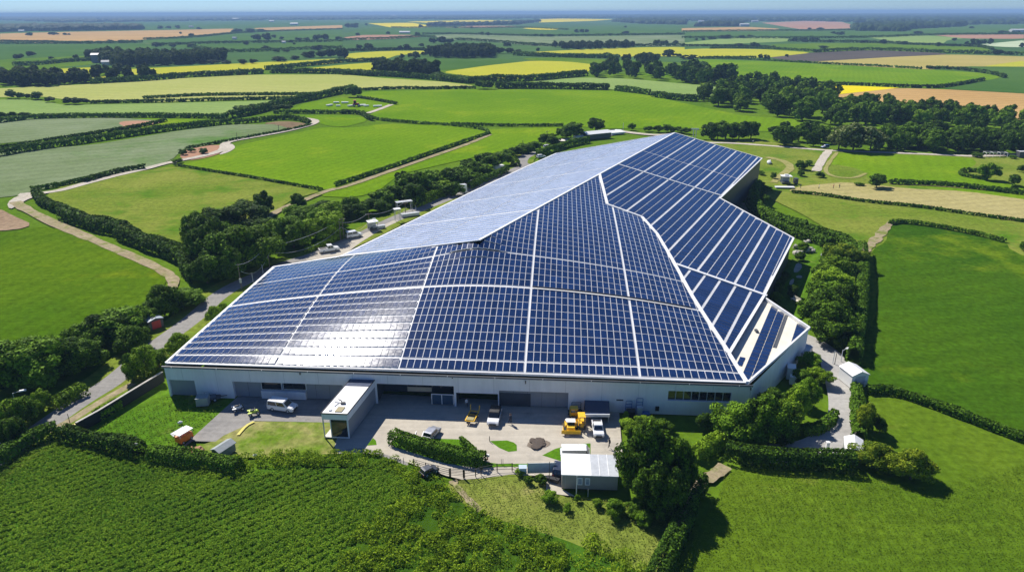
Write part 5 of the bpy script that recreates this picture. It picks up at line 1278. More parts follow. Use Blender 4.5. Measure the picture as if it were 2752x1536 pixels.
wood([('c', [(1500, 1100), (1560, 1050), (1900, 1060), (2300, 1080), (2640, 1110), (2640, 1160), (2200, 1148), (1600, 1128)])], 7.5, (8, 11), 'tree in the long belt above the pale track, {n} from the left', 'belt above the pale track', ('mid', 'dark', 'mid'), maxn=66)
trees('c', [(220, 1040, 920, 150, 'dark'), (330, 1045, 905, 180, 'dark'), (430, 1040, 905, 180, 'dark'), (520, 1040, 905, 130, 'dark'), (270, 1045, 950, 140, 'dark')], 'dark tree in the clump behind the far gable, {n} of five', 'clump behind the gable')
trees('c', [(690, 1000, 945, 80, 'dark'), (768, 992, 908, 78, 'dark'), (30, 1000, 960, 90, 'dark')], 'separate dark tree before the meadow glade, {n} of three', 'separate dark trees')
wood([('c', [(0, 610), (60, 570), (200, 590), (380, 615), (300, 635), (150, 640)])], 14, (13, 17), 'tree at the left tip of the dark wood, {n} from the left', 'left tip of the dark wood', ('dark',), maxn=14)
wood([('b', [(1830, 580), (1880, 545), (2050, 520), (2300, 540), (2576, 575), (2576, 625), (2350, 600), (2100, 580)])], 15, (11, 15), 'tree in the wood right of the domed field, {n} from the left', 'wood right of the domed field', ('dark',), maxn=26)
trees('b', [(80, 728, 632, 150, 'dark')], 'large solitary dark tree beside the debris field', None)
trees('b', [(1050, 665, 600, 110, 'dark'), (1095, 668, 612, 100, 'mid'), (330, 668, 645, 40, 'far'), (1990, 672, 632, 50, 'far'), (780, 665, 640, 60, 'far'), (920, 665, 640, 60, 'far')], 'dark tree standing in the hedge behind the bright field, {n} from the left', 'trees in the rear hedge')
trees('a', [(85, 738, 670, 110, 'dark'), (160, 740, 695, 70, 'dark'), (280, 745, 688, 100, 'dark'), (220, 740, 705, 60, 'dark'), (380, 765, 725, 90, 'far'), (530, 780, 728, 120, 'far'), (600, 780, 730, 120, 'far'), (650, 778, 740, 60, 'far')], 'round bush in the hedge under the gold-green field, {n} from the left', 'hedge bushes at left')
trees('a', [(20, 885, 838, 70, 'dark'), (95, 880, 838, 70, 'dark'), (180, 878, 842, 90, 'dark')], 'dark bush at the left edge above the cereal field, {n} of three', 'left edge bushes')
trees('a', [(1830, 850, 790, 130, 'dark'), (1900, 840, 782, 110, 'dark'), (2150, 825, 782, 90, 'dark'), (2080, 830, 790, 70, 'dark')], 'tree in the rising hedge near the lane junction, {n} of four', 'trees in the rising hedge')
trees('a', [(1535, 1150, 1115, 70, 'dark'), (1380, 1160, 1120, 70, 'mid'), (1440, 1140, 1115, 60, 'mid'), (1340, 1220, 1190, 80, 'mid')], 'shrub on the brown patch beside the track, {n} of four', 'shrubs on the brown patch', name='bush', cat='bush', low=0.02)
# farther woods and field trees ---------------------------------------------------------
wood([('a', [(650, 445), (740, 425), (1000, 440), (1400, 440), (1680, 440), (1720, 448), (1500, 478), (900, 505), (800, 480)])], 11, (12, 17), 'tree in the long dark wood at upper left, {n} from the left', 'long dark wood at upper left', ('far',), maxn=420, mass='long dark wood at upper left behind the yellow-green field')
wood([('a', [(0, 640), (0, 590), (150, 590), (400, 610), (640, 600), (640, 622), (350, 648)])], 10, (11, 15), 'tree in the dark clump at the left edge, {n} from the left', 'dark clump at the left edge', ('far',), maxn=260, mass='dark wood cut by the left edge below the long wood')
wood([('a', [(720, 600), (900, 590), (1100, 580), (1195, 585), (1180, 598), (850, 610)])], 16, (10, 16), 'tree in the clump below the yellow-green wedge, {n} from the left', 'clump below the wedge', ('far',), maxn=18)
wood([('a', [(700, 555), (900, 545), (930, 555), (750, 570)])], 17, (9, 12), 'tree by the white-roofed house lane, {n} from the left', 'trees by the house lane', ('far',), maxn=10)
wood([('b', [(650, 420), (800, 400), (1000, 395), (1140, 405), (1100, 430), (900, 438), (690, 432)])], 12, (13, 18), 'tree in the central dark wood, {n} from the left', 'central dark wood', ('far',), maxn=260, mass='dark hump-shaped wood in the middle distance at the centre')
wood([('b', [(260, 545), (400, 530), (600, 540), (705, 560), (690, 572), (480, 576), (300, 562)])], 10.5, (12, 16), 'tree in the dark oval wood left of the domed field, {n} from the left', 'dark oval wood', ('far',), maxn=52)
wood([('b', [(1590, 355), (1800, 355), (2150, 348), (2200, 355), (1900, 372), (1680, 372)])], 14, (10, 14), 'tree in the thin wood right of the far centre, {n} from the left', 'thin wood right of far centre', ('far',), maxn=160, mass='thin flat wood right of the far centre')
wood([('b', [(2090, 470), (2300, 465), (2410, 475), (2380, 485), (2120, 482)])], 20, (11, 15), 'tree in the clump above the right-hand wood, {n} from the left', 'clump above the right-hand wood', ('far',), maxn=16)
dots = dict(
 a=[(135, 445, 400, 75), (237, 422, 385, 65), (575, 446, 410, 55), (385, 445, 425, 40), (220, 270, 246, 52), (395, 262, 238, 76), (490, 264, 248, 34), (520, 264, 250, 24), (1360, 255, 240, 22), (1440, 275, 248, 50), (1495, 222, 202, 46), (1340, 215, 190, 40), (1270, 215, 195, 40), (1210, 218, 192, 60), (1855, 336, 312, 44), (1790, 245, 215, 90), (1880, 245, 214, 80), (1970, 240, 218, 80), (1930, 300, 252, 80), (2010, 300, 248, 80), (2060, 285, 258, 40), (2120, 295, 275, 40), (2380, 302, 255, 70), (2445, 300, 256, 60), (2250, 305, 280, 60), (2310, 305, 282, 60), (2550, 298, 272, 60), (2000, 380, 342, 70), (2390, 375, 340, 90), (1940, 382, 368, 50), (2080, 392, 370, 60), (2160, 390, 372, 60), (740, 322, 305, 60), (830, 322, 298, 60), (930, 322, 300, 80), (1005, 320, 300, 50), (1180, 350, 318, 70), (1300, 355, 325, 60), (1440, 358, 325, 70), (2330, 432, 385, 100), (2420, 430, 372, 100), (2500, 428, 368, 90), (2560, 430, 362, 80), (1830, 480, 445, 80), (1910, 475, 440, 70), (1600, 478, 450, 80), (1700, 478, 455, 90), (2190, 322, 300, 36), (2215, 335, 318, 26), (2100, 460, 425, 100), (2220, 445, 418, 80)],
 b=[(130, 372, 330, 50), (198, 372, 326, 68), (435, 376, 340, 50), (490, 376, 332, 60), (345, 258, 236, 34), (565, 272, 242, 40), (1052, 262, 240, 26), (1095, 266, 242, 38), (1245, 348, 316, 64), (1440, 344, 330, 56), (1470, 386, 360, 34), (595, 350, 326, 44), (20, 432, 360, 70), (680, 325, 280, 60), (745, 325, 274, 80), (805, 325, 285, 70), (450, 440, 402, 60), (555, 435, 388, 60), (605, 418, 390, 34), (510, 432, 395, 44), (2360, 340, 294, 60), (2420, 340, 300, 70), (2510, 330, 302, 50), (2455, 425, 372, 84), (2310, 415, 392, 44), (2530, 425, 400, 60), (2370, 430, 405, 50), (590, 210, 184, 34), (865, 175, 157, 26), (980, 180, 163, 24), (850, 214, 195, 26), (975, 214, 198, 34), (2130, 208, 195, 22), (1760, 245, 218, 44), (1800, 245, 216, 44), (1840, 245, 218, 40), (2130, 255, 234, 60), (1500, 275, 255, 40), (1560, 275, 256, 60), (40, 208, 172, 60), (95, 208, 174, 60), (180, 192, 174, 24), (2460, 186, 172, 30), (115, 268, 246, 36), (740, 585, 535, 90), (1190, 400, 350, 90), (1260, 398, 360, 90), (1320, 402, 370, 80), (1990, 435, 395, 80), (230, 470, 435, 60), (290, 465, 432, 60)],
 c=[(438, 352, 326, 88), (545, 354, 318, 72), (1362, 325, 298, 56), (1520, 330, 296, 60), (1930, 348, 318, 40), (2048, 308, 282, 32), (2140, 348, 308, 40), (2195, 350, 292, 60), (2260, 335, 294, 60), (2320, 330, 288, 50), (2560, 354, 322, 50), (1115, 318, 300, 40), (590, 440, 404, 44), (636, 448, 412, 42), (445, 288, 262, 44), (515, 284, 260, 60), (330, 290, 262, 100), (230, 296, 276, 60), (160, 304, 284, 30), (110, 305, 288, 22), (850, 312, 282, 70), (920, 314, 280, 80), (1000, 312, 282, 90), (1140, 255, 236, 36), (1195, 262, 238, 54), (1780, 260, 234, 84), (2380, 412, 366, 70), (2450, 410, 385, 60), (1070, 362, 344, 90), (2180, 215, 198, 40), (2420, 258, 228, 90), (2500, 258, 232, 70), (960, 225, 208, 34), (1040, 228, 206, 60), (1670, 335, 310, 34), (2035, 348, 332, 36), (60, 444, 412, 110), (790, 428, 405, 30)])
for c, rows in dots.items():
    fmt = {'a': 'distant round field tree in the upper left farmland, {n} from the left', 'b': 'distant field tree in the upper middle farmland, {n} from the left', 'c': 'distant dark field tree in the upper right farmland, {n} from the left'}[c]
    trees(c, rows, fmt, {'a': 'field trees upper left', 'b': 'field trees upper middle', 'c': 'field trees upper right'}[c], ('far',), name='field_tree', low=0.0, grow=1.05)

# the wooded country toward the horizon: masses nobody could count
def forest(name, label, poly, n, hr, seed):
    r = np.random.default_rng(seed)
    w = [P(c, x, y) for c, pts in poly for x, y in pts]
    q = scatter(w, n); n = len(q)
    d = np.hypot(q[:, 0], q[:, 1]); hh = r.uniform(hr[0], hr[1], n); rr = hh * r.uniform(0.5, 0.9, n) * np.clip(d / 2500, 1, 2.6)
    base = np.array([(math.cos(a) * k, math.sin(a) * k, z) for z, k in ((0.0, 0.95), (0.45, 1.0), (0.85, 0.62)) for a in np.arange(7) * 2 * math.pi / 7] + [(0, 0, 1.0)])
    faces = [(l * 7 + i, l * 7 + (i + 1) % 7, (l + 1) * 7 + (i + 1) % 7, (l + 1) * 7 + i) for l in (0, 1) for i in range(7)] + [(14 + i, 14 + (i + 1) % 7, 21, 21) for i in range(7)]
    V = base[None] * np.stack([rr, rr, hh], 1)[:, None]
    V = V * r.uniform(0.82, 1.18, V.shape)
    V[:, :, 0] += q[:, 0][:, None]; V[:, :, 1] += q[:, 1][:, None]; V[:, :, 2] -= 0.6
    me = bpy.data.meshes.new(name)
    fl = [f if f[2] != f[3] else f[:3] for f in faces]
    quads = np.array([f for f in faces if f[2] != f[3]]); tris = np.array([f[:3] for f in faces if f[2] == f[3]])
    offs = (np.arange(n) * 22)[:, None, None]
    Q = (quads[None] + offs).reshape(-1, 4); Tt = (tris[None] + offs).reshape(-1, 3)
    me.vertices.add(n * 22); me.vertices.foreach_set('co', V.astype(np.float32).ravel())
    me.loops.add(Q.size + Tt.size); me.loops.foreach_set('vertex_index', np.concatenate([Q.ravel(), Tt.ravel()]).astype(np.int32))
    me.polygons.add(len(Q) + len(Tt))
    me.polygons.foreach_set('loop_start', np.concatenate([np.arange(len(Q)) * 4, Q.size + np.arange(len(Tt)) * 3]).astype(np.int32))
    me.update(calc_edges=True)
    return tag(link(name, me, LEAF['far']), label, 'woodland', None, 'stuff')
forest('woodland', 'hazy wooded country on the left horizon', [('a', [(-300, 140), (-300, 121), (1400, 118), (2700, 112), (2700, 148), (1400, 160), (500, 172)])], 4200, (12, 20), 1)
forest('woodland', 'hazy wooded country on the middle horizon', [('b', [(0, 148), (0, 112), (2576, 104), (2576, 128), (1900, 140), (1300, 142), (500, 150)])], 4200, (12, 20), 2)
forest('woodland', 'dark woods along the right horizon', [('c', [(-300, 150), (-300, 104), (2900, 96), (2900, 178), (2100, 188), (1480, 198), (1300, 168), (900, 158), (500, 168)])], 9500, (12, 20), 3)
forest('woodland', 'blue belt of woods behind the upper left wheat field', [('a', [(-200, 250), (-200, 232), (0, 212), (560, 206), (1060, 212), (1060, 224), (600, 232), (200, 236)])], 600, (14, 22), 4)
forest('woodland', 'dark wood projecting in front of the right horizon woods', [('c', [(1290, 205), (1500, 190), (2130, 185), (2100, 200), (1690, 222), (1700, 238), (1300, 232)])], 500, (12, 20), 5)
forest('woodland', 'small dark wood left of the pink field in the distance', [('c', [(120, 200), (250, 186), (430, 184), (440, 200)])], 160, (14, 20), 6)
forest('woodland', 'far dark wood above the yellow fields right of centre', [('b', [(2040, 165), (2100, 148), (2576, 150), (2576, 186), (2300, 182)])], 420, (12, 20), 7)
forest('woodland', 'low dark belt right of the far yellow fields', [('b', [(640, 196), (680, 188), (1000, 186), (1320, 172), (1480, 164), (1300, 186), (900, 196)])], 240, (12, 18), 8)

# ------------------------------------------------------------------ crops, bushes and grass near the camera
def tufts(name, polys, dens, hh, lf, mat, label, cat, n_per=4, rows=None, holes=None, lean=0.5, maxp=60000):
    w = [P(c, x, y) for c, pts in polys for x, y in pts]
    A = abs(area(w)); q = scatter(w, int(min(A * dens, maxp)))
    if rows:
        a = math.radians(rows[0]); ex = np.array([math.cos(a), math.sin(a)]); ey = np.array([-ex[1], ex[0]])
        v = q @ ey; v = np.round(v / rows[1]) * rows[1] + rng.normal(0, rows[1] * 0.20, len(v)); u = q @ ex
        q = u[:, None] * ex + v[:, None] * ey
    n = len(q)
    # drifts of taller and shorter growth
    lum = 1 + 0.3 * np.sin(q[:, 0] * 0.21 + 1.3 * np.sin(q[:, 1] * 0.13)) + 0.18 * np.sin(q[:, 1] * 0.37 + 2 * np.sin(q[:, 0] * 0.11))
    H = rng.uniform(*hh, n) * lum
    az = rng.uniform(0, 2 * math.pi, (n, n_per)); k = rng.uniform(0.25, 1.0, (n, n_per))
    out = rng.uniform(0.1, lean, (n, n_per)) * H[:, None]
    c = np.stack([q[:, 0][:, None] + np.cos(az) * out * 0.6, q[:, 1][:, None] + np.sin(az) * out * 0.6, H[:, None] * k * 0.85], 2).reshape(-1, 3)
    nn = np.stack([np.cos(az), np.sin(az), np.full_like(az, 1.7)], 2).reshape(-1, 3)
    V, Q = leaves(c, nn, lf * rng.uniform(0.6, 1.4, len(c)), 0.42, 0.55)
    return tag(link(name, np_mesh(name, V, Q), LEAF[mat]), label, cat, None, 'stuff')
sheet('scrub_ground', [('g', [(-450, 560), (0, 540), (200, 535), (350, 575), (560, 665), (770, 755), (830, 870), (1050, 1000), (1250, 1070), (1640, 1190), (1700, 1270), (1650, 1400), (1620, 1650), (-300, 1700), (60, 1180), (300, 1000), (540, 800), (430, 690), (200, 640), (-300, 640)])], fmat('scrub_floor', (0.03, 0.075, 0.006), (0.06, 0.12, 0.01), 0.1, 1.0, 0.5), 'shaded ground under the bright scrub', 'ground', near=True)
CROP = [('f', [(-300, 800), (0, 690), (200, 560), (450, 450), (520, 450), (900, 550), (1200, 600), (1780, 690), (2576, 650)]), ('g', [(250, 600), (480, 660), (560, 800), (300, 1000), (60, 1180), (-150, 1500), (-400, 1700)]), ('f', [(-300, 1750)])]
tufts('leafy_crop', CROP, 27, (0.16, 0.50), 0.12, 'maize', 'tall leafy green crop filling the lower left', 'crop', 5, rows=(38, 1.25), lean=0.75, maxp=80000)
def undergrowth(name, polys, dens, rr, mat, label, seed, per=90, lf=0.22, core=None):
    w = [P(c, x, y) for c, pts in polys for x, y in pts]
    q = scatter(w, int(abs(area(w)) * dens)); n = len(q); R = rng.uniform(*rr, n)
    idx = np.repeat(np.arange(n), per); N_ = len(idx)
    d = rng.normal(0, 1, (N_, 3)); d /= np.linalg.norm(d, axis=1)[:, None]; d[:, 2] = np.abs(d[:, 2])
    c = np.concatenate([q[idx], np.zeros((N_, 1))], 1) + d * (R[idx] * rng.uniform(0.75, 1.1, N_))[:, None] * np.array([1, 1, 0.9])
    V, Q = leaves(c, d, lf * rng.uniform(0.6, 1.35, N_), 0.6)
    return tag(link(name, np_mesh(name, V, Q), LEAF[mat]), label, 'undergrowth', None, 'stuff')
undergrowth('undergrowth', [('g', [(-830, 590), (-700, 565), (-450, 545), (0, 535), (200, 530), (350, 570), (560, 660), (770, 750), (830, 860), (1050, 990), (1250, 1060), (1640, 1180), (1700, 1260), (1650, 1400), (1600, 1560), (-200, 1600), (60, 1180), (300, 1000), (540, 800), (430, 690), (200, 640), (-300, 650), (-800, 660)])], 0.75, (0.6, 1.25), 'scrub', 'sea of bright green scrub at the bottom centre', 1, per=105, lf=0.145)
undergrowth('undergrowth', [('g', [(1600, 1420), (1680, 1290), (1760, 1190), (1900, 1170), (2050, 1260), (2200, 1330), (2290, 1440), (2260, 1560), (1650, 1560)])], 0.5, (0.5, 1.1), 'scrub', 'patch of scrub on the meadow at the bottom edge', 2, per=95, lf=0.14)
undergrowth('gorse', [('g', [(385, 880), (380, 840), (440, 820), (450, 860), (400, 885)])], 1.2, (0.4, 0.6), 'yellow', 'yellow-flowering gorse clump in the scrub', 3, per=50, lf=0.14)
tufts('grass', [('h', [(330, 690), (470, 640), (900, 650), (1400, 705), (1800, 820), (2640, 600), (2700, 1560), (-260, 1560), (60, 1190), (270, 860)])], 14, (0.04, 0.12), 0.085, 'grass', 'grassy sward of the bottom right fields', 'grass', 3, maxp=70000, lean=0.9)
tufts('grass', [('g', [(830, 790), (1050, 720), (1500, 740), (1640, 870), (2080, 890), (2460, 1070), (2330, 1434), (2280, 1400), (2200, 1330), (1900, 1190), (1640, 1160), (1250, 1050), (1050, 980)])], 14, (0.05, 0.2), 0.085, 'dry', 'dry seeding grass of the rough meadow', 'grass', 3, maxp=20000, lean=0.8)
tufts('grass', [('f', [(620, 390), (1250, 100), (1700, 180), (1430, 410), (1320, 500), (1080, 520)])], 6, (0.06, 0.16), 0.12, 'grass', 'short tufts on the striped lawn', 'grass', 3, maxp=6000, lean=0.9)
# ------------------------------------------------------------------ vehicles, people, sheds, poles and small things
def at(c, x, y): p = P(c, x, y); return (p.x, p.y, 0.0)

def wheels(root, L, W, r=0.33, fx=0.31, bx=-0.29, w=0.22):
    for sx in (fx, bx):
        for sy in (-1, 1):
            y = sy * (W / 2 - w * 0.45)
            m = MB(); m.cyl((sx * L, y - w / 2, r), (sx * L, y + w / 2, r), r, None, 16); o = m.build('wheel', RUBBER, root)
            q = MB(); q.cyl((sx * L, y + sy * (w / 2), r), (sx * L, y + sy * (w / 2 + 0.02), r), r * 0.6, r * 0.5, 12); q.build('rim', LGREY, o)

def car(label, c, x, y, hd, L=4.4, W=1.8, H=1.55, kind='suv', paint=None, group=None, cat='car', name='car', roofmat=None):
    paint = paint or CARWHITE
    t = thing(name, label, cat, at(c, x, y), math.radians(hd), group)
    gb = H * 0.56
    if kind == 'van':       # short sloping bonnet, long cabin
        cab = [(-0.49, gb), (-0.47, H * 0.97), (-0.42, H), (0.14, H), (0.30, gb)]; low = [(-0.5, 0.28), (-0.5, gb), (0.30, gb), (0.45, gb * 0.86), (0.5, gb * 0.66), (0.5, 0.28)]
    elif kind == 'pickup':
        cab = [(-0.10, gb), (-0.08, H), (0.16, H), (0.26, gb)]; low = [(-0.5, 0.3), (-0.5, gb), (0.26, gb), (0.47, gb * 0.9), (0.5, gb * 0.7), (0.5, 0.3)]
    else:
        cab = [(-0.48, gb), (-0.40, H * 0.98), (-0.30, H), (0.08, H), (0.24, gb)]; low = [(-0.5, 0.26), (-0.5, gb), (0.24, gb), (0.45, gb * 0.88), (0.5, gb * 0.68), (0.5, 0.26)]
    b = MB(); b.side([(px_ * L, z) for px_, z in low], -W / 2, W / 2); b.build('body', paint, t, 0.07)
    n = len(cab); m = MB(); ins = 0.14
    yb = W / 2 - 0.04; yt = W / 2 - ins
    vs = [(px_ * L, -(yb if z <= gb else yt), z) for px_, z in cab] + [(px_ * L, (yb if z <= gb else yt), z) for px_, z in cab]
    m.add(vs, [tuple(range(n)), tuple(range(2 * n - 1, n - 1, -1))] + [((i + 1) % n, i, n + i, n + (i + 1) % n) for i in range(n)])
    m.build('cabin', roofmat or paint, t, 0.04)
    def lerp(a, b_, k): return tuple(a[i] + (b_[i] - a[i]) * k for i in range(3))
    # side windows, windscreen, rear window: thin dark panes just proud of the cabin
    x0, x1 = cab[0][0] * L + 0.16, cab[-1][0] * L - 0.34; xt0, xt1 = cab[1][0] * L + 0.12, cab[-2][0] * L - 0.06
    za, zb = gb + 0.05, H - 0.14; ft = (zb - gb) / (H - gb); fa = (za - gb) / (H - gb)
    ys = lambda f: yb + (yt - yb) * f + 0.012
    for sy in (-1, 1):
        k = 0.52
        for u0, u1 in ((0.0, k - 0.02), (k + 0.02, 1.0)):
            A = (x0 + (x1 - x0) * u0, sy * ys(fa), za); B = (x0 + (x1 - x0) * u1, sy * ys(fa), za)
            D = (xt0 + (xt1 - xt0) * u1, sy * ys(ft), zb); E = (xt0 + (xt1 - xt0) * u0, sy * ys(ft), zb)
            f = (0, 1, 2, 3) if sy < 0 else (3, 2, 1, 0)
            MB().add([A, B, D, E], [f]).build('window', GLASS, t)
    wx0, wx1 = cab[-1][0] * L, cab[-2][0] * L
    for (a0, a1, nm) in ((wx0, wx1, 'windscreen'), (cab[0][0] * L, cab[1][0] * L, 'rear_window')):
        s = 1 if nm == 'windscreen' else -1
        fz = lambda z: (z - gb) / (cab[-2][1] - gb)
        A = [(a0 + (a1 - a0) * fz(z) + s * 0.02, sy * (ys(fz(z)) - 0.12), z + 0.02) for z, sy in ((za, -1), (za, 1), (zb, 1), (zb, -1))]
        MB().add(A, [(0, 1, 2, 3) if s > 0 else (3, 2, 1, 0)]).build(nm, GLASS, t)
    for sy in (-1, 1):
        MB().box(0.492 * L, 0.506 * L, sy * W * 0.36 - 0.16, sy * W * 0.36 + 0.16, gb * 0.62, gb * 0.78).build('headlight', pmat('lamp_lens', (0.75, 0.77, 0.8), 0.1), t)
        MB().box(-0.506 * L, -0.494 * L, sy * W * 0.40 - 0.1, sy * W * 0.40 + 0.1, gb * 0.6, gb * 0.92).build('tail_light', RED, t)
    MB().box(0.498 * L, 0.512 * L, -W * 0.3, W * 0.3, 0.32, gb * 0.58).build('grille', BLACK, t)
    if kind == 'pickup': MB().box(-0.46 * L, -0.12 * L, -W / 2 + 0.15, W / 2 - 0.15, gb - 0.02, gb + 0.02).build('load_bed', BLACK, t)
    wheels(t, L, W)
    return t

car('white people carrier parked in the shade line beside the wing', 'z2', 1850, 1225, -14, 4.8, 1.9, 1.85, 'van', cat='van', name='van')
car('white car with black roof parked nose out in front of the loading bays', 'z4', 275, 925, -97, 4.5, 1.9, 1.6, 'suv', roofmat=BLACK)
car('silver-grey hatchback parked beside the white bay lines', 'z3', 1800, 1165, 66, 3.4, 1.6, 1.25, 'suv', SILVER)
car('white pickup nosing out from under the dark canopy', 'z4', 1825, 1105, -91, 4.3, 1.65, 1.6, 'pickup', cat='pickup', name='pickup_truck')
car('small dark car standing against the field gate fence', 'g', 655, 690, 40, 2.7, 1.4, 1.2, 'suv', pmat('charcoal_paint', (0.06, 0.065, 0.075), 0.35, coat=0.4))
car('white car half hidden behind the portable cabin', 'g', 1750, 555, 178, 4.4, 1.8, 1.5, 'suv')
car('dark car parked beside the white cabin entrance', 'g', 1630, 680, 80, 3.6, 1.7, 1.45, 'suv', pmat('navy_paint', (0.03, 0.04, 0.07), 0.3, coat=0.5))
car('white flatbed parked on the lane apron nearest the camera', 'l', 330, 915, 28, 5.6, 2.0, 1.9, 'pickup', cat='pickup', name='pickup_truck')
car('white van on the lane apron below the paired poles', 'l', 590, 765, 32, 4.8, 1.9, 1.9, 'van', cat='van', name='van')
car('black car parked on the white yard beyond the roof', 'b', 2040, 995, 20, 4.5, 1.8, 1.5, 'suv', BLACK)
car('white car among the trees by the far lane', 'b', 1545, 1110, 30, 4.4, 1.8, 1.5, 'suv')
car('white car beside the far lane hedge close to the roof', 'b', 1495, 1185, 30, 4.4, 1.8, 1.5, 'suv')
car('blue car tucked between hedge and right wall of the works', 'c', 575, 1420, 55, 4.2, 1.75, 1.45, 'suv', BLUEPAINT)
car('small blue car by the lane at the lower left edge', 'f', 68, 435, 40, 3.8, 1.7, 1.45, 'suv', BLUEPAINT)
car('tiny white car where the pale tracks meet in the meadow', 'c', 1078, 1112, 200, 4.0, 1.7, 1.5, 'van', BLUEPAINT)

# yellow tracked machine, loader, frame trailer
def tracks(t, L, W, h=0.75):
    for sy in (-1, 1):
        y = sy * (W / 2 - 0.25); m = MB()
        m.side([(-L / 2, h * 0.3), (-L / 2 + 0.25, 0.0), (L / 2 - 0.25, 0.0), (L / 2, h * 0.3), (L / 2, h * 0.7), (L / 2 - 0.25, h), (-L / 2 + 0.25, h), (-L / 2, h * 0.7)], y - 0.25, y + 0.25)
        o = m.build('track', RUBBER, t)
        for k in range(4):
            q = MB(); xx = -L / 2 + 0.4 + k * (L - 0.8) / 3; q.cyl((xx, y + sy * 0.25, h / 2), (xx, y + sy * 0.29, h / 2), h * 0.3, None, 10); q.build('track_roller', YELLOW, o)
t = thing('bulldozer', 'yellow tracked bulldozer with white cab roof by the canopy', 'bulldozer', at('z4', 1420, 1075), math.radians(-92))
t.scale = (0.74, 0.9, 0.74); tracks(t, 3.2, 2.6)
MB().taper(-1.6, 0.5, -1.1, 1.1, 0.55, 1.25, 0.1, 0.1, 0.08).build('body', YELLOW, t, 0.06)
MB().taper(0.5, 1.7, -0.75, 0.75, 0.6, 1.35, 0.05, 0.15, 0.08).build('bonnet', YELLOW, t, 0.06)
MB().taper(-0.9, 0.55, -0.7, 0.7, 1.25, 1.95, 0.1, 0.2, 0.08).build('cab', GLASS, t, 0.04)
MB().box(-1.0, 0.5, -0.82, 0.82, 1.96, 2.08).build('cab_roof', WHITE, t, 0.04)
MB().box(-1.5, -0.95, -0.95, 0.2, 1.26, 1.6).build('toolbox', WHITE, t, 0.03)
m = MB(); m.side([(1.95, 0.1), (2.12, 0.12), (2.02, 0.5), (2.12, 1.0), (1.95, 0.95), (1.86, 0.5)], -1.7, 1.7); m.build('blade', YELLOW, t, 0.02)
for s in (-1, 1): MB().bar((0.2, s * 1.38, 0.55), (1.95, s * 1.38, 0.4), 0.14).build('push_arm', YELLOW, t)
t = thing('loader', 'yellow wheeled loader in the wall shade behind the bulldozer', 'loader', at('z4', 1470, 905), math.radians(-90))
t.scale = (0.8, 0.8, 0.78); wheels(t, 4.2, 2.3, 0.55, 0.3, -0.28, 0.4)
MB().taper(-2.0, 0.3, -0.9, 0.9, 0.6, 1.5, 0.15, 0.1, 0.1).build('body', YELLOW, t, 0.06)
MB().taper(-0.9, 0.5, -0.7, 0.7, 1.5, 2.2, 0.1, 0.2, 0.06).build('cab', GLASS, t, 0.03)
MB().box(-1.0, 0.5, -0.78, 0.78, 2.21, 2.34).build('cab_roof', YELLOW, t, 0.03)
m = MB(); m.side([(1.9, 0.1), (2.6, 0.12), (2.2, 0.5), (1.9, 0.95), (1.75, 0.5)], -1.2, 1.2); m.build('bucket', YELLOW, t, 0.02)
for s in (-1, 1): MB().bar((0.2, s * 0.8, 1.3), (1.9, s * 0.8, 0.55), 0.16).build('lift_arm', YELLOW, t)
t = thing('forklift', 'yellow forklift frame standing next to the canopy side', 'forklift', at('z4', 1580, 1040), math.radians(-90))
wheels(t, 2.2, 1.2, 0.3, 0.32, -0.3, 0.2)
MB().taper(-1.1, 0.7, -0.55, 0.55, 0.3, 1.0, 0.1, 0.1, 0.05).build('body', YELLOW, t, 0.05)
m = MB()
for sx, sy in ((-0.8, -0.5), (-0.8, 0.5), (0.6, -0.5), (0.6, 0.5)): m.bar((sx, sy, 1.0), (sx, sy, 2.1), 0.08)
m.box(-0.9, 0.7, -0.58, 0.58, 2.1, 2.18); m.build('overhead_guard', YELLOW, t)
m = MB(); m.bar((0.85, -0.35, 0.1), (0.85, -0.35, 2.3), 0.1); m.bar((0.85, 0.35, 0.1), (0.85, 0.35, 2.3), 0.1); m.bar((0.85, -0.35, 2.25), (0.85, 0.35, 2.25), 0.1); m.build('mast', DGREY, t)
for s in (-1, 1): MB().box(0.9, 1.8, s * 0.25 - 0.06, s * 0.25 + 0.06, 0.08, 0.14).build('fork', DGREY, t)
t = thing('trailer', 'open yellow frame trailer near the person in the bay', 'trailer', at('z3', 2400, 925), math.radians(-103))
wheels(t, 2.6, 1.7, 0.3, 0.25, -0.3, 0.2)
m = MB()
for s in (-1, 1): m.bar((-1.7, s * 0.72, 0.55), (1.5, s * 0.72, 0.55), 0.14)
for xx in (-1.6, -0.4, 0.6, 1.5): m.bar((xx, -0.72, 0.55), (xx, 0.72, 0.55), 0.12)
for s in (-1, 1): m.bar((-1.7, s * 0.72, 0.55), (-2.0, s * 0.78, 1.5), 0.12)
m.build('frame', YELLOW, t); MB().box(0.5, 1.4, -0.6, 0.6, 0.62, 0.72).build('deck_plate', pmat('worn_olive_plate', (0.32, 0.28, 0.12), 0.7), t); MB().box(-1.2, -0.2, -0.6, 0.6, 0.5, 0.56).build('floor', BLACK, t)

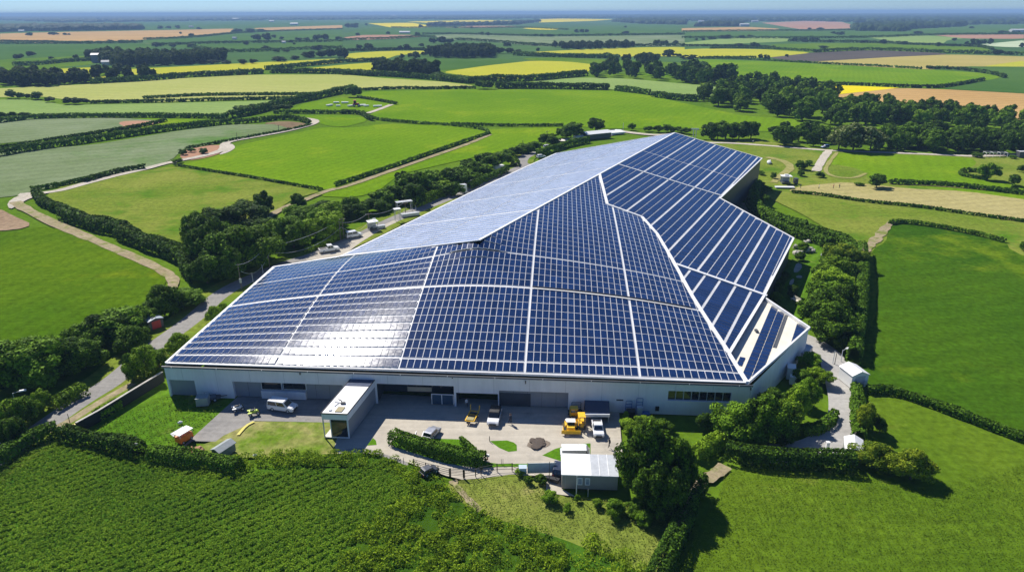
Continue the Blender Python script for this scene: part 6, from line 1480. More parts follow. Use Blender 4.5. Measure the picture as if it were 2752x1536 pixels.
# canopy over the pickup
zc = 3.3
c0, c1 = onplane('z4', 1628, 650, GA, E2), onplane('z4', 2000, 660, GA, E2); zc = (c0.z + c1.z) / 2
f0, f1 = P('z4', 1640, 858, zc - 0.35), P('z4', 2008, 858, zc - 0.35)
t = thing('canopy', 'dark-roofed canopy with white fascia leaning on the warehouse wall', 'canopy', (0, 0, 0))
b0 = Vector((c0.x, c0.y, zc)) - E2 * 0.03; b1_ = Vector((c1.x, c1.y, zc)) - E2 * 0.03
m = MB(); m.hexa([f0, f1, b1_, b0], [v + Vector((0, 0, 0.12)) for v in (f0, f1, b1_, b0)]); m.build('roof', NAVY, t)
m = MB(); m.bar(f0 + Vector((0, 0, -0.12)) - E2 * 0.08, f1 + Vector((0, 0, -0.12)) - E2 * 0.08, 0.14, 0.5); m.build('fascia', WHITE, t)
for v in (f0 + E1 * 0.15, f1 - E1 * 0.15): MB().cyl((v.x, v.y + 0.2, -0.1), (v.x, v.y + 0.2, zc - 0.4), 0.08).build('post', LGREY, t)
MB().hexa([(b0.x, b0.y - .06, 0), (b1_.x, b1_.y - .06, 0), (b1_.x, b1_.y, 0), (b0.x, b0.y, 0)], [(b0.x, b0.y - .06, zc - .1), (b1_.x, b1_.y - .06, zc - .1), (b1_.x, b1_.y, zc - .1), (b0.x, b0.y, zc - .1)]).build('back_panel', BLACK, t)  # black sheet added on the wall to paint the dark under the canopy
m = MB(); q0 = f1 - E1 * 0.1; q1 = b1_ - E1 * 0.1; m.hexa([(q0.x, q0.y + .3, 0), (q0.x + .06, q0.y + .3, 0), (q1.x + .06, q1.y, 0), (q1.x, q1.y, 0)], [(q0.x, q0.y + .3, zc - .4), (q0.x + .06, q0.y + .3, zc - .4), (q1.x + .06, q1.y, zc - .05), (q1.x, q1.y, zc - .05)]); m.build('side_panel', DGREY, t)

def racking(label, c, xl, xr, yt, yb, mat):
    ua, zt = WU(c, xl, yt); ub, zb = WU(c, xr, yb); t = thing('rack', label, 'rack', tuple(wp((ua + ub) / 2, 0, -0.5)))
    m = MB(); hw = (ub - ua) / 2
    for s in (-1, 1): m.bar((s * hw, 0, 0), (s * hw, 0, zt), 0.09)
    for k in (0.25, 0.5, 0.75, 1.0): m.bar((-hw, 0, zt * k), (hw, 0, zt * k), 0.07)
    m.build('frame', mat, t)
    MB().box(-hw - 0.25, hw + 0.25, -0.6, 0.3, 0, 0.16).build('base', mat, t)
    return t
racking('blue-grey ladder frame propped by the wall vent', 'z4', 2250, 2330, 630, 790, BLUEPAINT)
racking('second ladder frame taller than its neighbour by the wall', 'z4', 2412, 2490, 590, 800, BLUEPAINT)
racking('glass-filled grey frame behind the yellow loader', 'z4', 1438, 1570, 650, 800, DGREY)
def crate(label, c, x, y, sx, sy, h_, mat, rz=0.0, name='crate', cat='crate', lid=None, group=None):
    t = thing(name, label, cat, at(c, x, y), math.radians(rz), group)
    MB().taper(-sx / 2, sx / 2, -sy / 2, sy / 2, 0.06, h_, 0.03, 0.03, 0.03).build('body', mat, t, 0.03)
    MB().box(-sx / 2 - 0.03, sx / 2 + 0.03, -sy / 2 - 0.03, sy / 2 + 0.03, h_, h_ + 0.07).build('lid', lid or mat, t, 0.015)
    for a in (-1, 1): MB().box(a * sx * 0.35 - 0.07, a * sx * 0.35 + 0.07, -sy / 2, sy / 2, 0, 0.06).build('runner', BLACK, t)
    return t
crate('black bin with a white label under the ladder frame', 'z4', 2320, 900, 1.4, 1.2, 1.3, BLACK, name='bin', cat='bin')
crate('tall white cabinet below the taller ladder frame', 'z4', 2450, 880, 0.9, 0.7, 1.7, LGREY, name='cabinet', cat='cabinet')
crate('low blue crate beside the tall white cabinet', 'z4', 2545, 880, 1.4, 1.0, 0.6, BLUEPAINT)
crate('pale grey lidded container on the grass by the shutter', 'z2', 660, 1150, 2.0, 1.6, 1.5, pmat('sage_grey', (0.30, 0.34, 0.33), 0.6), 8, name='container', cat='container')
crate('white tall container nearest the right wall bushes', 'e', 815, 1405, 1.4, 2.0, 2.3, WHITE, -20, name='container', cat='container')
crate('shorter white cabinet in front of the tall white container', 'e', 832, 1450, 1.1, 1.1, 1.5, WHITE, -20, name='cabinet', cat='cabinet')
crate('long grey tank box in the shade of the right wall', 'e', 925, 1235, 1.6, 4.4, 1.3, LGREY, -38, name='tank', cat='tank')
t = thing('trailer', 'dark flat trailer parked behind the pale lidded container', 'trailer', at('z2', 810, 1085), math.radians(20))
wheels(t, 2.6, 1.5, 0.32, 0.1, -0.25, 0.2)
m = MB(); m.box(-1.4, 1.2, -0.75, 0.75, 0.45, 0.55); m.box(-1.4, -1.34, -0.75, 0.75, 0.55, 1.3); m.build('bed', DGREY, t); MB().bar((1.2, 0, 0.5), (2.2, 0, 0.45), 0.1).build('drawbar', DGREY, t)
MB().box(-1.2, 0.4, -0.65, 0.65, 0.56, 0.8).build('tarpaulin', pmat('slate_tarp', (0.09, 0.12, 0.16), 0.7), t)

def quad(label, c, x, y, hd, paint):
    t = thing('quad_bike', label, 'quad bike', at(c, x, y), math.radians(hd))
    wheels(t, 1.9, 1.15, 0.28, 0.33, -0.33, 0.24)
    MB().taper(-0.8, 0.8, -0.3, 0.3, 0.35, 0.75, 0.1, 0.2, 0.06).build('body', paint, t, 0.05)
    MB().taper(-0.55, 0.2, -0.18, 0.18, 0.75, 0.92, 0.05, 0.1, 0.04).build('seat', BLACK, t, 0.03)
    m = MB(); m.bar((0.4, 0, 0.7), (0.25, 0, 1.05), 0.06); m.bar((0.25, -0.38, 1.05), (0.25, 0.38, 1.05), 0.05); m.build('handlebar', BLACK, t)
    for s in (-1, 1): MB().box(-0.95, -0.35, s * 0.52 - 0.16, s * 0.52 + 0.16, 0.6, 0.66).build('mudguard', paint, t)
quad('white and black quad bike on the shade edge of the car park', 'z2', 1180, 1235, 30, WHITE)
quad('lime green ride-on machine on the car park concrete', 'z2', 1415, 1300, 25, LIME)
t = thing('cart', 'orange cart with raised white lids at the car park corner', 'cart', at('f', 1392, 445), math.radians(62))
wheels(t, 2.4, 1.4, 0.25, 0.3, -0.3, 0.16)
MB().taper(-1.2, 1.2, -0.7, 0.7, 0.25, 1.2, 0, 0.1, 0.05).build('body', ORANGE, t, 0.05)
MB().box(-1.3, 1.25, -0.8, 0.8, 1.75, 1.85).build('roof', WHITE, t, 0.03)
m = MB(); m.add([(-1.2, 0.8, 1.2), (1.1, 0.8, 1.2), (1.1, 1.5, 1.5), (-1.2, 1.5, 1.5), (-1.2, 0.8, 1.15), (1.1, 0.8, 1.15), (1.1, 1.5, 1.45), (-1.2, 1.5, 1.45)], [(0, 1, 2, 3), (7, 6, 5, 4), (0, 4, 5, 1), (1, 5, 6, 2), (2, 6, 7, 3), (3, 7, 4, 0)]); m.build('side_flap', WHITE, t)
for sx in (-1.1, 1.05):
    for sy in (-0.65, 0.65): MB().bar((sx, sy, 1.2), (sx, sy, 1.75), 0.06).build('post', WHITE, t)

def gable(name, label, cat, p, rz, L, W, h_, rise, wallm, roofm, door=None, over=0.15, glass=False):
    """gabled hut, ridge along local x, entrance at +x"""
    t = thing(name, label, cat, (p[0], p[1], 0), math.radians(rz))
    m = MB(); m.add([(-L / 2, -W / 2, 0), (L / 2, -W / 2, 0), (L / 2, W / 2, 0), (-L / 2, W / 2, 0), (-L / 2, -W / 2, h_), (L / 2, -W / 2, h_), (L / 2, W / 2, h_), (-L / 2, W / 2, h_), (-L / 2, 0, h_ + rise), (L / 2, 0, h_ + rise)],
                    [(0, 1, 5, 4), (1, 2, 6, 9, 5), (2, 3, 7, 6), (3, 0, 4, 8, 7)]); m.build('wall', wallm, t)
    m = MB(); o = over; k = rise / (W / 2)
    for s in (-1, 1):
        y1 = s * (W / 2 + o); z1 = h_ - k * o
        A = [(-L / 2 - o, 0, h_ + rise + 0.02), (L / 2 + o, 0, h_ + rise + 0.02), (L / 2 + o, y1, z1 + 0.02), (-L / 2 - o, y1, z1 + 0.02)]
        if s > 0: A = A[::-1]
        B = [(v[0], v[1], v[2] + 0.09) for v in A]
        m.hexa(A[::-1], B[::-1]) if False else m.add(A + B, [(0, 1, 2, 3), (7, 6, 5, 4), (0, 4, 5, 1), (1, 5, 6, 2), (2, 6, 7, 3), (3, 7, 4, 0)])
    m.build('roof', roofm, t)
    if door is not None:
        MB().box(L / 2 + 0.005, L / 2 + 0.05, -W * 0.3, W * 0.3, 0.02, h_ * 0.92).build('door', door, t)
    return t
GS = pmat('slate_grey_boards', (0.20, 0.23, 0.24), 0.7, var=0.2, scale=4)
gable('shed', 'grey wooden shed with pale ridge roof by the leafy crop', 'shed', at('f', 1690, 545), -118, 2.9, 1.7, 1.35, 0.4, GS, pmat('mossy_roof', (0.30, 0.33, 0.33), 0.7, var=0.2), DGREY)
gable('shed', 'small white tent shed standing beside the right driveway', 'shed', at('e', 1282, 1440), -80, 3.6, 3.2, 2.4, 0.7, WHITE, WHITE, LGREY)
gable('shed', 'white-roofed glasshouse at the foot of the driveway bend', 'greenhouse', at('h', 1285, 545), -112, 3.8, 2.4, 1.5, 0.6, pmat('greenhouse_glass', (0.10, 0.15, 0.15), 0.15), WHITE, GLASS)
gable('shed', 'shed with blue-grey roof and red front below the lane trees', 'shed', at('d', 1150, 1015), -40, 4.2, 3.0, 1.9, 0.4, DGREY, pmat('blue_grey_roof', (0.34, 0.40, 0.46), 0.5), RED)
# portable cabin
q0, q1 = P('g', 1650, 808), P('g', 2068, 822); Lc = (q1 - q0).length; ang = math.degrees(math.atan2(q1.y - q0.y, q1.x - q0.x))
tp = ray(*px('g', 1650, 697)); hc = CAMH + tp.z * (q0.y / tp.y)
bk = P('g', 1648, 542, hc); Wc = bk.y - q0.y
t = thing('portable_cabin', 'beige portable cabin with half white half grey flat roof', 'cabin', (q0.x, q0.y, 0), math.radians(ang))
MB().box(0, Lc, 0, Wc, 0.1, hc - 0.15).build('wall', BEIGE, t)
MB().box(-0.1, Lc * 0.53, -0.12, Wc + 0.1, hc - 0.15, hc).build('roof', WHITE, t, 0.02)
r2 = MB().box(Lc * 0.53 + 0.01, Lc + 0.1, -0.12, Wc + 0.1, hc - 0.17, hc - 0.02).build('roof', LGREY, t, 0.02)
for k in (0.68, 0.84): MB().box(Lc * k - 0.04, Lc * k + 0.04, -0.12, Wc + 0.1, hc - 0.02, hc + 0.03).build('roof_seam', WHITE, r2)
for sx in (0.6, Lc / 2, Lc - 0.6): MB().box(sx - 0.2, sx + 0.2, 0.2, Wc - 0.2, -0.1, 0.1).build('skid', DGREY, t)
for x0, x1 in ((1766, 1805), (1824, 1861)):
    fa, fb = (x0 - 1650) / 418 * Lc, (x1 - 1650) / 418 * Lc
    o = MB().box(fa, fb, -0.06, 0.0, hc * 0.32, hc * 0.80).build('window', WHITE, t)
    MB().box(fa + 0.12, fb - 0.12, -0.075, -0.06, hc * 0.38, hc * 0.74).build('pane', pmat('bright_pane', (0.30, 0.36, 0.44), 0.15), o)
MB().box(Lc * 0.06, Lc * 0.06 + 0.03, -0.02, 0, 0.1, hc - 0.2).build('corner_trim', LGREY, t)

def pole(label, c, x, yb, yt, r=0.09, mat=None, arm=None, name='pole', cat='pole', group=None):
    b = P(c, x, yb); d = ray(*px(c, x, yt)); H_ = max(0.8, CAMH + d.z * (math.hypot(b.x, b.y) / math.hypot(d.x, d.y)))
    t = thing(name, label, cat, (b.x, b.y, 0), math.radians(26), group)
    m = MB(); m.cyl((0, 0, -0.1), (0, 0, H_), r, r * 0.7, 8); m.build('shaft', mat or LGREY, t)
    if arm == 'cross': MB().bar((-0.9, 0, H_ - 0.3), (0.9, 0, H_ - 0.3), 0.12).build('crossarm', WOOD, t); [MB().cyl((s, 0, H_ - 0.24), (s, 0, H_ - 0.05), 0.05).build('insulator', WHITE, t) for s in (-0.8, 0.8)]
    if arm == 'lamp':
        o = MB().bar((0, 0, H_ - 0.1), (1.3, 0, H_ + 0.15), 0.07).build('arm', LGREY, t); MB().taper(0.9, 2.0, -0.25, 0.25, H_ + 0.02, H_ + 0.22, 0.1, 0.1, 0.08).build('lamp_head', WHITE, t)
    if arm == 'box': MB().box(-0.25, 0.25, -0.35, -0.08, H_ * 0.25, H_ * 0.42).build('meter_box', LGREY, t)
    t['top'] = H_
    return Vector((b.x, b.y, H_ - 0.15))
ps = [pole('grey power pole nearest the camera by the wall corner', 'd', 1818, 735, 550, 0.12, WOOD, 'box', 'power_pole', 'power pole'),
      pole('second power pole along the lane from the wall corner', 'd', 2030, 580, 415, 0.12, WOOD, 'cross', 'power_pole', 'power pole'),
      pole('left of the two paired power poles on the lane verge', 'l', 452, 795, 600, 0.12, WOOD, None, 'power_pole', 'power pole'),
      pole('power pole beyond the paired poles near the white kiosk', 'l', 752, 650, 520, 0.12, WOOD, 'cross', 'power_pole', 'power pole'),
      pole('power pole beside the gantry on the far lane', 'l', 1132, 520, 405, 0.12, WOOD, 'cross', 'power_pole', 'power pole')]
p2_ = pole('right of the two paired power poles on the lane verge', 'l', 486, 780, 570, 0.12, WOOD, 'cross', 'power_pole', 'power pole')
pole('short post on the verge before the second power pole', 'd', 1905, 690, 630); pole('short post by the roof corner on the lane', 'd', 1980, 625, 555)
pole('slim post where bright hedge and lane meet', 'l', 1242, 525, 440); pole('post in the shade near the far lane bend', 'l', 1930, 140, 100)
def wire(label, a, b, sag, dx=0.0):
    pts = [a.lerp(b, k / 16) - Vector((0, 0, sag * 4 * (k / 16) * (1 - k / 16))) + Vector((dx, 0, 0)) for k in range(17)]
    m = MB()
    for u, v in zip(pts, pts[1:]): m.cyl(u, v, 0.035, None, 5)
    tag(m.build('overhead_wire', LGREY), label, 'wire')
for i, w_ in enumerate(('nearest', 'second', 'third', 'farthest')):
    for dx, sd_, nm in ((-0.5, 1.2, 'upper'), (0.5, 2.6, 'lower')):
        wire('%s sagging wire in the %s span of the lane power line' % (nm, w_), ps[i] - Vector((0, 0, 0.0 if nm == 'upper' else 1.6)), ps[i + 1] - Vector((0, 0, 0.0 if nm == 'upper' else 1.6)), sd_, dx)
pole('leaning lamp post in the dark bank at lower left', 'f', 120, 170, 80, 0.07, LGREY, 'lamp', 'street_lamp', 'street lamp')
pole('street lamp with white head beside the kiosk on the lane', 'l', 760, 690, 585, 0.08, LGREY, 'lamp', 'street_lamp', 'street lamp')
pole('street lamp with a flat white head near the white gate post', 'l', 1795, 230, 178, 0.08, LGREY, 'lamp', 'street_lamp', 'street lamp')
pole('dark post beside the yellow bicycle at the garden wall', 'f', 530, 325, 235, 0.06, BLACK)
pole('tall white mast before the large bright field', 'b', 2112, 990, 925, 0.16, LGREY)
pole('dark telegraph pole rising from trees near the far lane', 'b', 1540, 1040, 985, 0.2, WOOD, 'cross', 'power_pole', 'power pole')
pole('thin post in the cereal field at left', 'a', 1786, 1055, 998, 0.12, DGREY); pole('thick dark post beside the left track', 'a', 1872, 1035, 1010, 0.25, BLACK)
pole('post with a crosspiece near the tip of the cereal field', 'a', 2100, 990, 940, 0.16, DGREY, 'cross')
pole('white twin post by the garden tree belt', 'e', 1137, 1295, 1203, 0.08, WHITE); pole('dark slim post beside the white twin post', 'e', 1152, 1300, 1215, 0.07, DGREY)
pole('white lamp mast at the edge of the straight hedge', 'e', 1198, 1280, 1195, 0.09, WHITE, 'lamp', 'street_lamp', 'street lamp')
pole('tall dark gatepost at the corner of the cabin strip', 'g', 1555, 830, 602, 0.06, DGREY); pole('short dark post near the cabin strip gate', 'g', 1606, 755, 688, 0.05, BLACK)
pole('white pole standing before the cabin windows', 'g', 1760, 862, 708, 0.06, WHITE); pole('short white post at the cabin foot', 'g', 1848, 862, 812, 0.05, LGREY)
pole('thin post at the grass island tip', 'g', 1108, 445, 418, 0.07, BLACK); pole('thin post on the lane edge before the field gate', 'g', 462, 615, 572, 0.05, DGREY)
pole('left of two thin posts by the front lawn strip', 'g', 1197, 618, 582, 0.04, DGREY); pole('right of two thin posts by the front lawn strip', 'g', 1209, 618, 582, 0.04, DGREY)

# railings and gate at the yard mouth
def railing(name, label, cat, cpts, hh, rails, mat, post=0.07, every=None):
    t = thing(name, label, cat); pts = [P('g', x, y) for x, y in cpts]
    for p in pts: MB().cyl((p.x, p.y, -0.1), (p.x, p.y, hh), post, None, 8).build('post', mat, t)
    for k in range(rails):
        z = hh * (0.95 - 0.75 * k / max(1, rails - 1)); m = MB()
        for a, b in zip(pts, pts[1:]): m.bar((a.x, a.y, z), (b.x, b.y, z), 0.05)
        m.build('rail', mat, t)
railing('metal_fence', 'dark metal railing running up to the field gate', 'fence', [(538, 640), (630, 668), (722, 690), (806, 712)], 1.35, 4, BLACK)
railing('field_gate', 'dark barred field gate at the end of the lane strip', 'gate', [(815, 714), (912, 722)], 1.4, 5, BLACK, 0.09)
railing('metal_fence', 'dark post and rail fence right of the field gate', 'fence', [(920, 722), (1003, 712), (1044, 697), (1165, 672), (1278, 668), (1333, 692)], 1.25, 3, BLACK)
t = thing('gate_panel', 'translucent white gate panel left of the cabin strip', 'gate', at('g', 1500, 695), math.radians(2))
MB().box(-2.0, 2.0, -0.03, 0.03, 0.15, 1.9).build('panel', pmat('frosted_panel', (0.55, 0.60, 0.62), 0.4), t)
m = MB(); [m.bar((s * 2.02, 0, 0), (s * 2.02, 0, 2.0), 0.08) for s in (-1, 1)]; m.build('frame', LGREY, t)
crate('pale blue bin at the right end of the dark fence', 'g', 1358, 695, 1.1, 0.9, 1.2, pmat('pale_blue', (0.45, 0.55, 0.62), 0.5), name='bin', cat='bin')
crate('black tilted box by the cabin strip gate', 'g', 1585, 750, 1.8, 0.6, 0.5, BLACK, -25, name='box', cat='box')
crate('white slatted air unit roof box behind the cabin', 'g', 1740, 565, 3.6, 1.6, 1.6, LGREY, 0, name='air_unit', cat='air unit', lid=WHITE)

# long dark garden wall on the left
pts = [P('f', x, y) for x, y in ((590, 385), (760, 290), (960, 165), (1235, -5))]
t = thing('garden_wall', 'long dark garden wall with pale coping left of the lawn', 'wall')
m = MB(); cp_ = MB()
for a, b in zip(pts, pts[1:]):
    m.bar((a.x, a.y, 0.85), (b.x, b.y, 0.85), 0.3, 1.9); cp_.bar((a.x, a.y, 1.84), (b.x, b.y, 1.84), 0.4, 0.08)
m.build('wall', pmat('dark_stone', (0.022, 0.024, 0.02), 0.9, var=0.3), t); cp_.build('coping', STONE, t)
t = thing('bicycle', 'bicycle leaning by the end of the dark garden wall', 'bicycle', at('f', 470, 372), math.radians(25))
for sx in (-0.5, 0.5):
    m = MB()
    for k in range(16):
        a, b = 2 * math.pi * k / 16, 2 * math.pi * (k + 1) / 16
        m.bar((sx + 0.34 * math.cos(a), 0, 0.35 + 0.34 * math.sin(a)), (sx + 0.34 * math.cos(b), 0, 0.35 + 0.34 * math.sin(b)), 0.05)
    m.build('wheel', RUBBER, t)
m = MB(); [m.bar(a, b, 0.05) for a, b in (((-0.5, 0, 0.35), (-0.15, 0, 0.85)), ((-0.5, 0, 0.35), (0.05, 0, 0.3)), ((0.05, 0, 0.3), (-0.15, 0, 0.85)), ((-0.12, 0, 0.8), (0.4, 0, 0.85)), ((0.05, 0, 0.3), (0.4, 0, 0.8)), ((0.38, 0, 0.95), (0.5, 0, 0.35)))]; m.build('frame', BLACK, t)
MB().box(-0.28, -0.05, -0.06, 0.06, 0.88, 0.93).build('saddle', BLACK, t); MB().bar((0.36, -0.28, 0.98), (0.36, 0.28, 0.98), 0.04).build('handlebar', BLACK, t)
t = thing('bench', 'yellow-topped bench on the dark garden wall end', 'bench', at('f', 555, 345), math.radians(32))
MB().box(-1.2, 1.2, -0.25, 0.25, 0.42, 0.5).build('seat', pmat('yellow_board', (0.62, 0.52, 0.18), 0.7), t)
for s in (-0.9, 0.9): MB().box(s - 0.06, s + 0.06, -0.22, 0.22, 0, 0.42).build('leg', DGREY, t)

# lane-side kiosks, gantries
def shelter(label, c, x, y, rz, L, W, h_, roofm=WHITE, solid=True, name='shelter', cat='shelter', sign=False):
    t = thing(name, label, cat, at(c, x, y), math.radians(rz))
    MB().box(-L / 2 - 0.3, L / 2 + 0.3, -W / 2 - 0.3, W / 2 + 0.3, h_, h_ + 0.18).build('roof', roofm, t, 0.03)
    for sx in (-1, 1):
        for sy in (-1, 1): MB().bar((sx * L / 2, sy * W / 2, 0), (sx * L / 2, sy * W / 2, h_), 0.12).build('post', LGREY, t)
    if solid: MB().box(-L / 2 + 0.1, L / 2 - 0.1, W / 2 - 0.1, W / 2, 0.1, h_ - 0.1).build('back_panel', LGREY, t); MB().box(-L / 2 + 0.1, L / 2 - 0.1, -W / 2 + 0.2, W / 2 - 0.2, 0.3, 0.55).build('counter', DGREY, t)
    return t
shelter('white-roofed kiosk standing on the lane apron', 'l', 790, 690, 27, 2.6, 2.2, 2.6, name='kiosk', cat='kiosk')
shelter('slim gantry with a white top next to the far lane', 'l', 1050, 595, 27, 1.6, 1.2, 3.8, WHITE, False, 'gantry', 'gantry')
shelter('grey open gantry frame behind the white-topped one', 'l', 1120, 500, 27, 5.0, 1.5, 3.4, LGREY, False, 'gantry', 'gantry')
crate('white gatehouse box at the far lane corner', 'l', 1738, 300, 2.2, 2.2, 3.0, WHITE, 27, name='gatehouse', cat='hut', lid=LGREY)
crate('long grey trailer body parked below the white-topped gantry', 'l', 1180, 545, 6.0, 1.6, 0.9, LGREY, 27, name='trailer', cat='trailer')
crate('long pale box beside the kiosk on the lane apron', 'l', 850, 675, 4.0, 1.2, 0.8, LGREY, 27, name='trailer', cat='trailer')
crate('white skip body among the trees of the tree row', 'l', 2110, 55, 4.2, 2.2, 1.6, WHITE, 27, name='skip', cat='skip')
t = shelter('white-roofed open kiosk on the meadow behind the works', 'c', 780, 1378, -6, 3.4, 2.6, 2.8, WHITE, True, 'kiosk', 'kiosk')
MB().box(-0.7, 0.7, -0.5, 0.5, 3.0, 3.5).build('roof_box', WHITE, t)
crate('low white concrete plinth in front of the meadow kiosk', 'c', 775, 1412, 7.0, 2.0, 0.35, WHITE, -4, name='plinth', cat='plinth')
crate('grey generator cabinet right of the meadow kiosk', 'c', 855, 1378, 1.4, 1.6, 1.9, DGREY, 10, name='cabinet', cat='cabinet')
for lb, x, y, rz in (('white boat-like tarp bundle lying near the far roof corner', 658, 1228, 70),):
    t = thing('tarpaulin', lb, 'tarpaulin', at('c', x, y), math.radians(rz)); m = MB(); m.blob((0, 0, 0.5), (2.2, 1.0, 0.9), 10, 6, 0.18); m.build('sheet', CLOTH_W, t)
# tables with frames at right
t = thing('picnic_frame', 'white timber frame shelter by the far right track', 'frame', at('c', 2355, 1178), math.radians(-8))
m = MB()
for sx in (-4.5, -1.5, 1.5, 4.5):
    for sy in (-1.5, 1.5): m.bar((sx, sy, 0), (sx, sy, 2.0), 0.12)
m.build('post', WHITE, t); m = MB(); [m.bar((-4.5, sy, 2.0), (4.5, sy, 2.0), 0.12) for sy in (-1.5, 1.5)]; [m.bar((sx, -1.5, 2.0), (sx, 1.5, 2.0), 0.12) for sx in (-4.5, -1.5, 1.5, 4.5)]; m.build('beam', WHITE, t)
MB().box(-4, 4, -0.5, 0.5, 0.7, 0.82).build('table_top', WOOD, t)
crate('small dark hut at the far right edge of the track', 'c', 2555, 1180, 4.0, 3.0, 2.6, DGREY, 0, name='hut', cat='hut', lid=WHITE)
t = thing('signboard', 'white board on twin posts behind the far gable', 'sign', at('c', 95, 1042), math.radians(-5))
MB().box(-2.0, 2.0, -0.1, 0.1, 4.6, 5.3).build('board', WHITE, t)
for s in (-0.7, 0.7): MB().bar((s, 0.2, 0), (s, 0.2, 5.2), 0.35).build('post', LGREY, t)

# people: one continuous figure each, trousers, top and skin by height
def person(label, c, x, y, hd, top, trousers, stride=0.0, arm=0.0):
    p = at(c, x, y); t = thing('person', label, 'person', p, math.radians(hd))
    bm_v = [(0, 0, 0.95), (0, 0, 1.2), (0, 0, 1.42), (0, 0, 1.52), (0.02, 0, 1.66), (0.02, 0, 1.76)]
    ed = [(0, 1), (1, 2), (2, 3), (3, 4), (4, 5)]; rad = [(0.14, 0.17), (0.12, 0.16), (0.11, 0.18), (0.055, 0.055), (0.10, 0.085), (0.06, 0.055)]
    for s in (-1, 1):
        n = len(bm_v); f = s * stride
        bm_v += [(0, s * 0.1, 0.88), (0.06 + f * 0.5, s * 0.11, 0.48), (f, s * 0.11, 0.09), (f + 0.16, s * 0.12, 0.05)]
        ed += [(0, n), (n, n + 1), (n + 1, n + 2), (n + 2, n + 3)]; rad += [(0.09, 0.09), (0.065, 0.065), (0.045, 0.045), (0.04, 0.04)]
        n = len(bm_v)
        bm_v += [(0, s * 0.2, 1.38), (-f * 0.3 + arm * 0.1, s * 0.25, 1.12), (-f * 0.6 + 0.1 + arm * 0.3, s * 0.24, 0.88 + arm * 0.2), (-f * 0.7 + 0.14 + arm * 0.35, s * 0.23, 0.78 + arm * 0.2)]
        ed += [(2, n), (n, n + 1), (n + 1, n + 2), (n + 2, n + 3)]; rad += [(0.06, 0.06), (0.045, 0.045), (0.034, 0.034), (0.03, 0.03)]
    me = bpy.data.meshes.new('body'); me.from_pydata(bm_v, ed, []); me.update()
    o = link('body', me, None, t); sk_m = o.modifiers.new('skin', 'SKIN'); o.modifiers.new('smooth', 'SUBSURF').levels = 1
    for i, r_ in enumerate(rad): me.skin_vertices[0].data[i].radius = r_
    me.skin_vertices[0].data[0].use_root = True
    dg = bpy.context.evaluated_depsgraph_get(); dg.update()
    bk_ = bpy.data.meshes.new_from_object(o.evaluated_get(dg)); o.modifiers.clear(); o.data = bk_
    for mt in (trousers, top, SKIN, BLACK): bk_.materials.append(mt)
    for pl in bk_.polygons:
        z = pl.center.z; yy = abs(pl.center.y)
        pl.material_index = 3 if z < 0.1 else 2 if z > 1.49 or (yy > 0.2 and z < 0.86) else 1 if z > 0.93 or yy > 0.19 else 0
        pl.use_smooth = True
    m = MB(); m.blob((0.0, 0, 1.75), (0.115, 0.10, 0.10), 10, 6); m.build('hair', BLACK, t)
person('person in a white top standing in the dark loading bay', 'z3', 2320, 745, -60, CLOTH_W, CLOTH_D, 0.05)
person('person in dark clothes on the pale concrete beside the canopy', 'z4', 2000, 1350, 200, CLOTH_D, CLOTH_D, 0.18)
person('person crossing the shade edge right of the white car', 'z4', 505, 985, 180, CLOTH_D, CLOTH_D, 0.22)
person('second person close behind on the shade edge', 'z4', 525, 985, 170, CLOTH_D, CLOTH_D, 0.1)
person('person in a white shirt by the track behind the far gable', 'c', 535, 1078, 0, CLOTH_W, CLOTH_D, 0.1)
person('dark-clad walker nearest the meadow kiosk', 'c', 893, 1418, 0, CLOTH_D, CLOTH_D, 0.2)
person('walker in a white top on the worn meadow', 'c', 1032, 1422, 160, CLOTH_W, CLOTH_D, 0.15)
person('walker in red alone near the right of the meadow path', 'c', 1141, 1418, 170, pmat('red_cloth', (0.35, 0.05, 0.05), 0.9), CLOTH_D, 0.15)
person('rightmost meadow walker in black carrying nothing', 'c', 1185, 1418, 0, CLOTH_D, CLOTH_D, 0.25)
person('person far off in the bright strip left of the roof', 'b', 1358, 1078, 0, CLOTH_D, CLOTH_D, 0.1)
person('person in pale clothes on the garden lawn', 'e', 1048, 512, 200, CLOTH_W, CLOTH_D, 0.1)

# heaps, stones, bundles
t = thing('soil_heap', 'low brown soil heap on the yard concrete', 'heap', at('g', 1482, 462)); m = MB()
for i in range(9):
    m.blob((random.uniform(-1.0, 1.0), random.uniform(-0.9, 0.9), 0.0), (random.uniform(0.5, 0.9), random.uniform(0.5, 0.9), random.uniform(0.07, 0.15)), 9, 6, 0.2)
m.build('earth', pmat('heap_earth', (0.085, 0.065, 0.05), 0.95, var=0.35, scale=3, bump=0.6), t)
def stone(label, c, x, y, r, mat=STONE, group=None, name='rock', cat='rock'):
    m = MB(); m.blob((0, 0, r * 0.35), (r, r * random.uniform(0.6, 0.9), r * random.uniform(0.5, 0.8)), 8, 6, 0.22)
    o = m.build(name, mat); o.location = at(c, x, y); o.rotation_euler = (0, 0, random.uniform(0, 3)); tag(o, label, cat, group)
rk = [(858, 430), (880, 470), (925, 400), (955, 388), (940, 455), (975, 440), (990, 460), (905, 465), (860, 480), (955, 440)]
for i, (x, y) in enumerate(sorted(rk)): stone('pale rock around the garden shrubs, %s from the left' % ordn(i, len(rk)), 'e', x, y, random.uniform(0.5, 1.0), group='rockery stones')
for i, (x, y) in enumerate([(1365, 555), (1420, 550), (1490, 550)]): stone(('leftmost', 'middle', 'rightmost')[i] + ' of three reddish earth mounds beside the grey shed', 'f', x, y + 10, 1.3, G_PINK, 'earth mounds', 'earth_mound', 'mound')
stone('flat white stone slab on the striped lawn', 'f', 1357, 315, 0.4, WHITE); stone('small white bucket-sized stone by the clipped lawn hedge', 'f', 850, 440, 0.28, WHITE)
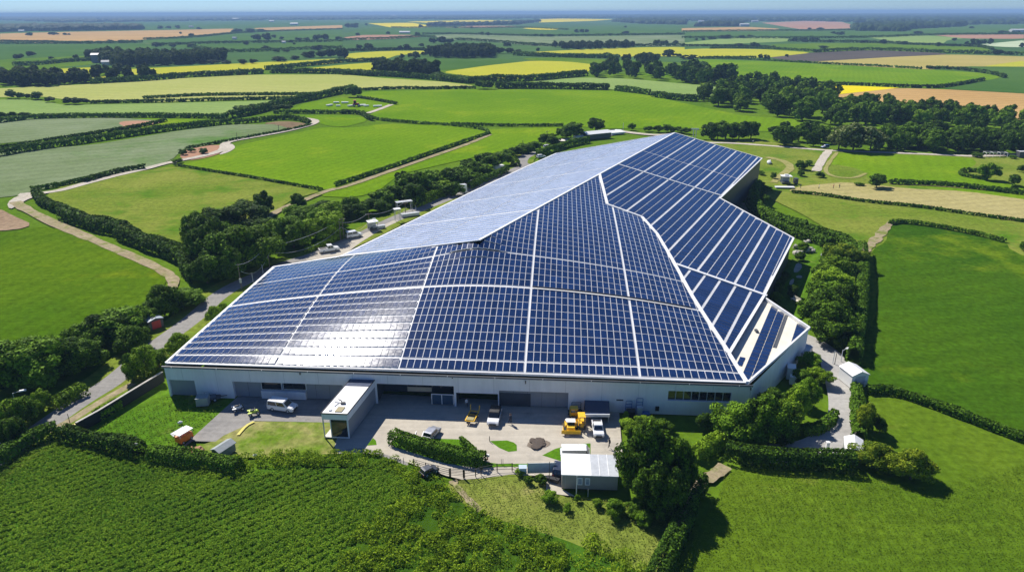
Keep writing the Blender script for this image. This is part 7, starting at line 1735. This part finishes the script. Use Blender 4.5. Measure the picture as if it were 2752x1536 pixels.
stone('little pale stone near the crop end of the lawn', 'f', 1020, 478, 0.35, WHITE); stone('pair-like white stone at the crop edge right of the shed', 'f', 1920, 560, 0.35, WHITE)
wl = [(450, 520), (520, 522), (560, 524), (740, 545), (800, 550), (840, 555), (1000, 560), (1050, 562), (1240, 572)]
for i, (x, y) in enumerate(wl): stone('white stone along the top of the lower right hedge, %s from the left' % ordn(i, len(wl)), 'h', x, y, 0.7, WHITE, 'white stones by the hedge')
t = thing('toppled_barrier', 'red and white striped barrier bundle at the yard hedge end', 'barrier', at('g', 1040, 575), math.radians(-25))
for k in range(5):
    MB().box(-1.5 + k * 0.6, -0.9 + k * 0.6 - 0.01, -0.12, 0.12, 0.8 - k * 0.04, 1.15 - k * 0.04).build('band', RED if k % 2 else WHITE, t)
for s in (-1.2, 1.2): MB().bar((s, 0, 0), (s, 0, 0.85), 0.12).build('leg', RED, t)
t = thing('garden_seat', 'white garden seat set on the lawn below the shrub', 'seat', at('e', 855, 835), math.radians(-70))
MB().box(-1.2, 1.2, -0.4, 0.4, 0.4, 0.5).build('seat', CREAM, t); MB().box(-1.2, 1.2, 0.36, 0.46, 0.5, 1.1).build('backrest', CREAM, t)
for sx in (-1.0, 1.0):
    for sy in (-0.3, 0.3): MB().bar((sx, sy, 0), (sx, sy, 0.4), 0.08).build('leg', CREAM, t)
t = thing('boat', 'white upturned dinghy beside the driveway bend', 'boat', at('h', 1125, 545), math.radians(-18))
m = MB(); m.side([(-1.8, 0), (-1.6, 0.45), (0.8, 0.5), (1.9, 0.05)], -0.6, 0.6); m.build('hull', WHITE, t, 0.12); MB().bar((-1.6, 0, 0.5), (1.2, 0, 0.52), 0.08).build('keel', LGREY, t)
crate('white upright post box near the dinghy', 'h', 1090, 520, 0.5, 0.5, 1.5, WHITE, name='post_box', cat='post box')

# far buildings and the debris in the small field
OFFW = pmat('weathered_white', (0.55, 0.55, 0.54), 0.6, var=0.1)
def house(label, c, x, y, rz, L, W, h_, rise, wm, rm, name='farm_building', cat='farm building'):
    return gable(name, label, cat, at(c, x, y), rz, L, W, h_, rise, wm, rm, None, 0.3)
house('dark open barn with a white roof beyond the works', 'b', 1905, 1035, 28, 15, 7, 2.6, 1.0, DGREY, WHITE)
house('low white-roofed store on the chalk yard beyond the works', 'b', 2000, 1003, 25, 16, 9, 0.8, 0.5, WHITE, WHITE)
house('narrow white shed left of the dark barn', 'b', 1800, 1042, 30, 9, 3, 1.4, 0.5, WHITE, WHITE)
house('grey tower house with a white roof before the long wood', 'a', 733, 470, 10, 11, 9, 10, 2, pmat('far_grey_wall', (0.16, 0.20, 0.26), 0.8), OFFW)
house('small white house beside the lane below the tower house', 'a', 798, 490, 20, 9, 6, 4, 2, OFFW, OFFW)
house('white barn at the left end of the upper tan field', 'a', 165, 240, 0, 20, 9, 4, 3, OFFW, OFFW)
house('long white barn beyond the upper left tan field', 'a', 1440, 208, 0, 20, 8, 4, 4, OFFW, OFFW)
house('white shed row by the hedge at the upper left', 'a', 1766, 298, 0, 10, 6, 3.5, 3, OFFW, OFFW)
house('white farm in the blue distance at upper left', 'a', 1775, 152, 0, 60, 18, 12, 5, OFFW, OFFW)
house('white farm under the horizon left of centre', 'a', 2045, 166, 0, 36, 14, 7, 5, OFFW, OFFW)
house('small pale barn at the left of the wood edge far off', 'a', 2215, 190, 0, 40, 18, 8, 4, OFFW, OFFW)
house('white cottage in the hedged fields at upper left', 'a', 2137, 326, 0, 8, 5, 3, 2, OFFW, OFFW)
house('white long shed among trees in the far centre', 'b', 470, 252, 0, 34, 12, 4, 3, OFFW, OFFW)
house('far white works below the horizon in the centre', 'b', 390, 125, 0, 90, 20, 16, 6, OFFW, OFFW)
house('white barn at the foot of the right horizon woods', 'c', 550, 168, 0, 40, 14, 7, 5, OFFW, OFFW)
house('white shed left of the far right woods', 'c', 145, 170, 0, 34, 14, 7, 5, OFFW, OFFW)
house('white farmhouse in front of the right horizon woods', 'c', 2040, 186, 0, 40, 20, 10, 5, OFFW, OFFW)
house('white hall at the far right edge above the fields', 'c', 2520, 245, 0, 40, 16, 7, 3, OFFW, OFFW)
house('pale farm left of the pink far field', 'c', 470, 200, 0, 40, 20, 9, 4, OFFW, OFFW)
house('small white house at the wood edge by the central fields', 'b', 680, 560, 0, 10, 8, 5, 3, OFFW, OFFW)
t = thing('tractor', 'red tractor among white debris in the small bright field', 'tractor', at('b', 105, 800), math.radians(15))
wheels(t, 5.5, 3.0, 0.9, 0.3, -0.28, 0.6)
MB().taper(-2.4, 2.4, -1.1, 1.1, 0.8, 2.2, 0.2, 0.4, 0.1).build('body', RED, t, 0.1); MB().taper(-1.8, 0.3, -1.0, 1.0, 2.2, 4.0, 0.2, 0.3, 0.1).build('cab', GLASS, t, 0.05); MB().box(-1.9, 0.2, -1.1, 1.1, 4.0, 4.2).build('cab_roof', RED, t, 0.05)
db = [('a', 2480, 795, 5, 2), ('a', 2530, 775, 4, 2), ('a', 2545, 800, 3, 1.5), ('b', 20, 775, 5, 2), ('b', 60, 800, 4, 2), ('b', 150, 795, 5, 2.5), ('b', 180, 800, 4, 1.5), ('b', 265, 802, 6, 2.2)]
for i, (c, x, y, L_, W_) in enumerate(db):
    crate('white slab or tank lying in the debris field, %s from the left' % ordn(i, len(db)), c, x, y, L_, W_, 0.8, WHITE, random.uniform(0, 60), name='debris_slab', cat='slab', group='white debris slabs')
